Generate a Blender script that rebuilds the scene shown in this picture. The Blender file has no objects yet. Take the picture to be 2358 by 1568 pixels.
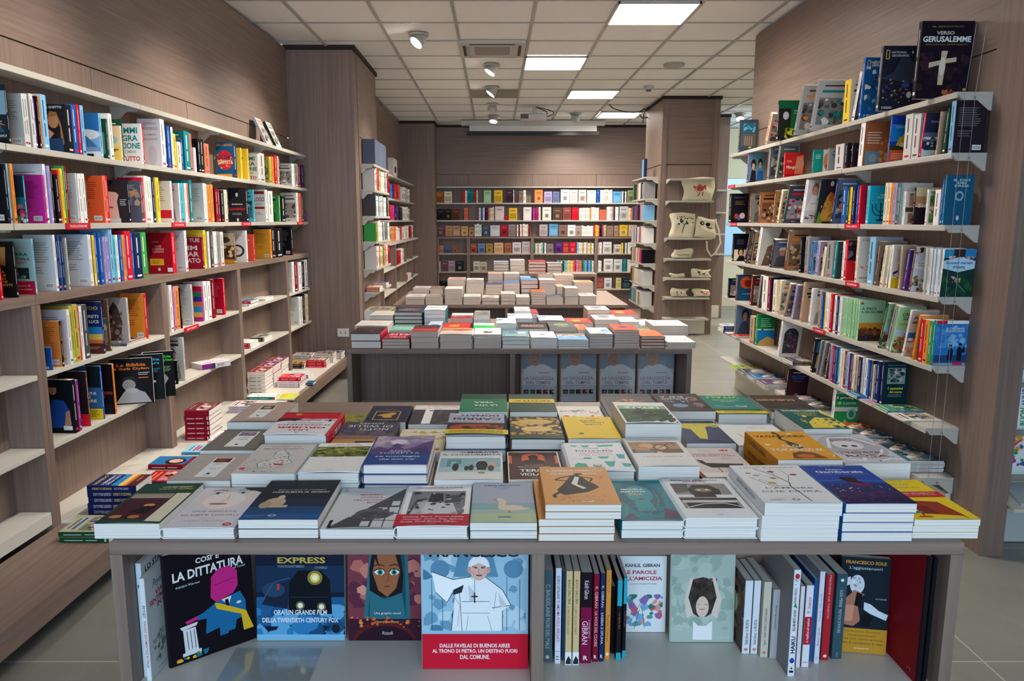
import bpy, bmesh, math, random
from mathutils import Vector, Matrix
rnd = random.Random(7)
SC = bpy.context.scene
COL = SC.collection
PI = math.pi
# ---------------------------------------------------------------- camera, sky, light, exposure
EYE = 1.5
FPX, PCX, PCY = 1712.0, 1141.0, 784.0
PITCH = math.atan(277/FPX)
SP, CP = math.sin(PITCH), math.cos(PITCH)
cd = bpy.data.cameras.new('camera'); cam = bpy.data.objects.new('camera', cd); COL.objects.link(cam)
cd.sensor_width = 36; cd.sensor_fit = 'HORIZONTAL'; cd.lens = FPX/2358*36
cd.shift_x = (1179-PCX)/2358; cd.clip_start = .05
cam.location = (0, 0, EYE); cam.rotation_euler = (PI/2-PITCH, 0, 0)
SC.camera = cam
SC.view_settings.view_transform = 'Standard'; SC.view_settings.look = 'None'
SC.view_settings.gamma = 1; SC.view_settings.use_curve_mapping = False
SC.view_settings.exposure = 0.35
w = bpy.data.worlds.new('sky'); SC.world = w; w.use_nodes = True
wb = w.node_tree.nodes['Background']; wb.inputs[0].default_value = (.60, .79, 1, 1); wb.inputs[1].default_value = 5.2
def lamp(kind, name, loc, energy, color, **k):
    l = bpy.data.lights.new(name, kind); l.energy = energy; l.color = color
    for a, v in k.items(): setattr(l, a, v)
    o = bpy.data.objects.new(name, l); COL.objects.link(o); o.location = loc
    return o
PANEL_W, SPOT_W = 60.0, 115.0
WARM = (1, .89, .79)
# the sky seen through the shop window is sampled through a portal in the window opening
po = lamp('AREA', 'window_portal', (0, -2.98, 1.55), 1, (1, 1, 1), shape='RECTANGLE', size=3.9, size_y=2.6)
po.rotation_euler = (PI/2, 0, 0); po.data.cycles.is_portal = True

# ---------------------------------------------------------------- turning photo measurements into metres
def Y_on(px, a, b, z):            # where the line x = a + b*y at height z is met
    k = px-PCX
    return (FPX*a + k*(z-EYE)*SP)/(k*CP - FPX*b)
def Z_at(py, y):
    v = (py-PCY)/FPX
    return EYE + y*(-SP-CP*v)/(CP-SP*v)
def X_at(px, y, z):
    return (px-PCX)/FPX*(y*CP-(z-EYE)*SP)

# ---------------------------------------------------------------- colours and materials
def lin(h):
    c = [int(h[i:i+2], 16)/255 for i in (0, 2, 4)]
    return tuple(x/12.92 if x <= .04045 else ((x+.055)/1.055)**2.4 for x in c)
NAMED = dict(w='e9e9e6 white', l='c9c9c6 light_grey', g='8e8f90 grey', d='4a4a4e dark_grey', k='17171c black', r='cf1a2e red', c='7e1423 dark_red',
    o='e8893a orange', y='eec83a yellow', b='1f56a6 blue', n='1b2550 navy', s='7fb6dc pale_blue', t='1d7f86 teal', e='3f9a4c green', v='1c4a35 dark_green',
    p='5b3585 purple', m='c9309a magenta', i='a49bd0 lilac', u='6b4a36 brown', a='b89f84 tan', h='e4d9bd cream', x='e6a6a0 pink', q='e8705a coral', z='9fd0a0 pale_green', f='b8b04a olive', j='4fb5c9 turquoise')
NAMES = {k: v.split()[1].replace('_', ' ') for k, v in NAMED.items()}
HEX = {k: v.split()[0] for k, v in NAMED.items()}
MATS = {}
def new_mat(name):
    m = bpy.data.materials.new(name); m.use_nodes = True
    return m, m.node_tree, m.node_tree.nodes['Principled BSDF']
def M(c, rough=.38, kind='paper'):
    h = HEX.get(c, c); key = (h, rough, kind)
    if key in MATS: return MATS[key]
    m, nt, b = new_mat(kind+'_'+h)
    b.inputs['Base Color'].default_value = lin(h)+(1,)
    b.inputs['Roughness'].default_value = rough
    if kind == 'paper': b.inputs['Roughness'].default_value = rough+.15; b.inputs['Specular IOR Level'].default_value = .07
    if kind == 'metal': b.inputs['Metallic'].default_value = .9
    if kind == 'jacket':
        b.inputs['Coat Weight'].default_value = .5; b.inputs['Coat Roughness'].default_value = .15
    MATS[key] = m; return m
def tex_mat(name, cols, scale, stretch, rough, detail=6, bump=0.0, wave=None):
    m, nt, b = new_mat(name); N, L = nt.nodes, nt.links
    tc = N.new('ShaderNodeTexCoord'); mp = N.new('ShaderNodeMapping'); mp.inputs['Scale'].default_value = stretch
    L.new(tc.outputs['Object'], mp.inputs[0])
    no = N.new('ShaderNodeTexNoise'); no.inputs['Scale'].default_value = scale; no.inputs['Detail'].default_value = detail; no.inputs['Roughness'].default_value = .62
    L.new(mp.outputs[0], no.inputs['Vector'])
    cr = N.new('ShaderNodeValToRGB'); e = cr.color_ramp
    e.elements[0].position = .22; e.elements[0].color = lin(cols[0])+(1,)
    e.elements[1].position = .78; e.elements[1].color = lin(cols[-1])+(1,)
    if len(cols) == 3:
        x = e.elements.new(.5); x.color = lin(cols[1])+(1,)
    L.new(no.outputs['Fac'], cr.inputs[0]); L.new(cr.outputs[0], b.inputs['Base Color'])
    b.inputs['Roughness'].default_value = rough
    if bump:
        bp = N.new('ShaderNodeBump'); bp.inputs['Strength'].default_value = bump; bp.inputs['Distance'].default_value = .002
        L.new(no.outputs['Fac'], bp.inputs['Height']); L.new(bp.outputs[0], b.inputs['Normal'])
    return m
WC = ('6c594e', '7f6b60', '8f7d71')
WOODX = tex_mat('wood_grain_x', WC, 1, (1.3, 60, 60), .48, bump=.12)
WOODY = tex_mat('wood_grain_y', WC, 1, (60, 1.3, 60), .48, bump=.12)
WOODZ = tex_mat('wood_grain_z', WC, 1, (60, 60, 1.3), .48, bump=.12)
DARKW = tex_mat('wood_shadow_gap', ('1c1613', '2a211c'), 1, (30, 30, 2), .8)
WHITE = M('b9b6ad', .35, 'metalwork'); CREAM = tex_mat('cream_lacquer', ('d9d4c2', 'dfdaca'), 3, (1, 1, 1), .35)
SHELFW = M('cfcbc2', .3, 'laminate')
STEEL = M('b8bcc0', .25, 'metal')
def floor_mat():
    m, nt, b = new_mat('floor_tiles'); N, L = nt.nodes, nt.links
    tc = N.new('ShaderNodeTexCoord'); mp = N.new('ShaderNodeMapping'); mp.inputs['Location'].default_value = (.12, .35, 0)
    L.new(tc.outputs['Object'], mp.inputs[0])
    br = N.new('ShaderNodeTexBrick'); br.offset = 0; br.inputs['Scale'].default_value = 1
    br.inputs['Brick Width'].default_value = .9; br.inputs['Row Height'].default_value = .9
    br.inputs['Mortar Size'].default_value = .0035; br.inputs['Mortar Smooth'].default_value = .2
    no = N.new('ShaderNodeTexNoise'); no.inputs['Scale'].default_value = 2.2; no.inputs['Detail'].default_value = 8; no.inputs['Roughness'].default_value = .7
    cr = N.new('ShaderNodeValToRGB'); cr.color_ramp.elements[0].position = .25; cr.color_ramp.elements[1].position = .75
    cr.color_ramp.elements[0].color = lin('77776f')+(1,); cr.color_ramp.elements[1].color = lin('929188')+(1,)
    L.new(tc.outputs['Object'], no.inputs['Vector']); L.new(no.outputs['Fac'], cr.inputs[0])
    L.new(mp.outputs[0], br.inputs['Vector']); L.new(cr.outputs[0], br.inputs['Color1']); L.new(cr.outputs[0], br.inputs['Color2'])
    br.inputs['Mortar'].default_value = lin('b9b8b0')+(1,)
    L.new(br.outputs['Color'], b.inputs['Base Color']); b.inputs['Roughness'].default_value = .33
    return m
FLOOR = floor_mat()
CEIL = tex_mat('ceiling_mineral_tile', ('e6e3dd', 'efece7', 'f2f0ec'), 260, (1, 1, 1), .9, detail=2, bump=.2)
TBAR = M('a7a39c', .4, 'lacquer')
def pages_mat(name, c0, c1, scale=900):
    m, nt, b = new_mat(name); N, L = nt.nodes, nt.links
    tc = N.new('ShaderNodeTexCoord'); mp = N.new('ShaderNodeMapping'); mp.inputs['Scale'].default_value = (1.5, 1.5, scale)
    no = N.new('ShaderNodeTexNoise'); no.inputs['Scale'].default_value = 1; no.inputs['Detail'].default_value = 3
    cr = N.new('ShaderNodeValToRGB'); cr.color_ramp.elements[0].position = .35; cr.color_ramp.elements[1].position = .62
    cr.color_ramp.elements[0].color = lin(c0)+(1,); cr.color_ramp.elements[1].color = lin(c1)+(1,)
    L.new(tc.outputs['Object'], mp.inputs[0]); L.new(mp.outputs[0], no.inputs['Vector']); L.new(no.outputs['Fac'], cr.inputs[0])
    L.new(cr.outputs[0], b.inputs['Base Color']); b.inputs['Roughness'].default_value = .8
    return m
PAGES = pages_mat('page_edges', 'cfcbc4', 'ece9e3')
PAGESW = pages_mat('page_edges_warm', 'b8a698', 'd6c8bc')
PAGESC = pages_mat('page_edges_cream', 'c4b99f', 'ded5bf')
def emit(name, c, s):
    m = bpy.data.materials.new(name); m.use_nodes = True; nt = m.node_tree; nt.nodes.clear()
    e = nt.nodes.new('ShaderNodeEmission'); o = nt.nodes.new('ShaderNodeOutputMaterial')
    e.inputs[0].default_value = c+(1,); e.inputs[1].default_value = s; nt.links.new(e.outputs[0], o.inputs[0]); return m
PANEL = emit('led_panel', WARM, PANEL_W)
def beam(m, s, p):                                               # microprism panels throw most of their light straight down
    nt = m.node_tree; N, L = nt.nodes, nt.links; g = N.new('ShaderNodeNewGeometry'); d = N.new('ShaderNodeVectorMath'); d.operation = 'DOT_PRODUCT'
    a = N.new('ShaderNodeMath'); a.operation = 'ABSOLUTE'; q = N.new('ShaderNodeMath'); q.operation = 'POWER'; q.inputs[1].default_value = p; k = N.new('ShaderNodeMath'); k.operation = 'MULTIPLY'; k.inputs[1].default_value = s
    L.new(g.outputs['Incoming'], d.inputs[0]); L.new(g.outputs['Normal'], d.inputs[1]); L.new(d.outputs['Value'], a.inputs[0]); L.new(a.outputs[0], q.inputs[0]); L.new(q.outputs[0], k.inputs[0])
    L.new(k.outputs[0], [n for n in N if n.type == 'EMISSION'][0].inputs[1])
beam(PANEL, PANEL_W, 1.1)
LENS = emit('spot_lens', (1, .95, .88), 18)
def clear_mat(name, c, gloss=.12, rough=.05):
    m = bpy.data.materials.new(name); m.use_nodes = True; nt = m.node_tree; nt.nodes.clear(); N, L = nt.nodes, nt.links
    t = N.new('ShaderNodeBsdfTransparent'); t.inputs[0].default_value = c+(1,)
    g = N.new('ShaderNodeBsdfGlossy'); g.inputs['Roughness'].default_value = rough
    x = N.new('ShaderNodeMixShader'); x.inputs[0].default_value = gloss; o = N.new('ShaderNodeOutputMaterial')
    L.new(t.outputs[0], x.inputs[1]); L.new(g.outputs[0], x.inputs[2]); L.new(x.outputs[0], o.inputs[0]); return m
GLASS = clear_mat('clear_glass', (.95, .97, .98)); FILM = clear_mat('plastic_film', (.97, .97, .97), .22, .12)

# ---------------------------------------------------------------- mesh helpers
class MB:
    def __init__(s): s.v = []; s.f = []; s.m = []; s.mats = []
    def mi(s, m):
        if m not in s.mats: s.mats.append(m)
        return s.mats.index(m)
    def add(s, vs, fs, m, T=None):
        o = len(s.v); k = s.mi(m)
        s.v += [tuple(T @ Vector(p)) if T else tuple(p) for p in vs]
        s.f += [tuple(i+o for i in f) for f in fs]; s.m += [k]*len(fs)
        return s
    def box(s, x0, x1, y0, y1, z0, z1, m, T=None, mats=None):
        vs = [(x, y, z) for x in (x0, x1) for y in (y0, y1) for z in (z0, z1)]
        fs = [(0, 1, 3, 2), (4, 6, 7, 5), (0, 4, 5, 1), (2, 3, 7, 6), (0, 2, 6, 4), (1, 5, 7, 3)]
        return s.add(vs, fs, m, T)
    def prism(s, pts, a, b, m, ax='y', T=None):      # pts: 2-d outline, extruded along ax from a to b
        f = {'y': lambda p, t: (p[0], t, p[1]), 'x': lambda p, t: (t, p[0], p[1]), 'z': lambda p, t: (p[0], p[1], t)}[ax]
        n = len(pts); vs = [f(p, a) for p in pts]+[f(p, b) for p in pts]
        fs = [tuple(range(n))[::-1], tuple(range(n, 2*n))]+[(i, (i+1) % n, n+(i+1) % n, n+i) for i in range(n)]
        return s.add(vs, fs, m, T)
    def cyl(s, p, q, r, m, n=12, r2=None, T=None):
        p, q = Vector(p), Vector(q); d = (q-p).normalized(); u = d.orthogonal().normalized(); w_ = d.cross(u); r2 = r if r2 is None else r2
        vs = [p+(u*math.cos(t)+w_*math.sin(t))*r for t in [2*PI*i/n for i in range(n)]]+[q+(u*math.cos(t)+w_*math.sin(t))*r2 for t in [2*PI*i/n for i in range(n)]]
        fs = [tuple(range(n))[::-1], tuple(range(n, 2*n))]+[(i, (i+1) % n, n+(i+1) % n, n+i) for i in range(n)]
        return s.add(vs, fs, m, T)
    def tube(s, pts, r, m, n=6):
        pts = [Vector(p) for p in pts]; vs = []; fs = []
        for i, p in enumerate(pts):
            d = (pts[min(i+1, len(pts)-1)]-pts[max(i-1, 0)]).normalized()
            u = d.cross(Vector((.13, .31, .94))).normalized(); w_ = d.cross(u)
            vs += [p+(u*math.cos(2*PI*k/n)+w_*math.sin(2*PI*k/n))*r for k in range(n)]
        for i in range(len(pts)-1):
            fs += [(i*n+k, i*n+(k+1) % n, (i+1)*n+(k+1) % n, (i+1)*n+k) for k in range(n)]
        fs += [tuple(range(n))[::-1], tuple((len(pts)-1)*n+k for k in range(n))]
        return s.add(vs, fs, m)
    def obj(s, name, parent=None, loc=None, smooth=False, bevel=0):
        me = bpy.data.meshes.new(name); me.from_pydata([tuple(p) for p in s.v], [], s.f)
        for m in s.mats: me.materials.append(m)
        me.polygons.foreach_set('material_index', s.m)
        if smooth: me.polygons.foreach_set('use_smooth', [True]*len(me.polygons))
        me.update()
        o = bpy.data.objects.new(name, me); COL.objects.link(o)
        if loc: o.location = loc
        if parent: o.parent = parent
        if bevel:
            b = o.modifiers.new('edge', 'BEVEL'); b.width = bevel; b.segments = 2; b.limit_method = 'ANGLE'
        return o
def tag(o, label, cat, group=None):
    o['label'] = label; o['category'] = cat
    if group: o['group'] = group
    return o
def struct(o): o['kind'] = 'structure'; return o
def root(name, loc, label, cat, group=None, rz=0):
    o = bpy.data.objects.new(name, None); COL.objects.link(o); o.location = loc; o.rotation_euler = (0, 0, rz); o.empty_display_size = .05
    return tag(o, label, cat, group)
def box(name, x0, x1, y0, y1, z0, z1, m, parent=None, bevel=0):
    return MB().box(x0, x1, y0, y1, z0, z1, m).obj(name, parent, bevel=bevel)

# ---------------------------------------------------------------- the room
CZ = 3.045
LA, LB = -1.894-6.97*.031, .031                 # left wall plane  x = LA + LB*y
FA, FB = -1.74-7.05*.031, .031                  # front edge of its shelves
lw = lambda y: LA+LB*y
lf = lambda y: FA+FB*y
RW, RF = 2.20, 2.03                             # right shelf wall and the front edge of its shelves
struct(box('floor', -2.6, 6.2, -3.2, 13.6, -.1, 0, FLOOR))
struct(box('ceiling', -2.6, 6.2, -3.2, 13.6, CZ+.012, CZ+.1, CEIL))
g = MB()
for i in range(-4, 10): g.box(.288+.604*i-.012, .288+.604*i+.012, -3.2, 13.6, CZ, CZ+.013, TBAR)
for j in range(-14, 13): g.box(-2.6, 6.2, 5.64+.609*j-.008, 5.64+.609*j+.008, CZ+.004, CZ+.013, TBAR)
struct(g.obj('trim_1'))
# left wall: horizontally grained upper panels over vertically grained ones, with dark joints
def lbox(name, y0, y1, dx0, dx1, z0, z1, m, st=True, parent=None):       # a box that follows the slightly skewed left wall
    g = MB(); vs = [(lw(y)+dx, y, z) for dx in (dx0, dx1) for y in (y0, y1) for z in (z0, z1)]
    g.add(vs, [(0, 1, 3, 2), (4, 6, 7, 5), (0, 4, 5, 1), (2, 3, 7, 6), (0, 2, 6, 4), (1, 5, 7, 3)], m)
    o = g.obj(name, parent)
    return struct(o) if st else o
lbox('wall_left', -3.2, 7.03, -.5, -.02, 0, CZ-.015, DARKW)
lbox('wall_left_upper', -3.2, 7.03, -.02, 0, 2.245, CZ-.015, WOODY)
for i in range(10):
    y0, y1 = 7.03-1.07*(i+1), 7.03-1.07*i
    if y1 < -3: break
    lbox('wall_left_panel', y0+.003, y1-.003, -.02, 0, .0, 2.238, WOODZ)
# wood-clad column beside it, the wall and column behind
struct(box('wall_left_column', -1.9, -1.29, 7.03, 8.3, 0, CZ-.03, WOODZ))
struct(MB().box(-1.5, -1.284, 7.2, 8.28, 0, 2.27, WOODZ).box(-1.5, -1.284, 7.2, 8.28, 2.28, CZ-.03, WOODY).obj('wall_left_cladding'))
struct(box('trim_2', -1.92, -1.27, 7.02, 8.32, CZ-.03, CZ+.01, DARKW))
struct(MB().box(-2.1, -1.53, 8.3, 12.2, 0, 2.27, WOODZ).box(-2.1, -1.53, 8.3, 12.2, 2.28, CZ-.02, WOODY).obj('wall_left_rear'))
struct(box('wall_left_pier', -1.6, -.98, 12.2, 13.0, 0, CZ-.03, WOODZ))
struct(box('trim_3', -1.62, -.96, 12.19, 12.7, CZ-.03, CZ+.01, DARKW))
g = MB().box(-1.1, 2.6, 12.7, 13.2, 2.255, CZ-.015, WOODX)
for x0, x1 in [(-1.1, -.46), (-.455, .612), (.617, 1.685), (1.69, 2.6)]: g.box(x0, x1, 12.7, 13.2, 0, 2.25, WOODZ)
struct(g.obj('wall_back'))
struct(box('trim_4', -1.1, 2.6, 12.69, 12.71, CZ-.03, CZ+.005, DARKW))
# column between the aisles
struct(MB().box(2.13, 2.86, 9.8, 10.85, 0, 2.20, WOODZ).box(2.13, 2.86, 9.8, 10.85, 2.21, CZ-.03, WOODX).obj('wall_right_column'))
struct(MB().box(2.13, 2.19, 9.79, 9.81, 0, CZ-.03, WOODZ).box(2.78, 2.86, 9.79, 9.81, 0, CZ-.03, WOODZ).obj('trim_5'))
struct(box('trim_6', 2.12, 2.88, 9.79, 10.9, CZ-.03, CZ+.01, DARKW))
struct(box('wall_right_rear_column', 2.86, 3.50, 11.45, 12.0, 0, CZ-.03, WOODZ))
struct(box('trim_7', 2.86, 3.51, 11.44, 12.0, CZ-.03, CZ+.01, DARKW))
struct(box('wall_back_annexe', 2.6, 6.2, 13.1, 13.3, 0, CZ, tex_mat('cream_wall', ('cbbf9e', 'd3c8a8'), 4, (1, 1, 1), .8)))
struct(box('wall_right_annexe', 5.6, 5.8, 6.6, 13.2, 0, CZ, CREAM))
struct(box('wall_right_annexe_side', 2.35, 5.7, 6.4, 6.6, 0, CZ, CREAM))
# right shelf wall
g = MB().box(RW, RW+.15, 3.3, 6.61, 2.245, CZ-.01, WOODY)
for y0, y1 in [(3.3, 4.47), (4.475, 5.54), (5.545, 6.61)]: g.box(RW, RW+.15, y0, y1, 0, 2.238, WOODZ)
struct(g.obj('wall_right'))
struct(MB().box(RW-.03, RW+.02, 3.42, 6.6, .004, .2, CREAM).obj('baseboard_right'))
struct(box('wall_right_post', RW-.01, RW+.095, 3.17, 3.41, 0, CZ-.005, WOODZ))
struct(box('wall_right_return', RW+.06, 6.2, 3.38, 3.5, 0, CZ, WOODZ))
struct(box('baseboard_right_return', RW+.1, 3.6, 3.31, 3.39, .004, .17, M('b9c0c0', .4, 'laminate')))
# shop front behind the photographer: wall with a wide window
g = MB().box(-2.6, -2.0, -3.1, -2.95, 0, CZ, CREAM).box(2.0, 6.2, -3.1, -2.95, 0, CZ, CREAM).box(-2.0, 2.0, -3.1, -2.95, 2.9, CZ, CREAM).box(-2.0, 2.0, -3.1, -2.95, 0, .2, CREAM)
struct(g.obj('wall_front'))
g = MB()
for x in (-2, -.68, .64, 1.96): g.box(x, x+.05, -3.06, -3.0, .2, 2.9, STEEL)
g.box(-2, 2, -3.06, -3.0, .2, .25, STEEL).box(-2, 2, -3.06, -3.0, 2.85, 2.9, STEEL)
struct(g.obj('window_1')); 
struct(box('wall_right_front', 6.05, 6.2, -3.1, 3.4, 0, CZ, CREAM))
# daylit doorway glimpsed in the annexe
d = struct(MB().box(3.88, 4.3, 13.06, 13.1, 2.02, 2.2, M('cfe3ef', .4, 'glazed')).box(3.84, 4.3, 13.06, 13.1, .9, 1.5, M('9fc8e8', .4, 'glazed')).obj('window_2'))
lamp('AREA', 'annexe_daylight', (5.0, 11.0, 1.8), 40, (.55, .8, 1), shape='RECTANGLE', size=1.2, size_y=1.8).rotation_euler = (PI/2, 0, PI*.1)

# ---------------------------------------------------------------- ceiling fittings
GP = 'LED ceiling panels'
def panel(x, y, lab):
    t = root('ceiling_light', (x, y, CZ), lab, 'ceiling light', GP)
    MB().box(-.285, .285, -.285, .285, -.012, -.006, PANEL).obj('diffuser', t)
    g = MB()
    for a in (0, 1, 2, 3): g.box(-.3, .3, -.3, -.285, -.014, .004, WHITE, Matrix.Rotation(a*PI/2, 4, 'Z'))
    g.obj('frame', t)
for x, y, lab in [(1.18, 5.94, 'square lit LED ceiling panel closest to the front display table'), (.585, 7.74, 'square lit LED ceiling panel beside the air-conditioning cassette'),
        (1.2, 9.59, 'square lit LED ceiling panel between the projector and the smoke detector'), (1.825, 11.41, 'square lit LED ceiling panel nearest the rear wall, by the coiled cable'),
        (.585, 4.1, 'square lit LED ceiling panel above the second display table'), (4.2, 9.6, 'square lit LED ceiling panel over the side annexe')]:
    panel(x, y, lab)
GS = 'tilting ceiling spotlights'
def spot(x, y, aim, on, lab, e=1.0):
    t = root('ceiling_spotlight', (x, y, CZ), lab, 'spotlight', GS)
    MB().cyl((0, 0, .003), (0, 0, -.012), .085, WHITE, 24).obj('mounting_ring', t)
    d = (Vector(aim)-Vector((x, y, CZ-.06))).normalized(); c = Vector((0, 0, -.045))
    h = MB().cyl(c-d*.05, c+d*.035, .045, WHITE, 24, .066); h.cyl(c+d*.034, c+d*.037, .055, LENS if on else M('9a9a98', .3, 'lens'), 24)
    h.obj('lamp_head', t)
    if on:
        q = MB().cyl((-.06, 0, 0), (-.06, 0, -.03), .01, WHITE, 8).obj('hinge_pin', t)
        l = lamp('SPOT', 'spot_beam', (x, y, CZ-.05)+Vector() if False else Vector((x, y, CZ-.045))+d*.05, SPOT_W*e, (1, .9, .78), spot_size=math.radians(74), spot_blend=.85, shadow_soft_size=.035)
        l.rotation_euler = d.to_track_quat('-Z', 'Y').to_euler()
spot(-.65, 6.6, (-1.7, 5.9, 1.6), True, 'lit tilting white ceiling spotlight by itself near the long wall bookcase', 1.3)
spot(-.04, 7.85, (-1.1, 7.6, 1.4), True, 'lit tilting white ceiling spotlight just behind the air-conditioning cassette')
spot(-.04, 9.15, (-1.3, 9.0, 1.4), True, 'lit tilting white ceiling spotlight in front of the dark ceiling tile')
spot(-.04, 10.42, (-.3, 12.6, 1.6), False, 'unlit cone-shaped ceiling spotlight behind the dark ceiling tile')
spot(-.03, 11.6, (-.25, 11.0, 1.2), True, 'lit ceiling spotlight above the projection screen housing', .5)
spot(1.18, 11.33, (1.15, 12.7, 1.75), True, 'cone-shaped ceiling spotlight turned towards the rear wall, beside the projector', .8)
spot(3.6, 11.33, (3.4, 10.4, 1.2), True, 'lit ceiling spotlight over the annexe behind the puzzle boxes', .8)
# further spots of the same rows, above and behind the photographer's view
for x, y, ax, ay, e, wh in [(-.65, 4.8, -1.85, 4.7, 1.2, 'above the middle bays'), (-.65, 3.0, -1.9, 3.3, .9, 'above the fourth bay')]:
    spot(x, y, (ax, ay, 1.5), True, 'lit tilting ceiling spotlight aimed at the long wall bookcase, '+wh, e)
t = root('air_conditioner', (-.03, 7.12, CZ), 'square white ceiling air-conditioning cassette with grey centre grille', 'air conditioner')
MB().box(-.3, .3, -.3, .3, -.02, .01, WHITE).obj('casing', t, bevel=.006)
MB().box(-.16, .16, -.16, .16, -.024, -.019, M('8f867e', .8, 'grille')).obj('intake_grille', t)
g = MB()
for a in range(4): g.box(-.2, .2, -.262, -.235, -.023, -.018, M('37332f', .6, 'slot'), Matrix.Rotation(a*PI/2, 4, 'Z'))
g.obj('air_slot', t)
g = MB()
for a in range(4): g.box(-.21, .21, -.225, -.2, -.030, -.018, WHITE, Matrix.Rotation(a*PI/2, 4, 'Z'))
g.obj('louvre', t)
tag(box('ventilation_grille', -.3, .27, 9.31, 9.88, CZ-.004, CZ+.012, M('8a847a', .8, 'grille')), 'darker grey square ventilation tile in the ceiling grid', 'vent')
tag(MB().cyl((1.8, 7.85, CZ-.012), (1.8, 7.85, CZ+.01), .105, M('a9a79f', .7, 'grille'), 32).obj('ceiling_speaker'), 'round flat grey loudspeaker set in the ceiling', 'speaker')
t = root('smoke_detector', (1.8, 9.1, CZ), 'small round white smoke detector on the ceiling', 'smoke detector')
MB().cyl((0, 0, .012), (0, 0, -.03), .06, WHITE, 24, .055).obj('housing', t); MB().cyl((0, 0, -.03), (0, 0, -.05), .035, M('6b6965', .5, 'plastic'), 20, .028).obj('sensor', t)
t = root('projection_screen', (.59, 12.1, 2.9), 'rolled projection screen in a white housing with black bottom bar', 'projection screen')
MB().box(-1.13, 1.13, -.06, .06, .066, .145, WHITE).obj('housing', t, bevel=.008)
MB().box(-1.0, 1.0, -.045, -.005, -.02, .066, M('dcdcda', .7, 'screen')).obj('screen_roll', t)
MB().box(-1.04, 1.04, -.05, .0, -.08, -.02, M('0c0d12', .5, 'screen')).obj('bottom_bar', t)
t = root('projector', (.53, 10.6, 2.9), 'small grey projector hanging from the ceiling on a short arm', 'projector')
MB().box(-.19, .17, -.13, .13, -.05, .035, M('b5b5b3', .4, 'plastic')).obj('body', t, bevel=.01)
MB().box(-.185, -.08, -.136, -.128, -.035, .022, M('4d5054', .5, 'plastic')).obj('lens_panel', t)
MB().box(-.02, .04, -.03, .03, .035, .157, M('c5c5c3', .4, 'plastic')).obj('mounting_arm', t)
MB().box(-.08, .12, -.06, .06, .035, .05, M('a8a8a6', .4, 'plastic')).obj('bracket', t)
for k in (0, 1): MB().tube([(.02+.25*math.sin(PI*i/10)*(1-.35*k), -.04+.03*k, .13-.16*i/10) for i in range(11)], .006, M('1b1b1d', .5, 'rubber')).obj('cable', t)
pts = [(1.55, 10.5, CZ+.01)]+[(1.55+.6*i/12, 10.5+.35*i/12, CZ-.02-.05*math.sin(PI*i/12)) for i in range(1, 12)]+[(2.12+.07*math.sin(a)-.03, 10.8, CZ-.07+.065*math.cos(a)) for a in [2*PI*i/14*2 for i in range(15)]]+[(2.08, 10.8, CZ-.1), (2.07, 10.8, CZ-.2)]
tag(MB().tube(pts, .007, M('141416', .5, 'rubber')).obj('ceiling_cable'), 'loose black cable looping below the ceiling beside the wood column', 'cable')
t = root('wall_socket', (-1.455, 7.03, .44), 'white twin wall socket low on the wood column', 'socket')
MB().box(-.055, .055, -.01, 0, -.04, .04, M('e2e0dc', .35, 'plastic')).obj('faceplate', t, bevel=.002)
for k in (-1, 1): MB().box(k*.022-.004, k*.022+.004, -.0125, -.0095, -.012, .012, M('77777a', .4, 'plastic')).obj('switch', t)

# ---------------------------------------------------------------- furniture
ORD = 'first second third fourth fifth sixth seventh eighth ninth tenth eleventh twelfth thirteenth fourteenth fifteenth sixteenth seventeenth eighteenth nineteenth twentieth twenty-first twenty-second twenty-third twenty-fourth twenty-fifth twenty-sixth twenty-seventh twenty-eighth twenty-ninth thirtieth thirty-first thirty-second thirty-third thirty-fourth thirty-fifth thirty-sixth thirty-seventh thirty-eighth thirty-ninth fortieth'.split()
def skew(g, y0, y1, f0, f1, z0, z1, m):        # box between x = f0(y) and x = f1(y)
    vs = [(f(y), y, z) for f in (f0, f1) for y in (y0, y1) for z in (z0, z1)]
    return g.add(vs, [(0, 1, 3, 2), (4, 6, 7, 5), (0, 4, 5, 1), (2, 3, 7, 6), (0, 2, 6, 4), (1, 5, 7, 3)], m)
def bracket(t, y, wx, fx, z, th=.012, bolt=True):
    s = 1 if fx > wx else -1; d = abs(fx-wx)
    pts = [(wx, z-.002), (fx-s*.012, z-.002), (fx-s*.03, z-.024), (wx+s*min(.085, d*.5), z-.024), (wx, z-.068)] if False else [(wx, z-.001), (wx+s*(d-.012), z-.001), (wx+s*(d-.03), z-.022), (wx+s*d*.45, z-.022), (wx+s*.02, z-.066), (wx, z-.066)]
    MB().prism(pts, y, y+th, WHITE).obj('bracket', t)
    if bolt:
        MB().cyl((wx+s*d*.52, y-.004, z-.011), (wx+s*d*.52, y+.001, z-.011), .005, STEEL, 10).obj('bolt', t)
def wall_shelf(y0, y1, wf, ff, z, label, group, bolt=True):
    """a folded sheet-metal shelf with a lip and end brackets; wf / ff give the wall's and the front edge's x at y"""
    s = 1 if ff(y0) > wf(y0) else -1
    t = root('wall_shelf', (0, 0, 0), label, 'shelf', group)
    g = MB(); skew(g, y0+.002, y1-.002, wf, lambda y: ff(y)-s*.004, z-.014, z, WHITE)
    g.obj('shelf_board', t, bevel=.0015)
    g = MB(); skew(g, y0+.0025, y1-.0025, lambda y: ff(y)-s*.008, ff, z-.026, z, WHITE); g.obj('front_lip', t, bevel=.002)
    for y in (y0+.004, y1-.016): bracket(t, y, wf(y), ff(y), z-.013, bolt=bolt and y < y0+.1)
    return t
ZL = [2.09, 1.79, 1.487, 1.20, .875, .565]
YL = [.78, 1.85, 2.92, 3.985, 5.05, 6.1, 7.02]
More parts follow.
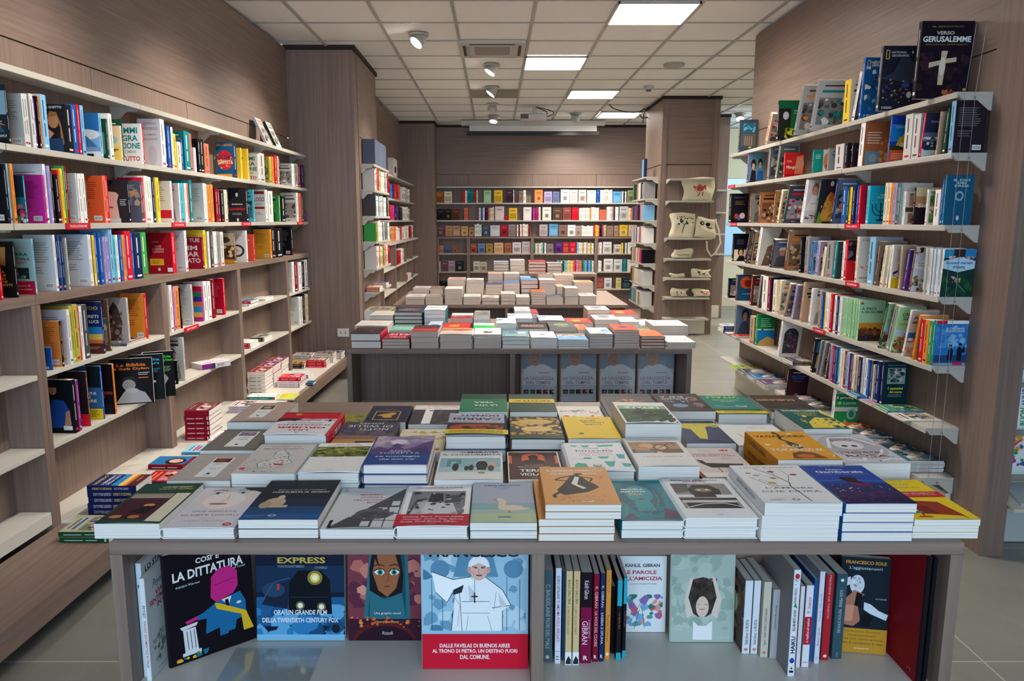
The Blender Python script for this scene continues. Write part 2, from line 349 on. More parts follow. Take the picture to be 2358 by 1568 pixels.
BAYN = ['bay next to the wood column', 'second bay from the wood column', 'third bay from the wood column', 'fourth bay from the wood column', 'fifth bay from the wood column', 'sixth bay from the wood column']
RN = ['top row', 'second row down', 'third row down']
for r_ in range(3):
    for i in range(6):
        wall_shelf(YL[i], YL[i+1], lw, lf, ZL[r_], f'white metal wall shelf, {RN[r_]}, {BAYN[5-i]}', 'metal shelves of the long wall bookcase')
YB = [.86, 1.93, 3.0, 4.1, 5.21, 6.31, 7.02]
for i in range(6):
    y0, y1 = YB[i], YB[i+1]
    t = root('bookcase', (0, 0, 0), f'low wood-grain bookcase unit with pale shelves, {BAYN[5-i]}', 'bookcase', 'low bookcase units along the wall')
    for a, b in ((y0+.001, y0+.028), (y1-.028, y1-.001)): skew(MB(), a, b, lambda y: lw(y)+.001, lf, .0, 1.16, WOODZ).obj('side_panel', t)
    skew(MB(), y0+.001, y1-.001, lambda y: lw(y)+.001, lambda y: lf(y)+.002, 1.161, 1.2, WOODY).obj('top_board', t, bevel=.001)
    skew(MB(), y0+.028, y1-.028, lambda y: lw(y)+.001, lambda y: lw(y)+.008, .0, 1.16, WOODZ).obj('back_panel', t)
    for z in (.875, .565)+((.288,) if i < 2 else ()):
        skew(MB(), y0+.029, y1-.029, lambda y: lw(y)+.009, lambda y: lf(y)-.002, z-(.02 if z > .3 else .055), z, SHELFW).obj('shelf', t, bevel=.001)
t = root('bench', (0, 0, 0), 'low wood-grain bench running along the foot of the wall bookcase', 'bench')
skew(MB(), -.5, 6.98, lambda y: lf(y)+.001, lambda y: lf(y)+.335, .125, .215, WOODY).obj('seat_board', t, bevel=.001)
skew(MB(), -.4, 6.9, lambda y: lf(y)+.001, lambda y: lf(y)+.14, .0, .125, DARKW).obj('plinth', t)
skew(MB(), 3.02, 6.97, lambda y: lf(y)+.002, lambda y: lf(y)+.305, .2155, .222, SHELFW).obj('deck_board', t)
for a, b in ((3.03, 4.07), (4.13, 5.18), (5.24, 6.28), (6.34, 6.99)):
    skew(MB(), a, b, lambda y: lw(y)+.01, lambda y: lf(y)-.001, .05, .222, SHELFW).obj('deck_board', t)

# right shelf wall
ZR = [2.058, 1.797, 1.478, 1.152, .828, .53, .284]
YR = [3.40, 4.465, 5.54, 6.62]
rw = lambda y: RW-.001
rf = lambda y: RF
RNR = ['top row', 'second row', 'third row', 'fourth row', 'fifth row', 'sixth row', 'bottom row']
for r_, z in enumerate(ZR):
    for i in range(3):
        wall_shelf(YR[i], YR[i+1], rw, rf, z, f'white metal shelf on the guidebook wall, {RNR[r_]}, ' + ['bay beside the wood post', 'middle bay', 'bay at the aisle end'][i], 'metal shelves of the guidebook wall')
for x, lab in ((2.06, 'thin steel wire at the shelf ends beside the wood post, the outer one of two'), (2.105, 'thin steel wire at the shelf ends beside the wood post, the inner one of two')):
    tag(MB().tube([(x+.02, 3.392, 2.34), (x, 3.392, 2.05), (x, 3.392, 1.2), (x, 3.392, .29)], .0009, M('9a9ca0', .5, 'wire')).obj('steel_wire'), lab, 'wire', 'wires at the shelf ends')

# display tables
TZ = .85
def display_table(x0, x1, y0, name, lab):
    d = 1.19; t = root('display_table', ((x0+x1)/2, y0, 0), lab, 'table')
    a, b = x0-(x0+x1)/2, x1-(x0+x1)/2
    MB().box(a, b, 0, d, TZ-.026, TZ, WOODX).obj('tabletop', t, bevel=.001)
    for s in (0, 1):
        xa = (a, b-.025)[s]; MB().box(xa, xa+.025, 0.001, d-.001, 0, TZ-.0265, WOODZ).obj('side_panel', t)
    m = .088-(x0+x1)/2
    MB().box(m-.0125, m+.0125, .002, .25, 0, TZ-.0265, WOODZ).obj('divider', t)
    MB().box(a+.0255, b-.0255, .2505, .268, 0, TZ-.0265, WOODZ).obj('back_panel', t)
    MB().box(a+.0255, m-.013, .004, .25, .5, .52, SHELFW).obj('shelf', t)
    MB().box(m+.013, b-.0255, .004, .25, .5, .52, SHELFW).obj('shelf', t)
    for z in (.08,): MB().box(a+.0255, b-.0255, .2, .25, z-.02, z, WOODX).obj('plinth', t)
    return t
display_table(-.79, .958, 1.432, '', 'wood-grain display table closest to the camera, its top crowded with novels')
display_table(-.762, 1.006, 3.745, '', 'wood-grain display table with four framed-looking pope books in its niche')
display_table(-.797, 1.033, 5.751, '', 'wood-grain display table with the tallest book stacks, half of its top bare')

# shelving on the wood column and behind
def shelf_row(name_, X0, X1, front, back, zs, label, group, ax='x'):
    """small straight shelves; ax tells along which axis they run"""
    for k, z in enumerate(zs):
        t = root('wall_shelf', (0, 0, 0), label.replace('#', ORD[k]), 'shelf', group)
        if ax == 'x': MB().box(X0, X1, min(front, back), max(front, back), z-.022, z, WHITE).obj('shelf_board', t, bevel=.002)
        else: MB().box(min(front, back), max(front, back), X0, X1, z-.022, z, WHITE).obj('shelf_board', t, bevel=.002)
        if ax == 'y': bracket(t, X0+.002, back, front, z-.021, bolt=False)
        else: MB().prism([(back, z-.022), (front+.03, z-.022), (back, z-.06)], X0+.002, X0+.008, WHITE, 'x').obj('bracket', t)
ZU1 = [2.03, 1.79, 1.54, 1.295, 1.034, .80, .55]
shelf_row('', 7.25, 8.25, -1.155, -1.283, ZU1, 'white metal shelf on the side of the wood column, # from the top', 'shelves on the side of the wood column', 'y')
ZU2 = [2.063, 1.772, 1.5]
shelf_row('', 8.35, 12.15, -1.31, -1.53, ZU2, 'long white shelf in the recess behind the wood column, # from the top', 'shelves in the recess', 'y')
ZB = [2.05, 1.785, 1.5]
BX = [-.975, -.455, .615, 1.687, 2.75]
shelf_row('', -.975, 2.58, 12.54, 12.7, ZB, 'long white shelf on the rear wall, # from the top', 'upper shelves of the rear wall')
def cab_x(x0, x1, lab):                        # low bookcase unit on the rear wall
    t = root('bookcase', (0, 0, 0), lab, 'bookcase', 'low bookcase units on the rear wall')
    for a in (x0+.001, x1-.026): MB().box(a, a+.025, 12.541, 12.699, 0, 1.195, WOODZ).obj('side_panel', t)
    MB().box(x0+.001, x1-.001, 12.54, 12.699, 1.196, 1.228, WOODX).obj('top_board', t)
    MB().box(x0+.027, x1-.027, 12.69, 12.699, 0, 1.195, WOODZ).obj('back_panel', t)
    for z in (.95, .645, .355): MB().box(x0+.027, x1-.027, 12.545, 12.689, z-.02, z, WOODX if z < .3 else M('b9ab9a', .4, 'laminate')).obj('shelf', t)
for i in range(4): cab_x(BX[i], min(BX[i+1], 2.58) if i == 3 else BX[i+1], 'wood-grain bookcase unit on the rear wall, ' + ['narrow one next to the wood pier', 'wide one beside the narrow unit', 'one in the middle of the wall', 'one ending at the wood column'][i])
def cab_y(y0, y1, lab):
    t = root('bookcase', (0, 0, 0), lab, 'bookcase', 'low bookcase units in the recess')
    for a in (y0+.001, y1-.026): MB().box(-1.529, -1.251, a, a+.025, 0, 1.2, WOODZ).obj('side_panel', t)
    MB().box(-1.529, -1.25, y0+.001, y1-.001, 1.201, 1.232, WHITE).obj('top_board', t)
    for z in (.93, .65, .35): MB().box(-1.529, -1.252, y0+.027, y1-.027, z-.02, z, SHELFW).obj('shelf', t)
for i, (a, b) in enumerate([(8.33, 9.4), (9.4, 10.45), (10.45, 11.3), (11.3, 12.15)]):
    cab_y(a, b, 'wood-grain bookcase unit in the recess, ' + ['first', 'second', 'third', 'last'][i] + ' one counted from the wood column')
ZC = [2.02, 1.745, 1.275, 1.01, .76, .51, .235]
shelf_row('', 2.2, 2.77, 9.58, 9.799, ZC, 'pale shelf of the tote-bag rack on the far wood column, # from the top', 'shelves of the tote bag rack')
struct(box('baseboard_column', 2.2, 2.77, 9.76, 9.789, .01, .2, CREAM)); struct(box('baseboard_annexe', 2.9, 3.45, 11.42, 11.449, .01, .2, CREAM))
ZV = [2.06, 1.78, 1.5, 1.2, .93, .64, .36]
shelf_row('', 9.93, 10.83, 1.95, 2.129, ZV, 'white shelf on the aisle side of the far wood column, # from the top', 'shelves on the aisle side of the far wood column', 'y')
shelf_row('', 2.9, 3.45, 11.28, 11.449, [1.95, 1.62, 1.3, 1.0], 'small white shelf on the rear annexe column, # from the top', 'shelves on the annexe column')

# ---------------------------------------------------------------- books
_TX = {}
def text2d(s, bold=0.0, shear=0.0):
    """the outline of a piece of writing as a flat mesh, fitted into a 1 x 1 box centred on the origin"""
    k = (s, bold, shear)
    if k in _TX: return _TX[k]
    cu = bpy.data.curves.new('t', 'FONT'); cu.body = s.replace('/', '\n'); cu.size = 1; cu.resolution_u = 2; cu.offset = bold; cu.shear = shear
    cu.align_x = 'CENTER'; cu.space_line = .95
    ob = bpy.data.objects.new('t', cu); me = bpy.data.meshes.new_from_object(ob)
    vs = [(p.co.x, p.co.y) for p in me.vertices]; fs = [tuple(p.vertices) for p in me.polygons]
    bpy.data.objects.remove(ob); bpy.data.curves.remove(cu); bpy.data.meshes.remove(me)
    if not vs: return ([], [])
    x0, x1 = min(p[0] for p in vs), max(p[0] for p in vs); y0, y1 = min(p[1] for p in vs), max(p[1] for p in vs)
    r = ([((x-(x0+x1)/2)/(x1-x0+1e-6), (y-(y0+y1)/2)/(y1-y0+1e-6)) for x, y in vs], fs)
    _TX[k] = r; return r
def art_shapes(s, W, H, seed=1):
    """cover art: R rectangle, E ellipse, P polygon, L line, T/TB/TV/TU/TI writing, G rows of fine print, S scattered patches -> (colour, verts2d, faces)"""
    class Out(list):
        e = .00028
        def append(s, t): list.append(s, t+(s.e,)); s.e += .0000016
    out = Out(); rr = random.Random(seed)
    def rect(c, a, b, e, f): out.append((c, [(a*W, b*H), (e*W, b*H), (e*W, f*H), (a*W, f*H)], [(0, 1, 2, 3)]))
    def ell(c, u, v, ru, rv, n=20, ph=0):
        out.append((c, [(min(max(u+ru*math.cos(2*PI*i/n+ph), 0), 1)*W, min(max(v+rv*math.sin(2*PI*i/n+ph), 0), 1)*H) for i in range(n)], [tuple(range(n))]))
    for t in s.split(';'):
        t = t.strip()
        if not t: continue
        a = t.split(' '); k, c = a[0], a[1]; out.e += .00003
        if k == 'R': rect(c, *[float(q) for q in a[2:6]])
        elif k == 'E': ell(c, *[float(q) for q in a[2:6]])
        elif k == 'P':
            p = [tuple(float(z) for z in q.split(',')) for q in a[2:]]
            from mathutils.geometry import tessellate_polygon
            vv = [Vector((x*W, y*H, 0)) for x, y in p]
            out.append((c, [(q.x, q.y) for q in vv], [tuple(f) for f in tessellate_polygon([vv])]))
        elif k == 'L':
            wd = float(a[2])*W/2; p = [tuple(float(z) for z in q.split(',')) for q in a[3:]]; p = [(x*W, y*H) for x, y in p]
            for (x0, y0), (x1, y1) in zip(p, p[1:]):
                l = math.hypot(x1-x0, y1-y0) or 1; nx, ny = -(y1-y0)/l*wd, (x1-x0)/l*wd
                out.append((c, [(x0+nx, y0+ny), (x1+nx, y1+ny), (x1-nx, y1-ny), (x0-nx, y0-ny)], [(0, 1, 2, 3)]))
        elif k[0] == 'T':
            u, v, w_, h_ = [float(q) for q in a[2:6]]; tx = ' '.join(a[6:])
            vs, fs = text2d(tx, .028 if 'B' in k else .006, .35 if 'I' in k else 0)
            if 'V' in k: vs = [((u+y*w_)*W, (v-x*h_)*H) for x, y in vs]
            elif 'U' in k: vs = [((u-y*w_)*W, (v+x*h_)*H) for x, y in vs]
            else: vs = [((u+x*w_)*W, (v+y*h_)*H) for x, y in vs]
            out.append((c, vs, fs))
        elif k == 'G':
            a0, b0, a1, b1 = [float(q) for q in a[2:6]]; n = int(a[6])
            for i in range(n):
                y = b0+(b1-b0)*(i+.5)/n; q = (b1-b0)/n*.16; l = (a1-a0)*rr.uniform(.75, 1)
                rect(c, a0, y-q, a0+l, y+q)
        elif k == 'S':
            a0, b0, a1, b1 = [float(q) for q in a[2:6]]; n = int(a[6]); sz = float(a[7]); cs = c.split(',')
            for i in range(n):
                u, v = rr.uniform(a0, a1), rr.uniform(b0, b1); ru = sz*rr.uniform(.5, 1.4); m_ = rr.randint(5, 8); ph = rr.uniform(0, 6)
                q = [(min(max(u+ru*rr.uniform(.6, 1.2)*math.cos(2*PI*j/m_+ph), a0), a1), min(max(v+ru*W/H*rr.uniform(.5, 1.2)*math.sin(2*PI*j/m_+ph), b0), b1)) for j in range(m_)]
                out.append((rr.choice(cs), [(x*W, y*H) for x, y in q], [tuple(range(m_))]))
    return out
ART = {}
class Spec:
    """w width, h height, t thickness; front / spine / back colours; art for each; hard = hardcover with jacket"""
    def __init__(s, w, h, t, front, spine=None, back=None, fa='', sa='', ba='', hard=False, curl=0., pg=None, near=0, band=None, gloss=.3):
        s.__dict__.update(w=w, h=h, t=t, front=front, spine=spine or front, back=back or spine or front, fa=fa, sa=sa, ba=ba, hard=hard, curl=curl, pg=pg or PAGES, near=near, band=band, gloss=gloss)
def book_meshes(S):
    W, H, T = S.w, S.h, S.t; c = .0022 if S.hard else .0006; ins = .003 if S.hard else .0004
    if T < .006: c = min(c, .0005)
    def lift(u, v):
        if not S.curl: return 0
        vv = v if S.near else 1-v
        return S.curl*(.75*math.sin(PI*min(max(u, 0), 1))*max(0, vv-.25)**2*1.6+.35*max(u, 0)**2)
    g = MB(); mf, ms, mb = M(S.front, S.gloss), M(S.spine, S.gloss), M(S.back, S.gloss); mi_ = M('dedbd3', .7)
    # profile of the wrap-around cover, from the back board's fore edge over the spine to the front board's
    nx = 6 if S.curl else 1; out = [(W-W*i/1, 0.) for i in (0,)]
    r = min(.004 if S.hard else .0012, T*.3)
    outer = [(W, 0)]+[(r, 0)]+([(-.0025, T*.18), (-.0042, T*.5), (-.0025, T*.82)] if S.hard and T > .015 else [(0, r*.6), (0, T-r*.6)])+[(r+(W-r)*i/nx, T) for i in range(nx+1)]
    inner = [(W, c)]+[(r+c, c)]+([(c-.0025, T*.2), (c-.0042, T*.5), (c-.0025, T*.8)] if S.hard and T > .015 else [(c, r), (c, T-r)])+[(r+c+(W-r-c)*i/nx, T-c) for i in range(nx+1)]
    ny = 6 if S.curl else 1; n = len(outer); sp = n-nx-1          # index where the front board begins
    vs = []
    for j in range(ny+1):
        for k, (P_, o_) in enumerate(((outer, 1), (inner, 0))):
            for i, (x, z) in enumerate(P_):
                vs.append((x, H*j/ny, z+(lift(x/W, j/ny) if i >= sp else 0)))
    idx = lambda j, k, i: (j*2+k)*n+i
    for i in range(n-1):
        m = mb if i == 0 else (mf if i >= sp else ms)
        fo = []; fi = []
        for j in range(ny):
            fo.append((idx(j, 0, i), idx(j, 0, i+1), idx(j+1, 0, i+1), idx(j+1, 0, i)))
            fi.append((idx(j, 1, i), idx(j+1, 1, i), idx(j+1, 1, i+1), idx(j, 1, i+1)))
        fo += [(idx(0, 0, i), idx(0, 1, i), idx(0, 1, i+1), idx(0, 0, i+1)), (idx(ny, 0, i), idx(ny, 0, i+1), idx(ny, 1, i+1), idx(ny, 1, i))]
        for ff, mm in ((fo, m), (fi, mi_)):
            k = g.mi(mm); g.f += ff; g.m += [k]*len(ff)
    for i, m in ((0, mb), (n-1, mf)):
        k = g.mi(m)
        for j in range(ny): g.f.append((idx(j, 0, i), idx(j+1, 0, i), idx(j+1, 1, i), idx(j, 1, i))); g.m.append(k)
    g.v = vs
    def put(art, Wd, Hd, fn, cut):
        for col, v2, fs, e in art_shapes(ART.get(art, art), Wd, Hd, len(art)+q_seed):
            if cut and len(v2) <= 40:
                bm = bmesh.new(); bv = [bm.verts.new((x, y, 0)) for x, y in v2]
                for f in fs:
                    try: bm.faces.new([bv[i] for i in f])
                    except ValueError: pass
                for a in range(1, 6):
                    for co, no in (((Wd*a/6, 0, 0), (1, 0, 0)), ((0, Hd*a/6, 0), (0, 1, 0))):
                        bmesh.ops.bisect_plane(bm, geom=bm.verts[:]+bm.edges[:]+bm.faces[:], plane_co=co, plane_no=no)
                bm.verts.index_update(); v2 = [(p.co.x, p.co.y) for p in bm.verts]; fs = [tuple(p.index for p in f.verts) for f in bm.faces]; bm.free()
            g.add([fn(x, y, e) for x, y in v2], fs, M(col, S.gloss))
    q_seed = int(W*1000)
    # a short stretch beside the rounded spine edge stays clear of the art
    if S.fa: put(S.fa, W, H, lambda x, y, e: (max(x, r), y, T+e+lift(x/W, y/H)), S.curl > 0)
    if S.ba: put(S.ba, W, H, lambda x, y, e: (W-x, y, -e), False)
    if S.sa:
        bul = (lambda z: -.0042*math.sin(PI*min(max(z/T, 0), 1))) if (S.hard and T > .015) else (lambda z: 0)
        put(S.sa, T, H, lambda x, y, e: (bul(x)-e, y, x), False)
    if S.band:                                                    # a loose paper band wrapped round the cover
        b0, b1, col, ba = S.band; k = MB(); e = .0009
        pr = [(W+e, -e), (-e-.0035*(S.hard), -e), (-e-.0035*S.hard, T+e)]+[(W*i/6, T+e) for i in range(7)]+[(W+e, T+e)]
        n2 = len(pr); m_ = M(col, .3); vs = []
        for y in (b0*H, (b0+b1)/2*H, b1*H): vs += [(x, y, z+(lift(x/W, y/H) if z > T*.6 else 0)) for x, z in pr]
        k.add(vs, [(j*n2+i, j*n2+i+1, (j+1)*n2+i+1, (j+1)*n2+i) for j in (0, 1) for i in range(n2-1)], m_)
        if ba:
            for cc, v2, fs, ee in art_shapes(ba, W, (b1-b0)*H):
                k.add([(x, y+b0*H, T+e+ee+lift(x/W, (y+b0*H)/H)) for x, y in v2], fs, M(cc, .3))
        S.bandmesh = k
    p = MB(); p.box(c*1.5, W-ins, ins, H-ins, c+.0001, T-c-.0001, S.pg)
    if S.curl:                                                    # pages fan up a little under the lifted cover
        pass
    return g, p
def make_book(S, name, label, group, Tm, cat='book'):
    g, p = book_meshes(S)
    o = g.obj(name); o.matrix_world = Tm; tag(o, label, cat, group)
    p.obj('page_block', o)
    if S.band: S.bandmesh.obj('paper_band', o)
    return o
def copy_book(src, label, group, Tm):
    o = src.copy(); COL.objects.link(o); o.matrix_world = Tm; o['label'] = label
    if group: o['group'] = group
    for ch in list(src.children):
        c = ch.copy(); COL.objects.link(c); c.parent = o
    return o
def flat(x0, x1, y, L, z, flip=False, rz=0.):
    """lying, front cover up; the reader's side towards the camera, or away from it when flip"""
    cx, cy = (x0+x1)/2, y+L/2
    return Matrix.Translation((cx, cy, z)) @ Matrix.Rotation(rz+(PI if flip else 0), 4, 'Z') @ Matrix.Translation((-(x1-x0)/2, -L/2, 0))

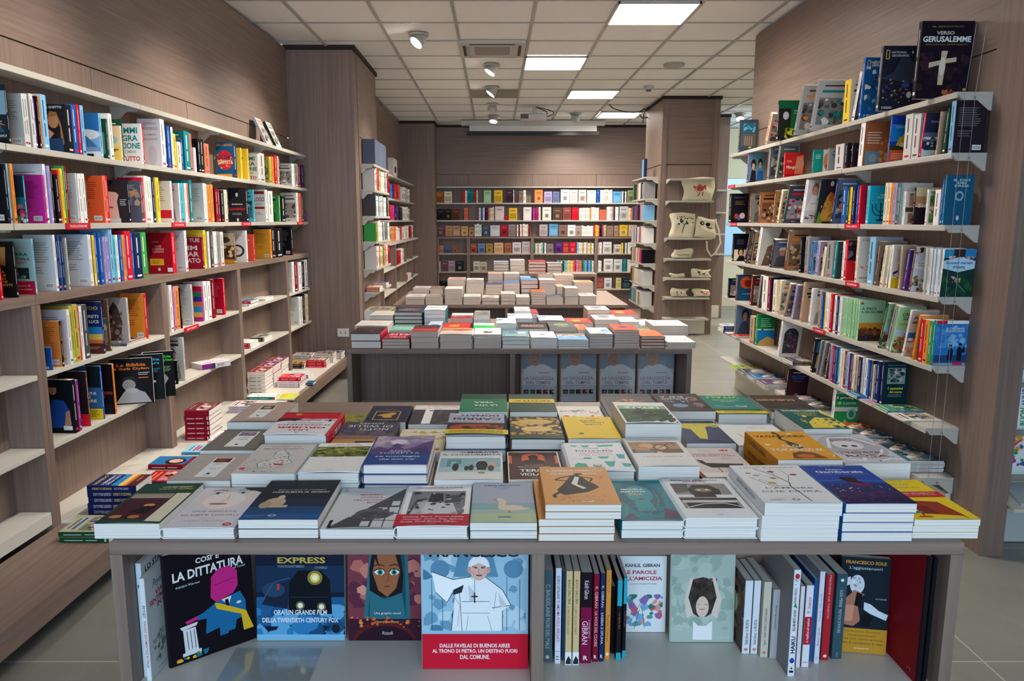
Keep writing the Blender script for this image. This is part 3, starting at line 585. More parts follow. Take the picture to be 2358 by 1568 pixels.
# ---------------------------------------------------------------- books on the front table
ART.update(
penny='R 4b2030 .06 .08 .72 .6;R a8998a .06 .6 .72 .72;L 6b5a50 .012 .1,.69 .7,.69;R e6dcc0 .74 .03 .98 .73;E d8a060 .52 .42 .09 .035;P 15121a .3,.24 .62,.2 .66,.38 .5,.4;E c98a5a .22 .14 .1 .04;E d07a3a .5 .13 .09 .04;E 2a1418 .36 .13 .06 .03;TBI e8e6cc .64 .9 .52 .035 LOUISE PENNY;TBI cdb85a .64 .845 .56 .04 CASE DI VETRO',
fiocchi='R dcd6da 0 0 1 1;E e6d6d0 .52 .72 .42 .3;E f0e2dc .5 .66 .3 .22;P 3a2c2a .62,1 1,1 1,.84 .86,.9 .72,.93;L 5a4640 .02 .2,.9 .3,.93 .42,.91;L 5a4640 .02 .58,.92 .7,.94 .8,.91;E d8dfe2 .3 .84 .08 .028;E 3c6470 .3 .84 .034 .024;E 15181c .3 .84 .014 .012;L 4a3a38 .008 .21,.845 .3,.87 .39,.845;E d8dfe2 .68 .85 .08 .028;E 3c6470 .68 .85 .034 .024;E 15181c .68 .85 .014 .012;L 4a3a38 .008 .59,.855 .68,.88 .77,.855;L c0a098 .012 .52,.8 .54,.66 .46,.63;E c08078 .46 .56 .14 .024;L 8a4a48 .008 .33,.56 .59,.56;T 6c6f7c .52 .37 .62 .03 DUE FIOCCHI;T 6c6f7c .5 .28 .8 .03 DI NEVE UGUALI;T 8a8c96 .5 .2 .2 .014 un romanzo di;T 8a8c96 .5 .15 .55 .022 LAURA CALOSSO;E cf2a36 .86 .07 .06 .034;TB e8e6e6 .86 .07 .06 .026 SEM',
luce='R 22262e 0 .45 1 1;R 1c2f48 0 .28 1 .5;R 1d4a78 0 .1 1 .3;R 1c5a96 0 0 1 .12;E c2ad92 .3 .4 .14 .12;E c9b69c .34 .53 .05 .06;R c2ad92 .22 .27 .5 .33;E b09b80 .2 .34 .08 .09;TB 9aa0aa .55 .73 .66 .03 EMANUELE ALTISSIMO;TBI ececec .55 .67 .78 .035 LUCE RUBATA AL GIORNO;G 7f93ac .06 .05 .3 .09 2;E dfe4ea .4 .07 .05 .025;E 1c5a96 .4 .07 .03 .015',
coppola='R cfcfd0 0 0 1 1;P 4c4b50 .08,0 1,0 1,.98;E 5b5a60 .66 .33 .28 .14;E 47464c .66 .3 .22 .08;E 6a6970 .68 .28 .03 .02;TB c8504a .5 .82 .34 .03 MASSIMO;TB c8504a .52 .75 .34 .03 COPPOLA;TB c8504a .52 .68 .52 .03 UN PICCOLO;TB c8504a .58 .61 .2 .03 BUIO;E 222226 .1 .16 .03 .03;P 222226 .08,.02 .13,.02 .12,.14 .08,.14;G 8a8a8e .05 .9 .12 .98 5',
racconti='R efeeea 0 0 1 1;R 7b7c80 .1 .24 .92 .84;P 3c3d42 .1,.24 .4,.24 .34,.66 .2,.62;P b9babd .14,.24 .5,.24 .44,.6 .22,.56;P 2a2b30 .36,.5 .6,.5 .58,.78 .4,.8;P d0d1d3 .28,.24 .84,.24 .74,.54 .36,.56;P 4c4d52 .62,.52 .86,.56 .84,.74 .62,.72;S 5a5b60,a5a6aa,2e2f34 .1 .24 .92 .82 30 .05;TB b8303c .5 .93 .74 .03 I RACCONTI DELLE DONNE;T 7a5a5a .5 .895 .44 .014 A CURA DI ANNALENA BENINI',
ritorna='R aab3c2 0 .3 1 1;R 8fb0b4 0 .22 1 .45;R a9c2b4 0 .18 1 .3;R b9c8a0 0 0 1 .2;E e3cdb8 .62 .34 .2 .07;P e3cdb8 .7,.36 .96,.33 .74,.28;P e3cdb8 .42,.34 .5,.3 .56,.5 .5,.56 .44,.52;E e3cdb8 .45 .55 .05 .035;P d8704a .4,.56 .32,.54 .4,.53;L c8503a .016 .6,.28 .58,.22 .64,.22;TB 2a2e3a .5 .93 .62 .028 SAMUEL BENCHETRIT;TB 5a93c4 .5 .87 .26 .03 RITORNA;G 6a7a86 .42 .82 .56 .84 1;R 2c8a8a .42 .1 .62 .125;G e8e8e4 .46 .06 .58 .08 1',
parroco='R e2a05c 0 0 1 1;T 8a5a30 .55 .955 .3 .022 Jean Mercier;TB e8e2da .52 .89 .84 .05 IL SIGNOR PARROCO;TB e8e2da .5 .8 .68 .05 HA DATO DI MATTO;P 1a1614 .22,.28 .3,.22 .62,.3 .8,.42 .74,.52 .66,.6 .6,.7 .54,.78 .44,.74 .3,.5 .2,.36;P e9e2d8 .5,.72 .56,.7 .5,.5 .62,.4 .56,.38 .42,.52;L 1a1614 .03 .46,.74 .28,.68 .2,.62 .36,.6;L 1a1614 .025 .58,.7 .74,.66 .7,.58;E 1a1614 .56 .79 .07 .02;L 1a1614 .05 .26,.32 .14,.22 .16,.16;S 9a6a34 .2 .06 .9 .2 40 .012;L 9a6a34 .008 .62,.74 .9,.72 .84,.64;L e9e2d8 .02 .5,.07 .62,.05 .66,.09',
idda='R 1f8690 0 0 1 1;E 2a6f7c .5 .62 .44 .34;P 246674 .1,.5 .3,.9 .7,.92 .9,.6 .8,.2 .6,.1 .3,.2;E 2f97a0 .5 .64 .24 .22;P 2f97a0 .34,.2 .66,.2 .62,.6 .38,.6;P 6a4a68 .02,.02 .3,.02 .2,.16;P 6a4a68 .7,.02 .98,.02 .98,.2 .82,.26;E 7a3a4a .5 .5 .07 .014;L 6fb8bc .006 .1,.1 .2,.3 .4,.34 .5,.26;L 6fb8bc .006 .1,.2 .24,.4 .44,.42;L 6fb8bc .006 .5,.12 .7,.3 .8,.5 .78,.7;L 6fb8bc .006 .16,.04 .4,.12 .6,.1;TB e8f0ee .42 .76 .4 .04 MICHELA;TB e8f0ee .42 .7 .44 .04 MARZANO;TB e6c25a .44 .63 .24 .045 IDDA;G cfe0e0 .04 .9 .3 .92 1',
fedelta='R e6e7e8 0 0 1 1;R 8e8c8a .1 .22 .92 .86;P 35302e .34,.5 .74,.5 .78,.7 .66,.82 .42,.82 .3,.7;P 5a5654 .1,.86 .1,.6 .3,.64 .36,.86;R dddddd .1 .5 .34 .56;R e4e4e4 .66 .48 .92 .56;R 2a2624 .1 .42 .92 .47;R c9c9c9 .12 .36 .9 .42;R 2a2624 .16 .22 .88 .36;L e4e4e4 .02 .14,.24 .4,.33 .7,.34 .9,.26;E 8c7c72 .53 .68 .13 .05;E e8e4e0 .47 .685 .03 .012;E e8e4e0 .59 .685 .03 .012;TB 2a2a2a .5 .955 .7 .028 MARCO MISSIROLI;TB b8303c .5 .91 .36 .028 FEDELTA\';G 555555 .46 .06 .58 .08 1',
amore='R e9e8e6 0 0 1 1;T 8a8c90 .52 .93 .8 .03 LIDIA RAVERA;L 6a5040 .016 .62,.03 .6,.2 .56,.4 .6,.5 .5,.7 .3,.9;L 6a5040 .01 .57,.42 .34,.4 .12,.66;L 6a5040 .008 .6,.52 .7,.7 .66,.9;L 6a5040 .008 .4,.41 .3,.56 .22,.6;L 6a5040 .006 .5,.7 .52,.86 .44,.95;L 6a5040 .006 .56,.6 .4,.66 .3,.74;E 8a4030 .5 .8 .05 .022;E 8a4030 .78 .72 .05 .022;E 9a7a5a .44 .62 .045 .02;E c9b040 .36 .49 .06 .026;E 8ab0a0 .24 .7 .05 .02;E b07a5a .16 .76 .04 .018;T 55585e .52 .36 .64 .034 L\'AMORE;T 55585e .5 .27 .8 .034 CHE DURA;G 9a9a9a .1 .05 .3 .09 2;E 77787c .44 .07 .05 .022;E e9e8e6 .44 .07 .03 .014;L c8c8c8 .004 .36,.02 .36,.12',
gamb='R 2749a0 0 .45 1 1;R 22356e 0 .3 1 .5;R 3a2a58 0 .12 1 .34;R 2b2148 0 0 1 .14;L 4f8cd0 .02 0,.56 .5,.6 1,.55;E 1c1626 .5 .62 .13 .055;P 2a1a2a .4,.6 .58,.62 .66,.5 .44,.48;P 7a2a48 .44,.54 .74,.46 .7,.4 .46,.44;S f0c8a8,e89a8a .1 .26 .92 .46 16 .018;S 4a3a6a,5a3a70 .05 .04 .95 .3 40 .03;T d0dcf0 .5 .97 .4 .016 Narratori   Feltrinelli;TB eceff4 .46 .88 .26 .034 Chiara;TB eceff4 .5 .815 .74 .06 Gamberale;T 8a9ad8 .52 .755 .76 .028 L\'isola dell\'abbandono',
papi='R eccd2e 0 0 1 1;L 3a3a20 .004 .1,.93 .9,.93;T 4a4a20 .5 .97 .4 .018 Narratori Feltrinelli;T 5a5a24 .45 .87 .56 .035 Giacomo Papi;T 5a5a24 .5 .78 .66 .035 Il censimento/dei radical chic;P 9a3a24 .22,.12 .84,.06 .74,.4 .3,.44;P 7a2a20 .3,.12 .5,.1 .46,.3 .3,.32;L 5a2018 .02 .24,.12 .2,.04;L 5a2018 .02 .8,.08 .84,.02;E 2f8a80 .16 .16 .1 .03;P c8542a .1,.04 .34,.03 .3,.07 .14,.07',
steinbeck='R b9aea6 0 0 1 1;S b3a79f,c0b6ae 0 0 1 1 60 .03;R eeeeec .36 .12 .7 .84;R 6a2a20 .39 .66 .67 .82;E 8a4a2a .5 .74 .08 .05;R 3a2018 .39 .66 .5 .7;T 55555a .53 .6 .2 .05 JOHN/STEINBECK;T 8a8a8e .53 .42 .22 .06 L\'inverno del nostro/scontento;E 3a3a3e .53 .24 .03 .03;G 77777b .47 .17 .6 .2 1',
carver='R 7a746c 0 0 1 1;R ececea .34 .16 .7 .88;R a88a90 .37 .68 .67 .86;R 4a5a8a .37 .68 .67 .73;S b05a50,4a5a90 .37 .68 .67 .84 12 .04;T 77777b .53 .6 .2 .03 RAYMOND;T 55555a .53 .5 .18 .05 CARVER;E 3a3a3e .52 .26 .03 .03',
fante='R b8a296 0 0 1 1;R ececea .3 .2 .62 .86;R 4a3c30 .33 .64 .6 .84;E c9b890 .46 .74 .08 .05;T 77777b .46 .5 .2 .07 JOHN/FANTE;E 3a3a3e .46 .3 .03 .03;R 5a3a34 .05 .0 .95 .015',
coe='R cfc8c2 0 0 1 1;T c0545c .48 .96 .2 .016 Feltrinelli;TB c8505a .5 .89 .52 .045 Jonathan Coe;TB 8a5a7a .48 .81 .68 .045 Middle England;P dcd6d0 .34,.16 .6,.14 .82,.34 .7,.46 .6,.62 .5,.78 .4,.7 .38,.5 .28,.3;L 4f93ac .014 .34,.16 .6,.14 .82,.34 .7,.46 .66,.62 .5,.78 .4,.7 .42,.5 .26,.3 .34,.16;L 4f93ac .014 .34,.16 .16,.08 .1,.12;S c04a50,3a5a7a,7a8a90,a06a50 .36 .18 .7 .66 34 .022;R b83a40 .56 .24 .7 .29;S c04a50,5a7a90 .06 .1 .95 .74 22 .014;E c83a44 .1 .14 .05 .03;S 8a7a70,5a8a60 .3 .02 .7 .06 8 .02',
zeniter='R ecebe6 0 0 1 1;TB 4a4a4e .52 .955 .44 .022 ALICE ZENITER;TB b8404a .5 .905 .6 .026 L\'ARTE DI PERDERE;R 6d7430 .03 .5 .97 .86;S 8a9440,4f5a24,a8a860,38421c .03 .5 .97 .86 70 .06;L b9b878 .01 .1,.55 .5,.66 .95,.8;L 3a4420 .015 .5,.5 .8,.7 .9,.86;G 77777a .45 .05 .57 .07 1',
torretta='R 2a4a88 0 0 1 .34;R 8a7c98 0 .34 1 1;S b8a8b0,a898b8,9488a4,c8b4b4 0 .6 1 1 50 .09;P 5a4478 0,.3 0,.5 .12,.6 .28,.52 .42,.66 .56,.5 .7,.58 .84,.74 1,.82 1,.3;P 3f3568 .1,.3 .3,.46 .5,.36 .7,.5 .9,.6 1,.3;E dccfe0 .42 .78 .14 .09;P 4a3a70 .3,.62 .4,.72 .5,.66 .56,.6;R 24488a 0 0 1 .34;T e8e8f0 .5 .44 .36 .045 ANNA;T e8e8f0 .5 .37 .66 .045 TORRETTA;TB e8ecf2 .5 .25 .7 .05 La montagna;TB e8ecf2 .5 .16 .56 .045 che non c\'e\';G a8b8d8 .46 .06 .56 .07 1',
moravia='R e6e4e0 0 0 1 1;R 8fb4ba .03 .24 .97 .72;R a9c6c8 .03 .24 .97 .4;P 5f8e98 .14,.42 .14,.66 .36,.68 .36,.5 .3,.5 .28,.6 .2,.6 .2,.42;E 33302e .28 .4 .05 .13;E 33302e .45 .36 .035 .08;E 33302e .52 .38 .04 .1;E 2c2826 .68 .46 .09 .16;R 2c2826 .61 .3 .75 .46;E c9b0a8 .84 .5 .07 .1;E 55443e .82 .36 .05 .1;E d8d0c8 .68 .63 .06 .02;TB 4a4e54 .5 .93 .36 .04 ALBERTO;TB 4a4e54 .7 .93 .5 .06 MORAVIA;TB 55585e .52 .84 .92 .055 IL CONFORMISTA;L a8a8a4 .004 .04,.2 .96,.2;E b8905a .68 .2 .06 .03',
terra='R e6e2dc 0 0 1 1;R 4e2a24 .03 .03 .97 .97;E d8663c .5 .82 .22 .1;R d8663c .28 .58 .72 .82;P 2a1612 .28,.58 .72,.58 .7,.66 .6,.7 .56,.86 .5,.88 .42,.84 .42,.7 .3,.66;E 2a1612 .5 .8 .1 .05;L 2a1612 .012 .6,.86 .64,.92;R d8663c .03 .56 .09 .84;R d8663c .91 .56 .97 .84;T c8a090 .5 .5 .34 .028 MOHAMED;T e0d0c8 .5 .44 .6 .03 MBOUGAR SARR;TB f0ece8 .5 .32 .56 .09 TERRA;TB f0ece8 .5 .19 .56 .09 VIOLATA;T d8ccc4 .5 .08 .24 .03 edizioni e/o',
kinsella='R ececee 0 0 1 1;P 2fb3a0 .3,.9 .44,.9 .42,.83 .32,.83;P 2fb3a0 .56,.9 .86,.92 .84,.86 .6,.84;P 2fb3a0 .12,.9 .24,.9 .22,.86 .14,.85;L 2fb3a0 .01 .08,.86 .28,.85;T 6a6f78 .46 .78 .26 .035 SOPHIE;T 55606a .5 .69 .62 .06 kinsella;T c06a80 .5 .61 .5 .03 LA FAMIGLIA;T c06a80 .5 .54 .56 .03 PRIMA DI TUTTO!;P 2fb3a0 .5,.48 .7,.48 .66,.4 .54,.4;E 2fb3a0 .34 .42 .07 .03;P 2fb3a0 .82,.56 .96,.54 .94,.4 .84,.4;L 2fb3a0 .008 .06,.4 .3,.38;L d8a0a0 .008 .7,.95 .78,.5 .74,.3;P 2fb3a0 .08,.08 .3,.08 .28,.22 .16,.26 .1,.2;P 2fb3a0 .58,.3 .76,.3 .7,.12 .62,.12;P 2fb3a0 .84,.24 1,.22 .96,.12 .86,.12;E 2fb3a0 .45 .16 .07 .05;E ececee .45 .17 .05 .035;E c84a50 .44 .16 .02 .012',
nesi='R e6e2de 0 0 1 1;T 8a8a90 .5 .93 .4 .03 EDOARDO/NESI;R b08a6a .04 .44 .92 .84;R 7a5a48 .04 .44 .92 .58;E 8a4a34 .58 .64 .14 .12;E d0b090 .58 .64 .1 .08;E d8a880 .34 .7 .12 .1;E c88a60 .24 .58 .14 .08;R 5f8a90 .1 .44 .4 .52;L 3a2a24 .016 .52,.6 .8,.82 .86,.7;E d8c8b0 .5 .46 .05 .025;T 8a8078 .5 .3 .66 .035 L\'ESTATE INFINITA;G a8a8a8 .42 .16 .56 .18 1',
lemaitre='R d6cbc4 0 0 1 1;TB d2303c .76 .9 .12 .05 (;E d2303c .8 .9 .07 .035;R d6cbc4 .8 .85 .82 .95;T c06868 .42 .89 .22 .02 Mondadori;TB b85c58 .48 .76 .66 .032 PIERRE LEMAITRE;TB 6a5a58 .5 .7 .8 .032 CI RIVEDIAMO LASSU\';G 8a7a76 .6 .58 .84 .63 3;P 2a2422 .1,.56 .2,.46 .5,.44 .9,.42 .86,.34 .6,.3 .3,.3 .2,.42;P 2a2422 .14,.58 .24,.54 .28,.44 .2,.44;L 2a2422 .014 .4,.34 .42,.18 .38,.1;L 2a2422 .014 .56,.32 .6,.16 .56,.08;R e6e0da 0 0 1 .14;P 8c2028 0,0 .08,0 .04,.24 0,.3',
vagab='R e3a030 0 0 1 1;TB 2c241c .46 .93 .06 .07 I;TB 2c241c .48 .81 .84 .08 VAGABONDI;L 3a3530 .05 .46,.98 .5,.86 .44,.7 .6,.5 .56,.36;P 4a4540 .46,.6 .56,.56 .66,.4 .56,.34 .46,.46;TB e8dfd0 .5 .45 .36 .09 OLGA;TB e8dfd0 .5 .32 .86 .09 TOKARCZUK;P 7a4a28 .26,.02 .34,.2 .5,.26 .7,.2 .8,.02;E d07030 .5 .1 .14 .06;E e8dfd0 .12 .5 .05 .025;E e8dfd0 .7 .9 .05 .025;L e8dfd0 .02 .88,.2 .96,.14 .9,.08',
eco='R c8c8cc 0 0 1 1;E b0b0b6 .5 .55 .5 .42;L e6e6ea .05 .1,.5 .3,.86 .7,.88 .92,.6;L a0a0a8 .03 .16,.5 .34,.78 .66,.8 .84,.58;L e6e6ea .04 .14,.34 .4,.2 .7,.22 .9,.44;L a0a0a8 .03 .2,.4 .42,.3;L e6e6ea .05 .1,.1 .36,.06 .4,.16;L e6e6ea .05 .6,.06 .8,.14 .96,.1;L a0a0a8 .02 .6,.1 .9,.2;E d8d8dc .46 .6 .24 .16;T 8a4a44 .46 .83 .3 .03 UMBERTO;T 8a4a44 .46 .77 .36 .06 ECO;E 2a2a30 .38 .56 .05 .03;E 2a2a30 .54 .56 .05 .03;T 8a3a3a .46 .4 .06 .04 IL;T 8a3a3a .48 .33 .66 .06 NOME/DELLA;T 8a3a3a .5 .22 .66 .07 ROSA;E 4a4a50 .58 .05 .02 .015',
gruber='R e6e2e2 0 0 1 1;R b89aa0 0 .3 1 .4;S c8b0b4,d8c8cc,a88a90 0 .3 1 .42 30 .06;R c41f34 0 0 1 .3;R 9a1828 0 .02 1 .06;E c88a4a .74 .1 .06 .05;P 2a2628 .6,.3 1,.3 1,.48 .84,.4 .7,.42;R 2a2628 .1 .34 .14 .44;T b86a70 .5 .94 .1 .05 A;TB b8343e .5 .84 .3 .06 LILLI;TB b8343e .5 .72 .8 .08 GRUBER;T 4a4448 .5 .6 .84 .06 INGANNO;G 8a7a7e .2 .48 .8 .53 2',
jones='R 4a4a5c 0 0 1 .62;R 8a6a58 0 .62 1 .8;R c08a50 0 .8 1 1;S 5a586a,6a5a60,3c3e52 0 .4 1 .66 30 .08;T e0d8d0 .4 .34 .5 .1 NOTTI;T e0d8d0 .5 .2 .8 .1 DI WILLIE;T e0d8d0 .5 .06 .46 .08 JONES;R 3a2c28 .3 .88 .6 .97',
saviano='R ddd6bc 0 0 1 1;S c8b070,a8b078,e0c880,b89858 0 .1 1 .9 50 .07;E c0503a .14 .9 .05 .03;T 8a6a5a .5 .16 .7 .03 ROBERTO SAVIANO;T a07a50 .5 .3 .5 .03 IL GRANDE;S 4a3a2a .6 .4 .95 .7 14 .02',
carrisi='R aab0c4 0 0 1 .44;R 2a1c18 0 .44 1 .78;E a83a20 .5 .64 .46 .14;E 1a0f0e .46 .66 .3 .1;E 8a3420 .46 .68 .14 .05;R 1a4a40 0 .92 1 1;TB 2e3036 .5 .1 .76 .09 DONATO;TB 2e3036 .5 .26 .84 .11 CARRISI;TB a83a34 .5 .4 .86 .04 IL GIOCO DEL SUGGERITORE;E dcd8d4 .84 .08 .05 .03',
vera='R 2a7a58 0 0 1 1;TB e8ece8 .46 .66 .5 .08 LA VITA;TB e8ece8 .5 .5 .44 .08 VERA;R 1d4a3a 0 0 1 .3;G 9ac0b0 .3 .84 .7 .87 1',
nero='R 3c3a34 0 0 1 1;S c89a48,b88a3c,d8ac58 0 0 1 .84 90 .07;E d8b468 .5 .24 .34 .12;E e0c078 .5 .58 .3 .12;T a88a50 .5 .27 .4 .03 ANTONIO/MANZINI;T a88a50 .5 .58 .34 .035 GLI ULTIMI;T 8a6a30 .5 .4 .1 .02 di;R 2a4a3c 0 .86 1 1',
come='R ecc62c 0 0 1 1;TB 6a5a20 .42 .38 .34 .05 COME;TB 6a5a20 .4 .28 .44 .06 NOCHE;TB 6a5a20 .5 .2 .3 .05 MURE;TB c04a30 .36 .1 .3 .04 TASSINI;E 55523a .72 .8 .05 .03;G 8a7a30 .4 .93 .56 .95 1',
floral='R e6e2da 0 0 1 1;S c85a50,e09a90,5a9a80 .05 .2 .95 .9 26 .05;TB b86a60 .55 .3 .6 .06 I GIORNI;E c83a34 .3 .78 .12 .08',
letale='R e8e8e4 0 0 1 1;R 1f4a34 .04 .3 .96 .97;R 8fb08a .04 .18 .96 .34;P 101c16 .34,.5 .5,.4 .7,.44 .76,.56 .6,.64 .62,.76 .46,.74 .3,.62;P 101c16 .52,.4 .6,.4 .62,.24 .54,.26;S 2f6a44,16402c .06 .4 .94 .94 30 .06;TB e8efe8 .5 .13 .72 .1 BIANCO;TB e8efe8 .5 .26 .66 .1 LETALE;G 9ab89a .3 .93 .7 .96 1',
navy='R 3c4666 0 0 1 1;P cfc04e 0,.2 .3,.28 .4,.6 .5,.84 .64,.8 .66,.4 .96,.26 1,.12 0,.1;S d8cc68,b8ac48 0 .12 1 .3 20 .06;T dfe2e8 .5 .04 .6 .03 la casa degli sguardi;E 2c3450 .5 .92 .3 .04',
lamp='R e6e6e2 0 0 1 1;P 2a3230 .34,.5 .5,.84 .6,.84 .7,.5;R 2a3230 .5 .84 .53 .96;L b84a44 .012 .76,.7 .8,.5;E 3a5a50 .5 .5 .16 .04;G 8a8a8a .2 .2 .6 .24 1',
perrone='R 1d5c58 0 0 1 1;P e6cf4c 0,.7 .06,.5 .4,.44 .7,.7 .8,1 0,1;P e6cf4c 0,0 0,.6 .12,.2;E e6d878 .6 .4 .05 .04;TB e8e8dc .48 .1 .86 .09 ROBERTO PERRONE;TB d8c048 .48 .24 .5 .06 LA SECONDA VITA;TB d8c048 .5 .34 .4 .05 DI ANNIBALE;P d8a848 .7,.6 .8,.56 .76,.76;S 8ab0a4,0f403e .1 .5 .9 .95 20 .03',
dubl='R 3a3430 0 0 1 1;TB c8905a .56 .3 .8 .11 DUBLINESI;R 5a5048 0 .8 1 .86;S 4a4238,2c2824 0 .4 1 .95 20 .08;G 8a7a6a .3 .5 .8 .55 1',
vitali='R 1f7c70 0 0 1 1;TB a8c83c .5 .1 .7 .11 VITALI;T cfe0d8 .5 .26 .56 .04 CERTE FORTUNE;T cfe0d8 .5 .34 .3 .03 romanzo;E d8dcd8 .34 .6 .12 .05;E 1f7c70 .34 .59 .09 .03;L c8ccc8 .014 .44,.6 .7,.64 .9,.58;R d8b840 0 .9 1 1;R 15403c 0 .78 1 .88',
ferr='R 3a3438 0 0 1 1;E 8a6a60 .22 .3 .12 .12;E 8a6a60 .2 .66 .12 .12;TB b8c0cc .62 .2 .5 .09 ELENA;TB b8c0cc .6 .32 .56 .08 FERRANTE;TB 9ab0d0 .6 .46 .5 .08 LA VITA;S 2a2428,4a4044 0 0 1 .9 20 .08;G a8a8b0 .2 .06 .8 .08 1;E 6a90b0 .6 .7 .16 .1',
drago='R 55555a 0 0 1 1;S d07a48,e08a50,c86a3c .2 .3 .8 .95 26 .05;L d88050 .03 .2,.4 .5,.6 .8,.9;R 47474c 0 0 1 .2',
frame='R 2f3248 0 0 1 1;R b8905a .22 .34 .84 .88;R 252a3c .25 .37 .81 .85;E c89a50 .5 .7 .12 .06;P c89a50 .3,.5 .5,.72 .78,.6 .6,.52 .4,.44;L d8a858 .012 .34,.44 .7,.46;T b8a890 .5 .24 .3 .03 Paulo Coelho;T b8a890 .5 .92 .3 .02 HIPPIE',
strip='R 4a464a 0 0 1 1;R e6e2e0 0 0 1 .24;R ecebe8 .56 .1 .74 1;S 5a565a,3c383c 0 .3 .5 1 20 .08;E b8303c .6 .3 .06 .03;T 4a4a4e .6 .17 .4 .04 Daniele Derossi;T 4a4a4e .4 .08 .66 .05 Non sono stato io',
small='R 8a8a3c 0 0 1 1;S b86a3a,c8a040,5a7a40,3a6a6a .05 .1 .95 .8 40 .07;R 3a3a4a 0 .84 1 1')
T1 = 'books stacked on the front table'
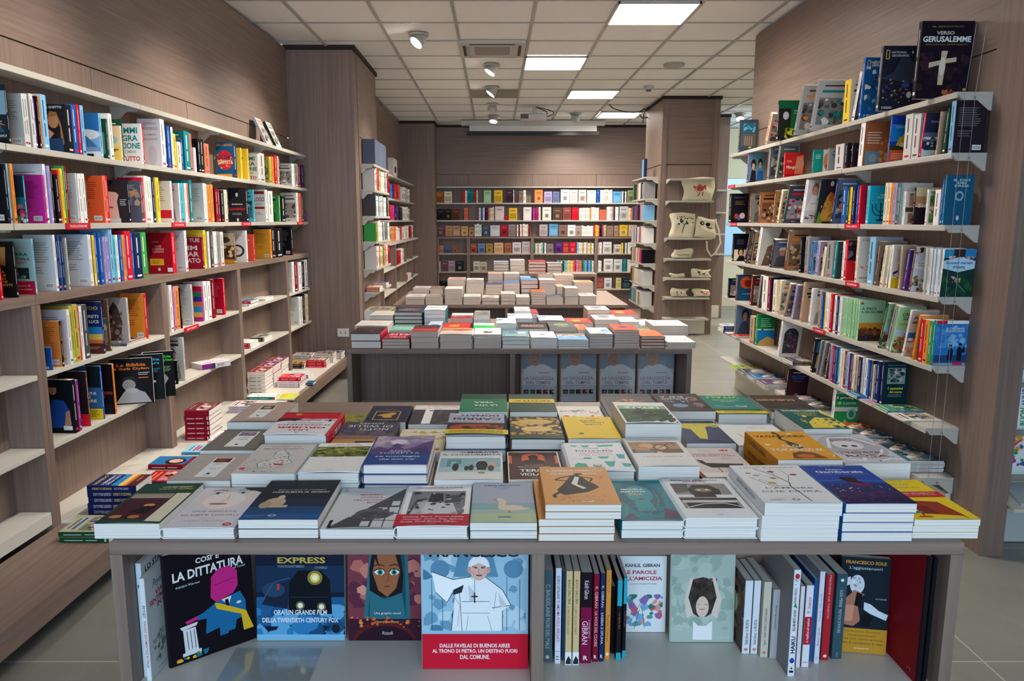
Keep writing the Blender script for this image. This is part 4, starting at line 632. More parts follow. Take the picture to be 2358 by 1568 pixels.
# key, x0, x1, y, length, ztop, n, flip, hard, front, spine, curl, top label (+ cut spine art), kind name
T1D = '''penny -.828 -.692 1.45 .235 .884 1 0 0 1c4a3c 1c4a3c .004|green novel with cream strip and candlelit figures, overhanging the table's corner
fiocchi -.690 -.538 1.45 .235 .874 1 0 1 dcdde2 e6e6e8 .003|pale hardcover showing a close-up face with green-blue eyes
luce -.531 -.366 1.452 .232 .892 2 0 0 24303e 24303e .003|dark blue novel showing a crouching pale figure, top of its pile
coppola -.362 -.210 1.45 .235 .872 1 0 0 cfcfd0 d8d8da .006|grey novel split diagonally into pale and dark halves with coral capitals
racconti -.207 -.056 1.45 .238 .878 1 0 1 e6e6e4 dfe8e8 .003|white hardcover with black-and-white photo of women and a red band
ritorna -.053 .086 1.45 .232 .886 2 0 0 aab3c2 5f8a90 .002|pale blue novel with a white goose on its cover, top copy
parroco .101 .256 1.438 .232 .93 5 0 0 e2a05c c8843c .001|orange novel with a tumbling black-robed figure, top of the tall front pile
idda .260 .386 1.45 .235 .890 2 0 0 1f8690 1f8690 .006|teal novel with a line-drawn woman's face, top copy
fedelta .389 .542 1.45 .235 .896 2 0 1 e6e7e8 d8e4e4 .001|white hardcover with striped dark eye photo, top copy
amore .547 .705 1.436 .235 .934 3 0 0 e9e8e6 e9e8e6 .002|white novel with a bare branch and coloured leaves, top of its pile
gamb .712 .857 1.438 .235 .932 4 0 0 2749a0 2b6fb0 .002|blue and violet novel with a seated figure among candle lights, top copy
papi .862 .998 1.45 .236 .893 3 0 0 eccd2e e6e4de .003|yellow novel with red band and red armchair, overhanging the table corner
steinbeck -.786 -.634 1.70 .205 .886 1 0 0 b9aea6 b9aea6 .001|beige linen book with small white label, behind the green novel
carver -.790 -.636 1.912 .2 .894 1 0 0 7a746c 7a746c .001|taupe linen book with small white label
fante -.790 -.641 2.12 .232 .914 2 0 0 b8a296 b8a296 .005|pinkish linen book with white label, farthest at the bookcase side
coe -.629 -.478 1.695 .235 .906 2 0 0 cfc8c2 e2dfdb .002|pale novel with a drawn map outlined in blue, top copy
zeniter -.474 -.324 1.695 .236 .908 2 0 1 ecebe6 9ac0c0 .005|white hardcover with a grassy green photo strip, top copy
torretta -.318 -.162 1.70 .235 .926 3 0 1 8a7c98 24488a .002|blue hardcover with violet mountains and pale moon, top of its pile
moravia -.146 .018 1.69 .225 .892 2 0 0 e6e4e0 dcdad6 .002|white novel with dark-coated people on a pale square, top copy
terra .030 .166 1.70 .225 .886 2 0 0 e6e2dc 4e2a24 .001|brown novel with an orange arch and white border, top copy
kinsella .179 .335 1.705 .228 .908 2 0 1 ececee ececee .004|white hardcover scattered with turquoise crockery shapes, top copy
nesi .341 .487 1.70 .23 .922 2 0 0 e6e2de dedad4 .003|cream novel with a car-wheel photo, top copy
lemaitre .495 .640 1.705 .235 .892 2 0 0 d6cbc4 8c2028 .002|pale pinkish novel with a black dog silhouette, top copy
vagab .668 .822 1.69 .238 .941 3 0 0 e3a030 c8821c .003|amber yellow novel crossed by a dark strand, top copy
eco .840 .998 1.715 .24 .925 1 0 0 c8c8cc d8d6d0 .001|thick grey labyrinth-cover novel at the table's edge
gruber -.629 -.457 1.945 .23 .928 2 1 1 e6e2e2 c41f34 .004|thick white and crimson hardcover read from the far side, top copy
jones -.450 -.288 1.945 .225 .900 2 1 0 4a4a5c 4a4a5c .002|dusk-grey and orange novel with slanting white lettering, top copy
saviano -.28 -.142 1.945 .225 .878 1 1 0 ddd6bc ddd6bc .001|yellowish patterned novel wedged behind the blue mountain hardcover
carrisi -.136 .030 1.935 .235 .926 2 1 1 aab0c4 2c3a5c .006|thick grey-blue and red hardcover with a yellow band, top copy
nero .042 .192 1.95 .228 .914 2 1 1 3c3a34 3c3a34 .002|thick black hardcover with golden leaf pattern, top copy
come .197 .344 1.945 .228 .916 3 1 0 ecc62c ecc62c .003|plain bright yellow novel with small black lettering, top copy
letale .351 .503 1.945 .236 .958 2 1 0 e8e8e4 d8cfa8 .006|very thick white-edged novel with dark green cover and rider, top copy
navy .520 .655 1.95 .225 .902 2 1 0 3c4666 3c4666 .001|navy novel with a yellow leaping shape, top copy
lamp .662 .832 1.95 .225 .894 2 1 0 e6e6e2 e6e6e2 .004|white novel showing a dark bell-shaped lamp, top copy
perrone .842 .975 1.965 .215 .938 2 1 0 1d5c58 d8cfb8 .004|thick teal novel with yellow flashes, top copy
vitali .674 .826 2.185 .235 .922 2 1 1 1f7c70 1f7c70 .002|teal hardcover with a spoon drawing and yellow band, top copy
ferr .516 .667 2.185 .23 .93 3 1 0 3a3438 a8644c .001|dark novel with two pale faces along its edge, top copy
drago .350 .508 2.185 .23 .93 3 1 0 55555a 8a4030 .001|grey novel with an orange dragon swirl, top copy
frame -.404 -.274 2.2 .2 .892 1 1 0 2f3248 2f3248 .001|navy book with a gold framed wing emblem
strip -.266 -.118 2.19 .23 .888 1 1 0 4a464a e6e2e0 .002|dark grey book with a broad white vertical stripe
vera -.110 .036 2.18 .23 .93 3 1 0 2a7a58 2a7a58 .002|green and black novel with bold white capitals, top copy
scuro .044 .188 2.185 .23 .928 3 1 0 2a4a3c 2a4a3c .002|dark green novel with a yellow band, top copy
floral .200 .342 2.185 .22 .89 2 1 0 e6e2da e6e2da .001|cream novel with red flower sprigs, top copy
small -.515 -.412 2.2 .16 .874 1 1 0 8a8a3c 3a3a4a .001|small multicoloured patterned paperback beside the navy emblem book
dubl .838 .990 2.19 .22 .926 3 1 0 3a3430 3a3430 .001|dark brown novel with tan capitals, top copy'''
BANDS = dict(racconti=(.0, .26, 'c41f34', 'TI ecd8d8 .5 .74 .86 .17 Ginzburg, Munro, Atwood, Adichie,;TI ecd8d8 .5 .52 .84 .17 Yourcenar, Didion, Reza, Ephron,;TI ecd8d8 .45 .32 .8 .17 Parrella, Woolf, Morante, O\'Brien...;R e0b0b0 .42 .14 .54 .16'),
    carrisi=(.74, .93, 'e2c22c', 'TB 4a4420 .5 .7 .9 .2 HO RACCHIUSO IL MALE DENTRO UN GIOCO;TB 4a4420 .5 .4 .86 .2 PER TUTTI GLI APPASSIONATI'),
    scuro=(.30, .52, 'e2c22c', 'TB 4a4420 .5 .5 .8 .3 NOVITA\''), vitali=(.86, .985, 'e2c22c', 'TB 6a6430 .5 .5 .7 .3 UN NUOVO ROMANZO'),
    papi=(.52, .66, 'c8222e', 'TB f0dcdc .5 .68 .84 .2 IL CASO DEL MOMENTO;T f0dcdc .5 .38 .8 .2 una satira feroce, ironica, divertente'))
SA1 = dict(torretta='TV e8e8f0 .5 .5 .5 .6 ANNA TORRETTA  La montagna che non c\'e\'', gruber='TV f0e0e0 .5 .5 .45 .5 LILLI GRUBER  INGANNO', amore='TV 8a8c90 .6 .5 .3 .5 LIDIA RAVERA   L\'AMORE CHE DURA', vagab='TV 4a3a1c .5 .6 .4 .5 OLGA TOKARCZUK   I VAGABONDI', idda='TV e8f0ee .5 .5 .8 .5 MICHELA MARZANO IDDA')
def t1_books():
    for ln in T1D.split('\n'):
        head, lab = ln.split('|'); k, *a = head.split(); x0, x1, y, L, zt = map(float, a[:5]); n, fl, hd = map(int, a[5:8]); fc, sc, cu = a[8], a[9], float(a[10])
        lab = lab.replace("table corner", "table's far-side corner").replace('in', 'in')
        t = (zt-TZ)/n-.0009; W = x1-x0
        kind = 'hardcover_book' if hd else 'paperback'
        def spec(curl, art, band=None, tt=t): return Spec(W, L, tt, fc, sc, sc if sc != '8c2028' else fc, fa=k if art and k in ART else '', sa=SA1.get(k, ''), hard=bool(hd), curl=curl, near=fl, band=band)
        ys = (.05 if False else 0); low = None
        for j in range(n):
            top = j == n-1; z = TZ+.0004+j*(t+.0009); dx = dy = rz = 0.
            if not top: dx, dy, rz = rnd.uniform(-.0015, .0015), rnd.uniform(0, .003), 0
            if k == 'parroco': dx = (-.013, -.012, -.013, 0, 0)[j]
            if k in ('gamb', 'amore') and not top: dx = -.004
            T = flat(x0+dx, x1+dx, y+dy, L, z, bool(fl), rz)
            if top: make_book(spec(cu, True, BANDS.get(k)), kind, lab, T1, T)
            else:
                l2 = lab.replace(', top copy', '').replace(', top of its pile', '').replace(', top of the tall front pile', '')
                l2 = ' '.join(l2.split()[:9]).rstrip(',').removesuffix(' with').removesuffix(' and').removesuffix(' a').removesuffix(' with').removesuffix(' an').removesuffix(' of')
                l2 = (f'copy under the top one of the {l2}' if j == n-2 else f'{ORD[n-1-j]} copy down beneath the {l2}')
                if low: copy_book(low, l2, T1, T)
                else: low = make_book(spec(0, False), kind, l2, T1, T)
t1_books()

# ---------------------------------------------------------------- rows of standing books
def hexc(c): return HEX.get(c, c)
def shade(c, f):
    h = hexc(c); v = [int(h[i:i+2], 16) for i in (0, 2, 4)]
    v = [min(255, max(0, int(x*f if f <= 1 else 255-(255-x)/f))) for x in v]
    return '%02x%02x%02x' % tuple(v)
def cname(c):
    if c in NAMES: return NAMES[c]
    v = [int(c[i:i+2], 16) for i in (0, 2, 4)]
    return NAMES[min(HEX, key=lambda k: sum((int(HEX[k][i*2:i*2+2], 16)-v[i])**2 for i in range(3)))]
def lum(c): h = hexc(c); return sum(int(h[i:i+2], 16) for i in (0, 2, 4))/3
def generic(kind, c, r):
    ink = shade(c, .35) if lum(c) > 120 else shade(c, 4); mid = shade(c, .7) if lum(c) > 90 else shade(c, 1.6)
    acc = r.choice(['cf1a2e', '1f56a6', '17171c', 'e8893a', '1d7f86', '6b4a36', ink])
    if kind == 'A': return f'G {mid} .12 .5 .85 .88 9;G {mid} .12 .3 .6 .44 3;R e8e8e6 .62 .05 .9 .15;' + ';'.join(f'R 17171c {.65+.03*i:.2f} .07 {.662+.03*i:.3f} .13' for i in range(8))
    if kind == 'B': return f'R {ink} .2 .84 .8 .87;R {acc} .14 .7 .86 .75;R {acc} .22 .62 .78 .67;G {mid} .3 .52 .7 .56 1;R {ink} .42 .05 .58 .07'
    if kind == 'C': return f'R {ink} .2 .88 .8 .91;R {acc} .14 .76 .86 .81;R {mid} .08 .12 .92 .66;S {ink},{shade(c,.5)},{acc},{shade(c,1.8)},b89f84 .08 .12 .92 .66 26 .1;R {ink} .4 .04 .6 .06'
    if kind == 'D': return f'R {ink} .2 .9 .8 .93;R {acc} .2 .8 .8 .86;E {shade("c89a7c", .9)} .5 .55 .15 .12;P {ink} .3,.6 .34,.72 .6,.74 .7,.6 .62,.64 .4,.64;P {mid} .16,.04 .84,.04 .78,.34 .6,.42 .4,.42 .22,.34'
    return ''
def spine_art(c, t, r):
    ink = shade(c, .35) if lum(c) > 120 else shade(c, 4)
    if t < .005: return f'R {ink} .3 .3 .6 .8'
    a = r.uniform(.5, .62); return f'R {ink} .34 {a:.2f} .5 .9;R {ink} .36 .24 .52 {a-.06:.2f};R {r.choice([ink, "cf1a2e", "e9e9e6"])} .2 .05 .8 .09'
ADESC = {}
def std(S, x, y, z, side, lean=0., rz=0.):
    """matrix of an upright book whose spine looks into the room; x, y is the spine's camera-side bottom corner"""
    if side == 'L': return Matrix.Translation((x, y, z)) @ Matrix.Rotation(rz-.031, 4, 'Z') @ Matrix.Rotation(-lean, 4, 'X') @ Matrix(((-1, 0, 0, 0), (0, 0, 1, 0), (0, 1, 0, 0), (0, 0, 0, 1)))
    return Matrix.Translation((x, y, z)) @ Matrix.Rotation(rz, 4, 'Z') @ Matrix.Rotation(lean, 4, 'X') @ Matrix(((1, 0, 0, 0), (0, 0, -1, S.t), (0, 1, 0, 0), (0, 0, 0, 1))) @ Matrix.Translation((0, 0, 0))
def row(side, z, a, b, data, kind, where, anchor, group, rev=False, simple=0, wmax=.148):
    ent = []
    for it in data.replace('\n', ' ').split(';'):
        f = it.split()
        if not f: continue
        x0, x1, yt = map(float, f[:3]); s, c = f[3], f[4]; art = f[5] if len(f) > 5 else ''; lean = math.radians(float(f[6])) if len(f) > 6 else 0; w_ = float(f[7]) if len(f) > 7 else 0; xi = float(f[8]) if len(f) > 8 else 0
        Y0, Y1 = Y_on(x0, a, b, z), Y_on(x1, a, b, z)
        if side == 'R': Y0, Y1 = Y1, Y0
        ent.append([Y0, Y1, yt, s, c, art, lean, w_, xi])
    ent.sort(key=lambda e: e[0]); prev = -9 if side == 'L' else (3.405 if a == RF else -9)
    posts = YB if side == 'L' and z < 1.1 else []
    desc = {}
    for e in ent:
        w0 = e[1]-e[0]
        for p in posts:
            if e[0] < p+.033 and e[1] > p-.037:
                e[0] = p+.031 if (e[0]+e[1])/2 > p-.012 else p-.038-w0
                e[1] = e[0]+w0
        e[0] = max(e[0], prev+.0006); e[1] = e[0]+max(w0, .0045)
        if any(e[0] < p+.033 and e[1] > p-.036 for p in posts): e.append(None); continue
        prev = e[1]
        d = ADESC.get(e[5]) or (f'{cname(e[4])} {kind.replace("_", " ")}' + ('' if cname(e[3]) == cname(e[4]) else f' with {cname(e[3])} spine'))
        e.append(d); desc.setdefault(d, []).append(e)
    ent = [e for e in ent if e[-1] is not None]
    if side == 'R':                                               # a leaning book can tip no further than its neighbour lets it
        for p, e in zip(ent, ent[1:]):
            e[6] = min(e[6], math.atan(math.tan(p[6])+max(0, e[0]-p[1]-.001)/.21)); 
        for p, e in zip(ent, ent[1:]): pass
    for d, l in desc.items():
        if len(l) > 1 and not rev: l = l[::-1]
        for k, e in enumerate(l): e.append(d if len(l) == 1 else f'{d}, {ORD[k]} such from {anchor}')
    for Y0, Y1, yt, s, c, art, lean, w_, xi, d, lab in ent:
        r = random.Random(int(Y0*1e4)); t = max(Y1-Y0-.0004, .004); h = Z_at(yt, (Y0+Y1)/2)-z
        if lean: t = t*math.cos(lean)
        h = max(.08, h/math.cos(lean)); W = w_ or r.uniform(.128, wmax)
        aa = ART.get(art) or (generic(art, c, r) if art else generic(r.choice('AABC'), c, r))
        ins = r.uniform(.003, .012)+xi
        if side == 'L' and (a, b) == (FA, FB): W = min(W, (.139 if posts else .149)-ins)
        if side == 'R' and a == RF and not w_: W = min(W, .165-ins)
        S = Spec(W, h, t, c if side == 'R' else shade(c, .95), s, c, fa=aa if side == 'R' else '', ba=aa if side == 'L' else '', sa=spine_art(s, t, r), pg=PAGES)
        if side == 'L': x = a+b*Y0-ins
        else: x = a+b*Y0+ins
        if side == 'R' and a == RF and W > .15: x = RW-.006-W
        T = std(S, x, Y0, z+.0006, side, lean)
        make_book(S, kind, f'{lab}, {where}', group, T)
ART.update(
man='R 22303a 0 0 1 1;P c89880 .1,.5 .5,.5 .55,.95 .1,.95;R 8fb0c0 .6 .5 1 .9;P 3a5a78 .1,.2 .9,.2 .6,.52 .2,.5;TB e08a3a .55 .36 .8 .08 RO/LLA;TB dddddd .55 .14 .8 .04 IL VIAGGIO;R 1a1a1e 0 0 1 .08',
girl='R 26242c 0 0 1 1;E c8946c .6 .66 .17 .15;P a87848 .42,.74 .5,.86 .72,.84 .84,.6 .9,.2 .8,.1 .8,.5 .72,.76;P d8a88a .1,.4 .3,.56 .36,.66 .42,.5 .6,.4 .4,.26 .2,.2;R 2a4a78 .2 .0 .86 .3;TB e8e8e8 .5 .94 .8 .05 CUORE GHETTO;TB e0703a .2 .7 .1 .12 C:',
sky='R 2a70b0 0 .55 1 1;R 8ab0d0 0 .38 1 .6;E dfe6ec .5 .52 .5 .12;P 4a78b0 .1,.2 .5,.5 .95,.22;R 7aa0c8 0 .12 1 .24;R dfe4ea 0 0 1 .14;R 17171c .5 .03 .74 .09',
ybook='R e8c8a0 0 .4 1 1;R e8c860 0 0 1 .4;E 8fc8c0 .5 .6 .4 .14;TB 4a4a3a .5 .3 .8 .08 MYSP',
immi='R f0f0ee 0 0 1 1;TB 1a8288 .5 .83 .7 .15 IMMI;TB 1a8288 .5 .64 .7 .15 GRA;TB 1a8288 .5 .45 .9 .15 ZIONE;T 8a8a8a .5 .3 .5 .07 CAMBIARE;TB d0303a .5 .13 .8 .12 TUTTO',
andre='R e6e7ea 0 0 1 1;T 6a6d74 .55 .9 .6 .05 VITTORINO;T 6a6d74 .55 .8 .66 .06 ANDREOLI;T 8a8d94 .55 .67 .5 .045 IL RUMORE;T 8a8d94 .55 .58 .62 .045 DELLE PAROLE;E d4d6da .6 .25 .2 .2',
temp='R 1f5a80 0 0 1 1;E d02840 .5 .5 .44 .28;S e8c050,e06a3a,d02840 .06 .26 .94 .74 22 .06;TB d08a3a .5 .93 .9 .07 DELLA MUNGA;TB 2a3a4a .5 .58 .86 .11 NOI SIAMO;TB f0d8b0 .5 .44 .86 .11 TEMPESTA;R e8a040 .04 .0 .86 .1',
yfig='R ecc840 0 0 1 1;L 2a2a20 .05 .7,.95 .6,.8 .75,.7 .5,.5;T 6a5a20 .4 .5 .6 .1 LU/NE;T 6a5a20 .3 .8 .4 .1 NO',
redb='R e8e4dc 0 0 1 1;G 9a9a94 .12 .5 .8 .86 7;R d02a3a 0 .1 1 .3;R e8e4dc 0 0 1 .1',
flor='R 1f3a50 0 0 1 1;R 2a7a90 0 .3 1 .55;S e8e8ea,d07a9a,3f9a78,c83a6a 0 0 1 .4 40 .09',
woman='R 2e2a30 0 0 1 1;P e6b8ac .2,.1 .66,.1 .6,.5 .7,.7 .3,.74 .16,.5;P 3a2c2c .2,.7 .3,.86 .7,.84 .8,.6 .66,.66 .5,.78;R c8303a .26 .34 .44 .38;G e0e0e0 .7 .4 .95 .56 4;R d8d8e0 .2 0 .7 .1',
dusk='R 5a5a6c 0 0 1 1;S 7a7a90,b09070,c8a080 0 .4 1 .8 20 .12;G c8c8c8 .2 .8 .8 .9 3',
rednote='R 2a282c 0 0 1 1;E e0e0e0 .5 .8 .07 .06;TB dcdcdc .5 .52 .6 .04 MICHELE MARI;TB d03038 .5 .38 .9 .08 LEGGENDA;G a8a8a8 .2 .2 .8 .28 2;E e0e0e0 .5 .06 .06 .05',
dial='R e9e7e2 0 0 1 1;R a82a34 .05 .86 .95 .95;TB b06060 .5 .7 .9 .14 DIALOGO;T 8a8a8a .5 .55 .6 .05 DI STAGIONE;R a82a34 .05 .4 .95 .47;TB c88a84 .5 .26 .7 .1 FASI MIE/AMORE VERITA',
occhi='R 1c1816 0 0 1 1;P b88a50 .1,.95 .5,.95 .55,.6 .2,.5;P a87840 .5,.9 .8,.9 .75,.56 .55,.6;TB e0a83a .5 .34 .8 .28 NESSA/OCCHI/DALED/UOMINI/INNOCENTI',
guerra='R a9c4bc 0 0 1 1;TB 1f6a64 .5 .72 .7 .06 GUERRA;TB 1f6a64 .5 .64 .8 .05 NAZIONALE;TB c86a4a .5 .57 .6 .05 SUI MIGRANTI;R 2a3834 .2 .28 .85 .48;S 5a7a6a,c8d0b8,20302c .2 .28 .85 .48 14 .06;R c8203a 0 0 1 .24;T ecdada .5 .16 .7 .035 Dall\'autore di;T ecdada .5 .09 .8 .035 300.000 copie vendute',
doc='R b8b4b0 0 0 1 1;P 2a2a2c .3,.5 .6,.6 .7,.4 .5,.3;P c8c8cc .3,.0 .8,.0 .7,.36 .4,.4;T 6a6a6c .5 .85 .6 .06 CLINICA',
crist='R a81424 0 0 1 1;T d8a0a0 .3 .78 .3 .04 non muoia;TB dca8a4 .4 .6 .5 .18 DOVE/I CRISTIANI/MUOIONO;R e8b030 .02 .2 .62 .36;G 8a5a20 .1 .23 .5 .33 3;E d8d8d8 .4 .1 .06 .04;R e8e4e2 .76 .04 .98 .14',
impar='R b01a34 0 0 1 1;TB e8e0e0 .5 .9 .8 .12 LE TUE;T e8c0c0 .2 .68 .2 .07 da;TB f0e8e8 .56 .66 .44 .15 IM;TB f0e8e8 .5 .46 .7 .15 PAR;TB f0e8e8 .6 .26 .6 .15 ATO',
temple='R b8a890 0 0 1 1;R 5a3a28 0 0 1 .6;E 4a3a30 .5 .78 .3 .1;S c8a060,e0d0b0,3a2418 0 .2 1 .6 24 .09;R c88a2a 0 0 1 .14',
ring='R dcdad8 0 0 1 1;E 3a3a3c .5 .36 .4 .2;E dcdad8 .5 .36 .28 .14;E e0a0a0 .5 .36 .1 .05;T d08a84 .5 .85 .7 .06 RESPIRA/CON ME',
rwbox='R d04a3a 0 0 1 1;R e8e0d8 .1 .1 .5 .5;S e8893a,e8e0d8 .1 .5 .9 .9 14 .08',
blkdot='R 1a1a20 0 0 1 1;R e9e9e6 .5 .05 .8 .14;S e0703a,c8c8c8 .2 .4 .8 .6 6 .04',
portr='R cfc4b8 0 0 1 1;P 8a7a70 .1,.6 .3,.86 .6,.8 .5,.6;P dcc0a8 .4,.3 .9,.3 .9,.8 .5,.86;T b86a5a .5 .32 .7 .07 Francesco e;T b86a5a .5 .22 .5 .06 Maria',
sunset='R 1f2c60 0 .5 1 1;R 2a86c8 0 .36 1 .52;R e8c060 0 .26 1 .38;R d07a3a 0 .18 1 .27;R 5a2a28 0 0 1 .2;TB c8b050 .5 .88 .8 .07 LOREDO;TB dce0e8 .5 .72 .8 .06 I SEGRETI;TB dce0e8 .5 .62 .8 .06 DELLA LUCE;G c8a090 .4 .08 .9 .14 2',
soldier='R a8a09c 0 0 1 1;P 4a3a38 .3,.1 .7,.1 .8,.5 .66,.8 .5,.92 .36,.8 .2,.5;S 2a2020,6a5248,8a7068 .1 .1 .8 .75 26 .08;E e8e8ea .64 .07 .05 .03;TV 6a6664 .12 .6 .08 .5 PALMIRA',
bshirt='R 14181f 0 0 1 1;E b88468 .36 .82 .13 .1;P 1f4a9c .2,.1 .84,.1 .9,.4 .7,.62 .3,.64 .16,.4;P b88468 .66,.12 .9,.16 .86,.44 .74,.4;R e8e8ea .62 .06 .92 .14;P 2a1c18 .24,.86 .3,.94 .46,.94 .5,.86',
pelle='R 2a1c20 0 0 1 1;P 7a4a38 .1,.3 .6,.3 .7,.8 .3,.9;R e01a30 0 0 1 .22;G f0d0d0 .1 .05 .9 .18 3',
mano='R 3a6a9c 0 0 1 1;TB e8eaea .4 .42 .8 .2 BAMBINI/MAI/DI MARE;R e8c820 0 0 1 .2;G 4a4420 .1 .04 .9 .17 4;R 1c2430 .5 .6 1 1',
hai='R 1a1418 0 0 1 1;E 9a7060 .3 .84 .16 .12;TB e0502a .5 .42 .9 .22 HAI/CONOSCIUTO/DIO?;R 22202a .1 0 .9 .2',
bib='R 141418 0 0 1 1;TB e07828 .5 .86 .7 .07 La Bibbia;TB e07828 .48 .77 .9 .07 di Bob Dylan;E 9a9a9c .42 .42 .16 .12;P 2a2a2c .24,.46 .3,.6 .56,.6 .62,.46 .54,.54 .34,.54;P a8a8aa .08,.02 .95,.02 .8,.24 .6,.32 .3,.28;E b8b8ba .48 .3 .16 .05;G dcdcdc .66 .62 .95 .7 2;R e07828 .66 .56 .9 .58',
bib2='R 141a20 0 0 1 1;TB 3aa8c8 .5 .84 .8 .16 Bibbia/Dylan;G 3aa8c8 .5 .6 .9 .7 3;E c8c8ca .4 .4 .05 .03;E c8c8ca .7 .4 .05 .03',
bib3='R 14161a 0 0 1 1;TB 4ac83a .55 .84 .84 .15 La Bibbia/Bob Dylan;P d8d8da .1,.5 .4,.62 .5,.5 .3,.44;P a8a8aa .1,.02 .4,.02 .8,.4 .7,.5;G 8ac88a .55 .55 .9 .68 4',
strp='R c8203a .0 .86 1 1;R 2a8a50 0 .7 1 .84;R 3a3a9a 0 .56 1 .7;R e07a4a 0 .42 1 .56;R 2a9ad0 0 .26 1 .42;R e0b050 .2 .12 1 .26;R 2a9ad0 0 0 .3 .26;R a82a8a .3 0 1 .12')
ADESC.update(man='dark-covered paperback with orange capitals and a man\'s shoulder', girl='black paperback showing a blonde girl with raised hand', sky='blue paperback with white cloud', immi='white paperback, stacked teal capitals',
    andre='wide white paperback with grey lettering', temp='blue and red paperback with bold capitals', yfig='yellow paperback, black squiggle', redb='cream paperback with red bottom band', woman='black paperback with a pale woman\'s face',
    rednote='black paperback with red lettering', dial='white paperback with two red bars', occhi='black paperback with gold capitals', guerra='pale green paperback with red bottom band', doc='grey paperback with a white coat', crist='wide red paperback with yellow sticker',
    impar='crimson paperback with big white capitals', temple='brown paperback with a temple photo', ring='white paperback with a black ring', portr='cream paperback with a pinkish portrait', sunset='navy paperback with blue and orange sunset', soldier='grey paperback with a sculpted figure',
    bshirt='black paperback with a blue-shirted man', pelle='dark brown paperback with red band', mano='blue paperback with yellow band', hai='black paperback with orange capitals', bib='large black book with orange title and grey portrait', bib2='black book with turquoise title',
    bib3='large black book with green title', strp='paperback with stacked rainbow blocks', flor='dark teal paperback with white blossoms', ybook='cream and yellow paperback', dusk='dusk-coloured paperback', blkdot='black paperback with orange dots', rwbox='red and white paperback')
NEAR = 'the column'
row('L', 1.79, FA, FB, '''29 33 195 k k man;62 70 216 l c2c0ba A;71 79 216 l l;81 89 216 l l;90 95 226 p p;96 100 222 k k;101 106 221 o o;108 121 218 s dfe3ea;163 177 242 k k girl;178 189 241 b b;191 196 241 r r;197 204 243 s b;237 243 261 s s sky;255 259 274 v v C;260 267 262 w w;
284 287 290 h h ybook;288 290 275 v v;331 334 285 w w immi 0 .118;334 338 286 r r;376 386 275 w w andre 0 .125;387 391 291 n i;392 399 291 b b;400 405 293 w k;406 413 308 y y;414 423 327 h h;424 428 322 b b;430 443 303 t t;444 449 308 q q;450 455 340 w w B;461 466 320 k k;467 474 320 k y;476 486 331 q o;
542 548 329 n n temp 0 .125;560 563 341 y y yfig 0 .12;574 577 343 y y yfig;597 601 355 w w immi;602 613 353 l l;625 630 361 f f;631 635 361 o o;636 640 358 r r;641 645 360 a a;646 650 359 k k;675 680 377 w w;681 690 377 g d;691 696 379 c c;697 703 380 n n''', 'paperback', 'top row of the long wall', NEAR, 'books in the top row of the long wall')
row('L', 1.487, FA, FB, '''24 30 378 k k A;33 37 377 s s;38 44 377 o o;66 70 405 t t flor;110 115 403 m m A;116 122 378 w d6d9e0 A;123 128 382 i i;129 133 382 k w;139 146 402 k k;147 150 392 r r;151 156 388 y y;157 160 382 e e;161 166 382 c c;186 189 399 l l A;190 197 400 w w;198 205 400 w w;207 209 404 d d;
247 253 405 q e05a30 A;254 260 405 r r;302 306 415 k k woman;330 335 416 d d dusk;336 340 409 r r;341 346 405 w w;347 352 406 h h;353 359 408 w w;360 365 408 n n;366 373 409 y y;399 403 417 w w redb;404 406 418 c c;420 423 422 w w D;424 430 422 j j;431 436 422 w w;437 441 422 q q;442 448 415 t t;
475 479 422 w w A;480 483 423 w w;484 490 425 o o;491 497 425 o r;503 508 434 c c;509 513 436 c c;514 520 438 k k;521 527 437 h h;528 531 434 k k;570 575 433 k k rednote;588 590 437 j j C;616 621 437 w w dial;622 632 440 w w;647 650 450 e e D;651 660 452 k k A;687 691 444 w w;692 697 445 q q;698 703 450 d d;704 707 488 p p''', 'paperback', 'second row of the long wall', NEAR, 'books in the second row of the long wall')
row('L', 1.20, FA, FB, '''8 14 600 r r;44 49 556 k k occhi;90 94 550 s z guerra;137 142 541 w d3d6de A;143 147 543 n n;148 152 543 b b;153 157 543 n n;165 168 548 l l doc;213 216 540 w ced6e0 A;217 221 541 w w;222 227 542 y k;228 230 542 g g;231 236 536 b b;237 242 536 b b;243 247 537 b b;248 252 545 i i;253 257 545 i i;258 262 545 i i;263 270 527 s s;271 277 541 j s;278 283 541 w w;284 289 541 b b;
290 294 541 o o;295 298 541 g g;299 312 532 r r;313 317 536 b b;318 334 537 n n A;335 347 535 e e;403 411 536 r r crist;431 436 531 w d0d2d8 A;472 475 546 c c impar;476 481 530 y y;485 489 533 w h C;490 495 533 d d;496 500 533 w w;501 505 533 w w;506 512 533 g g;513 520 534 l h;545 549 537 u u temple;571 574 531 w w ring;588 591 540 r r rwbox;
625 629 528 o e0a030 A;630 640 524 k k blkdot;641 655 525 k k;675 679 522 k k A;724 729 521 w w portr''', 'paperback', 'atop the low bookcases', NEAR, 'books on top of the low bookcases')
row('L', .875, FA, FB, '''93 105 728 w w;107 111 726 c v;125 128 800 b b;149 153 739 k o A;166 172 713 w d0d3dc A;173 180 705 f c08a2a A;181 191 701 f e;192 196 706 r r;197 203 705 w w;204 215 702 d u;242 246 695 n n sunset;261 264 690 u u C;301 305 686 l l soldier;343 348 676 r e08a30 A''', 'paperback', 'fourth low bookcase, middle shelf', NEAR, 'books in the low bookcases')
row('L', .565, FA, FB, '''110 113 885 k g C;177 186 874 k k bshirt;187 189 878 m m;190 195 875 p i;211 214 855 u u pelle;244 248 843 b b mano;269 273 838 o k hai''', 'paperback', 'fourth low bookcase, lowest shelf', NEAR, 'books in the low bookcases')
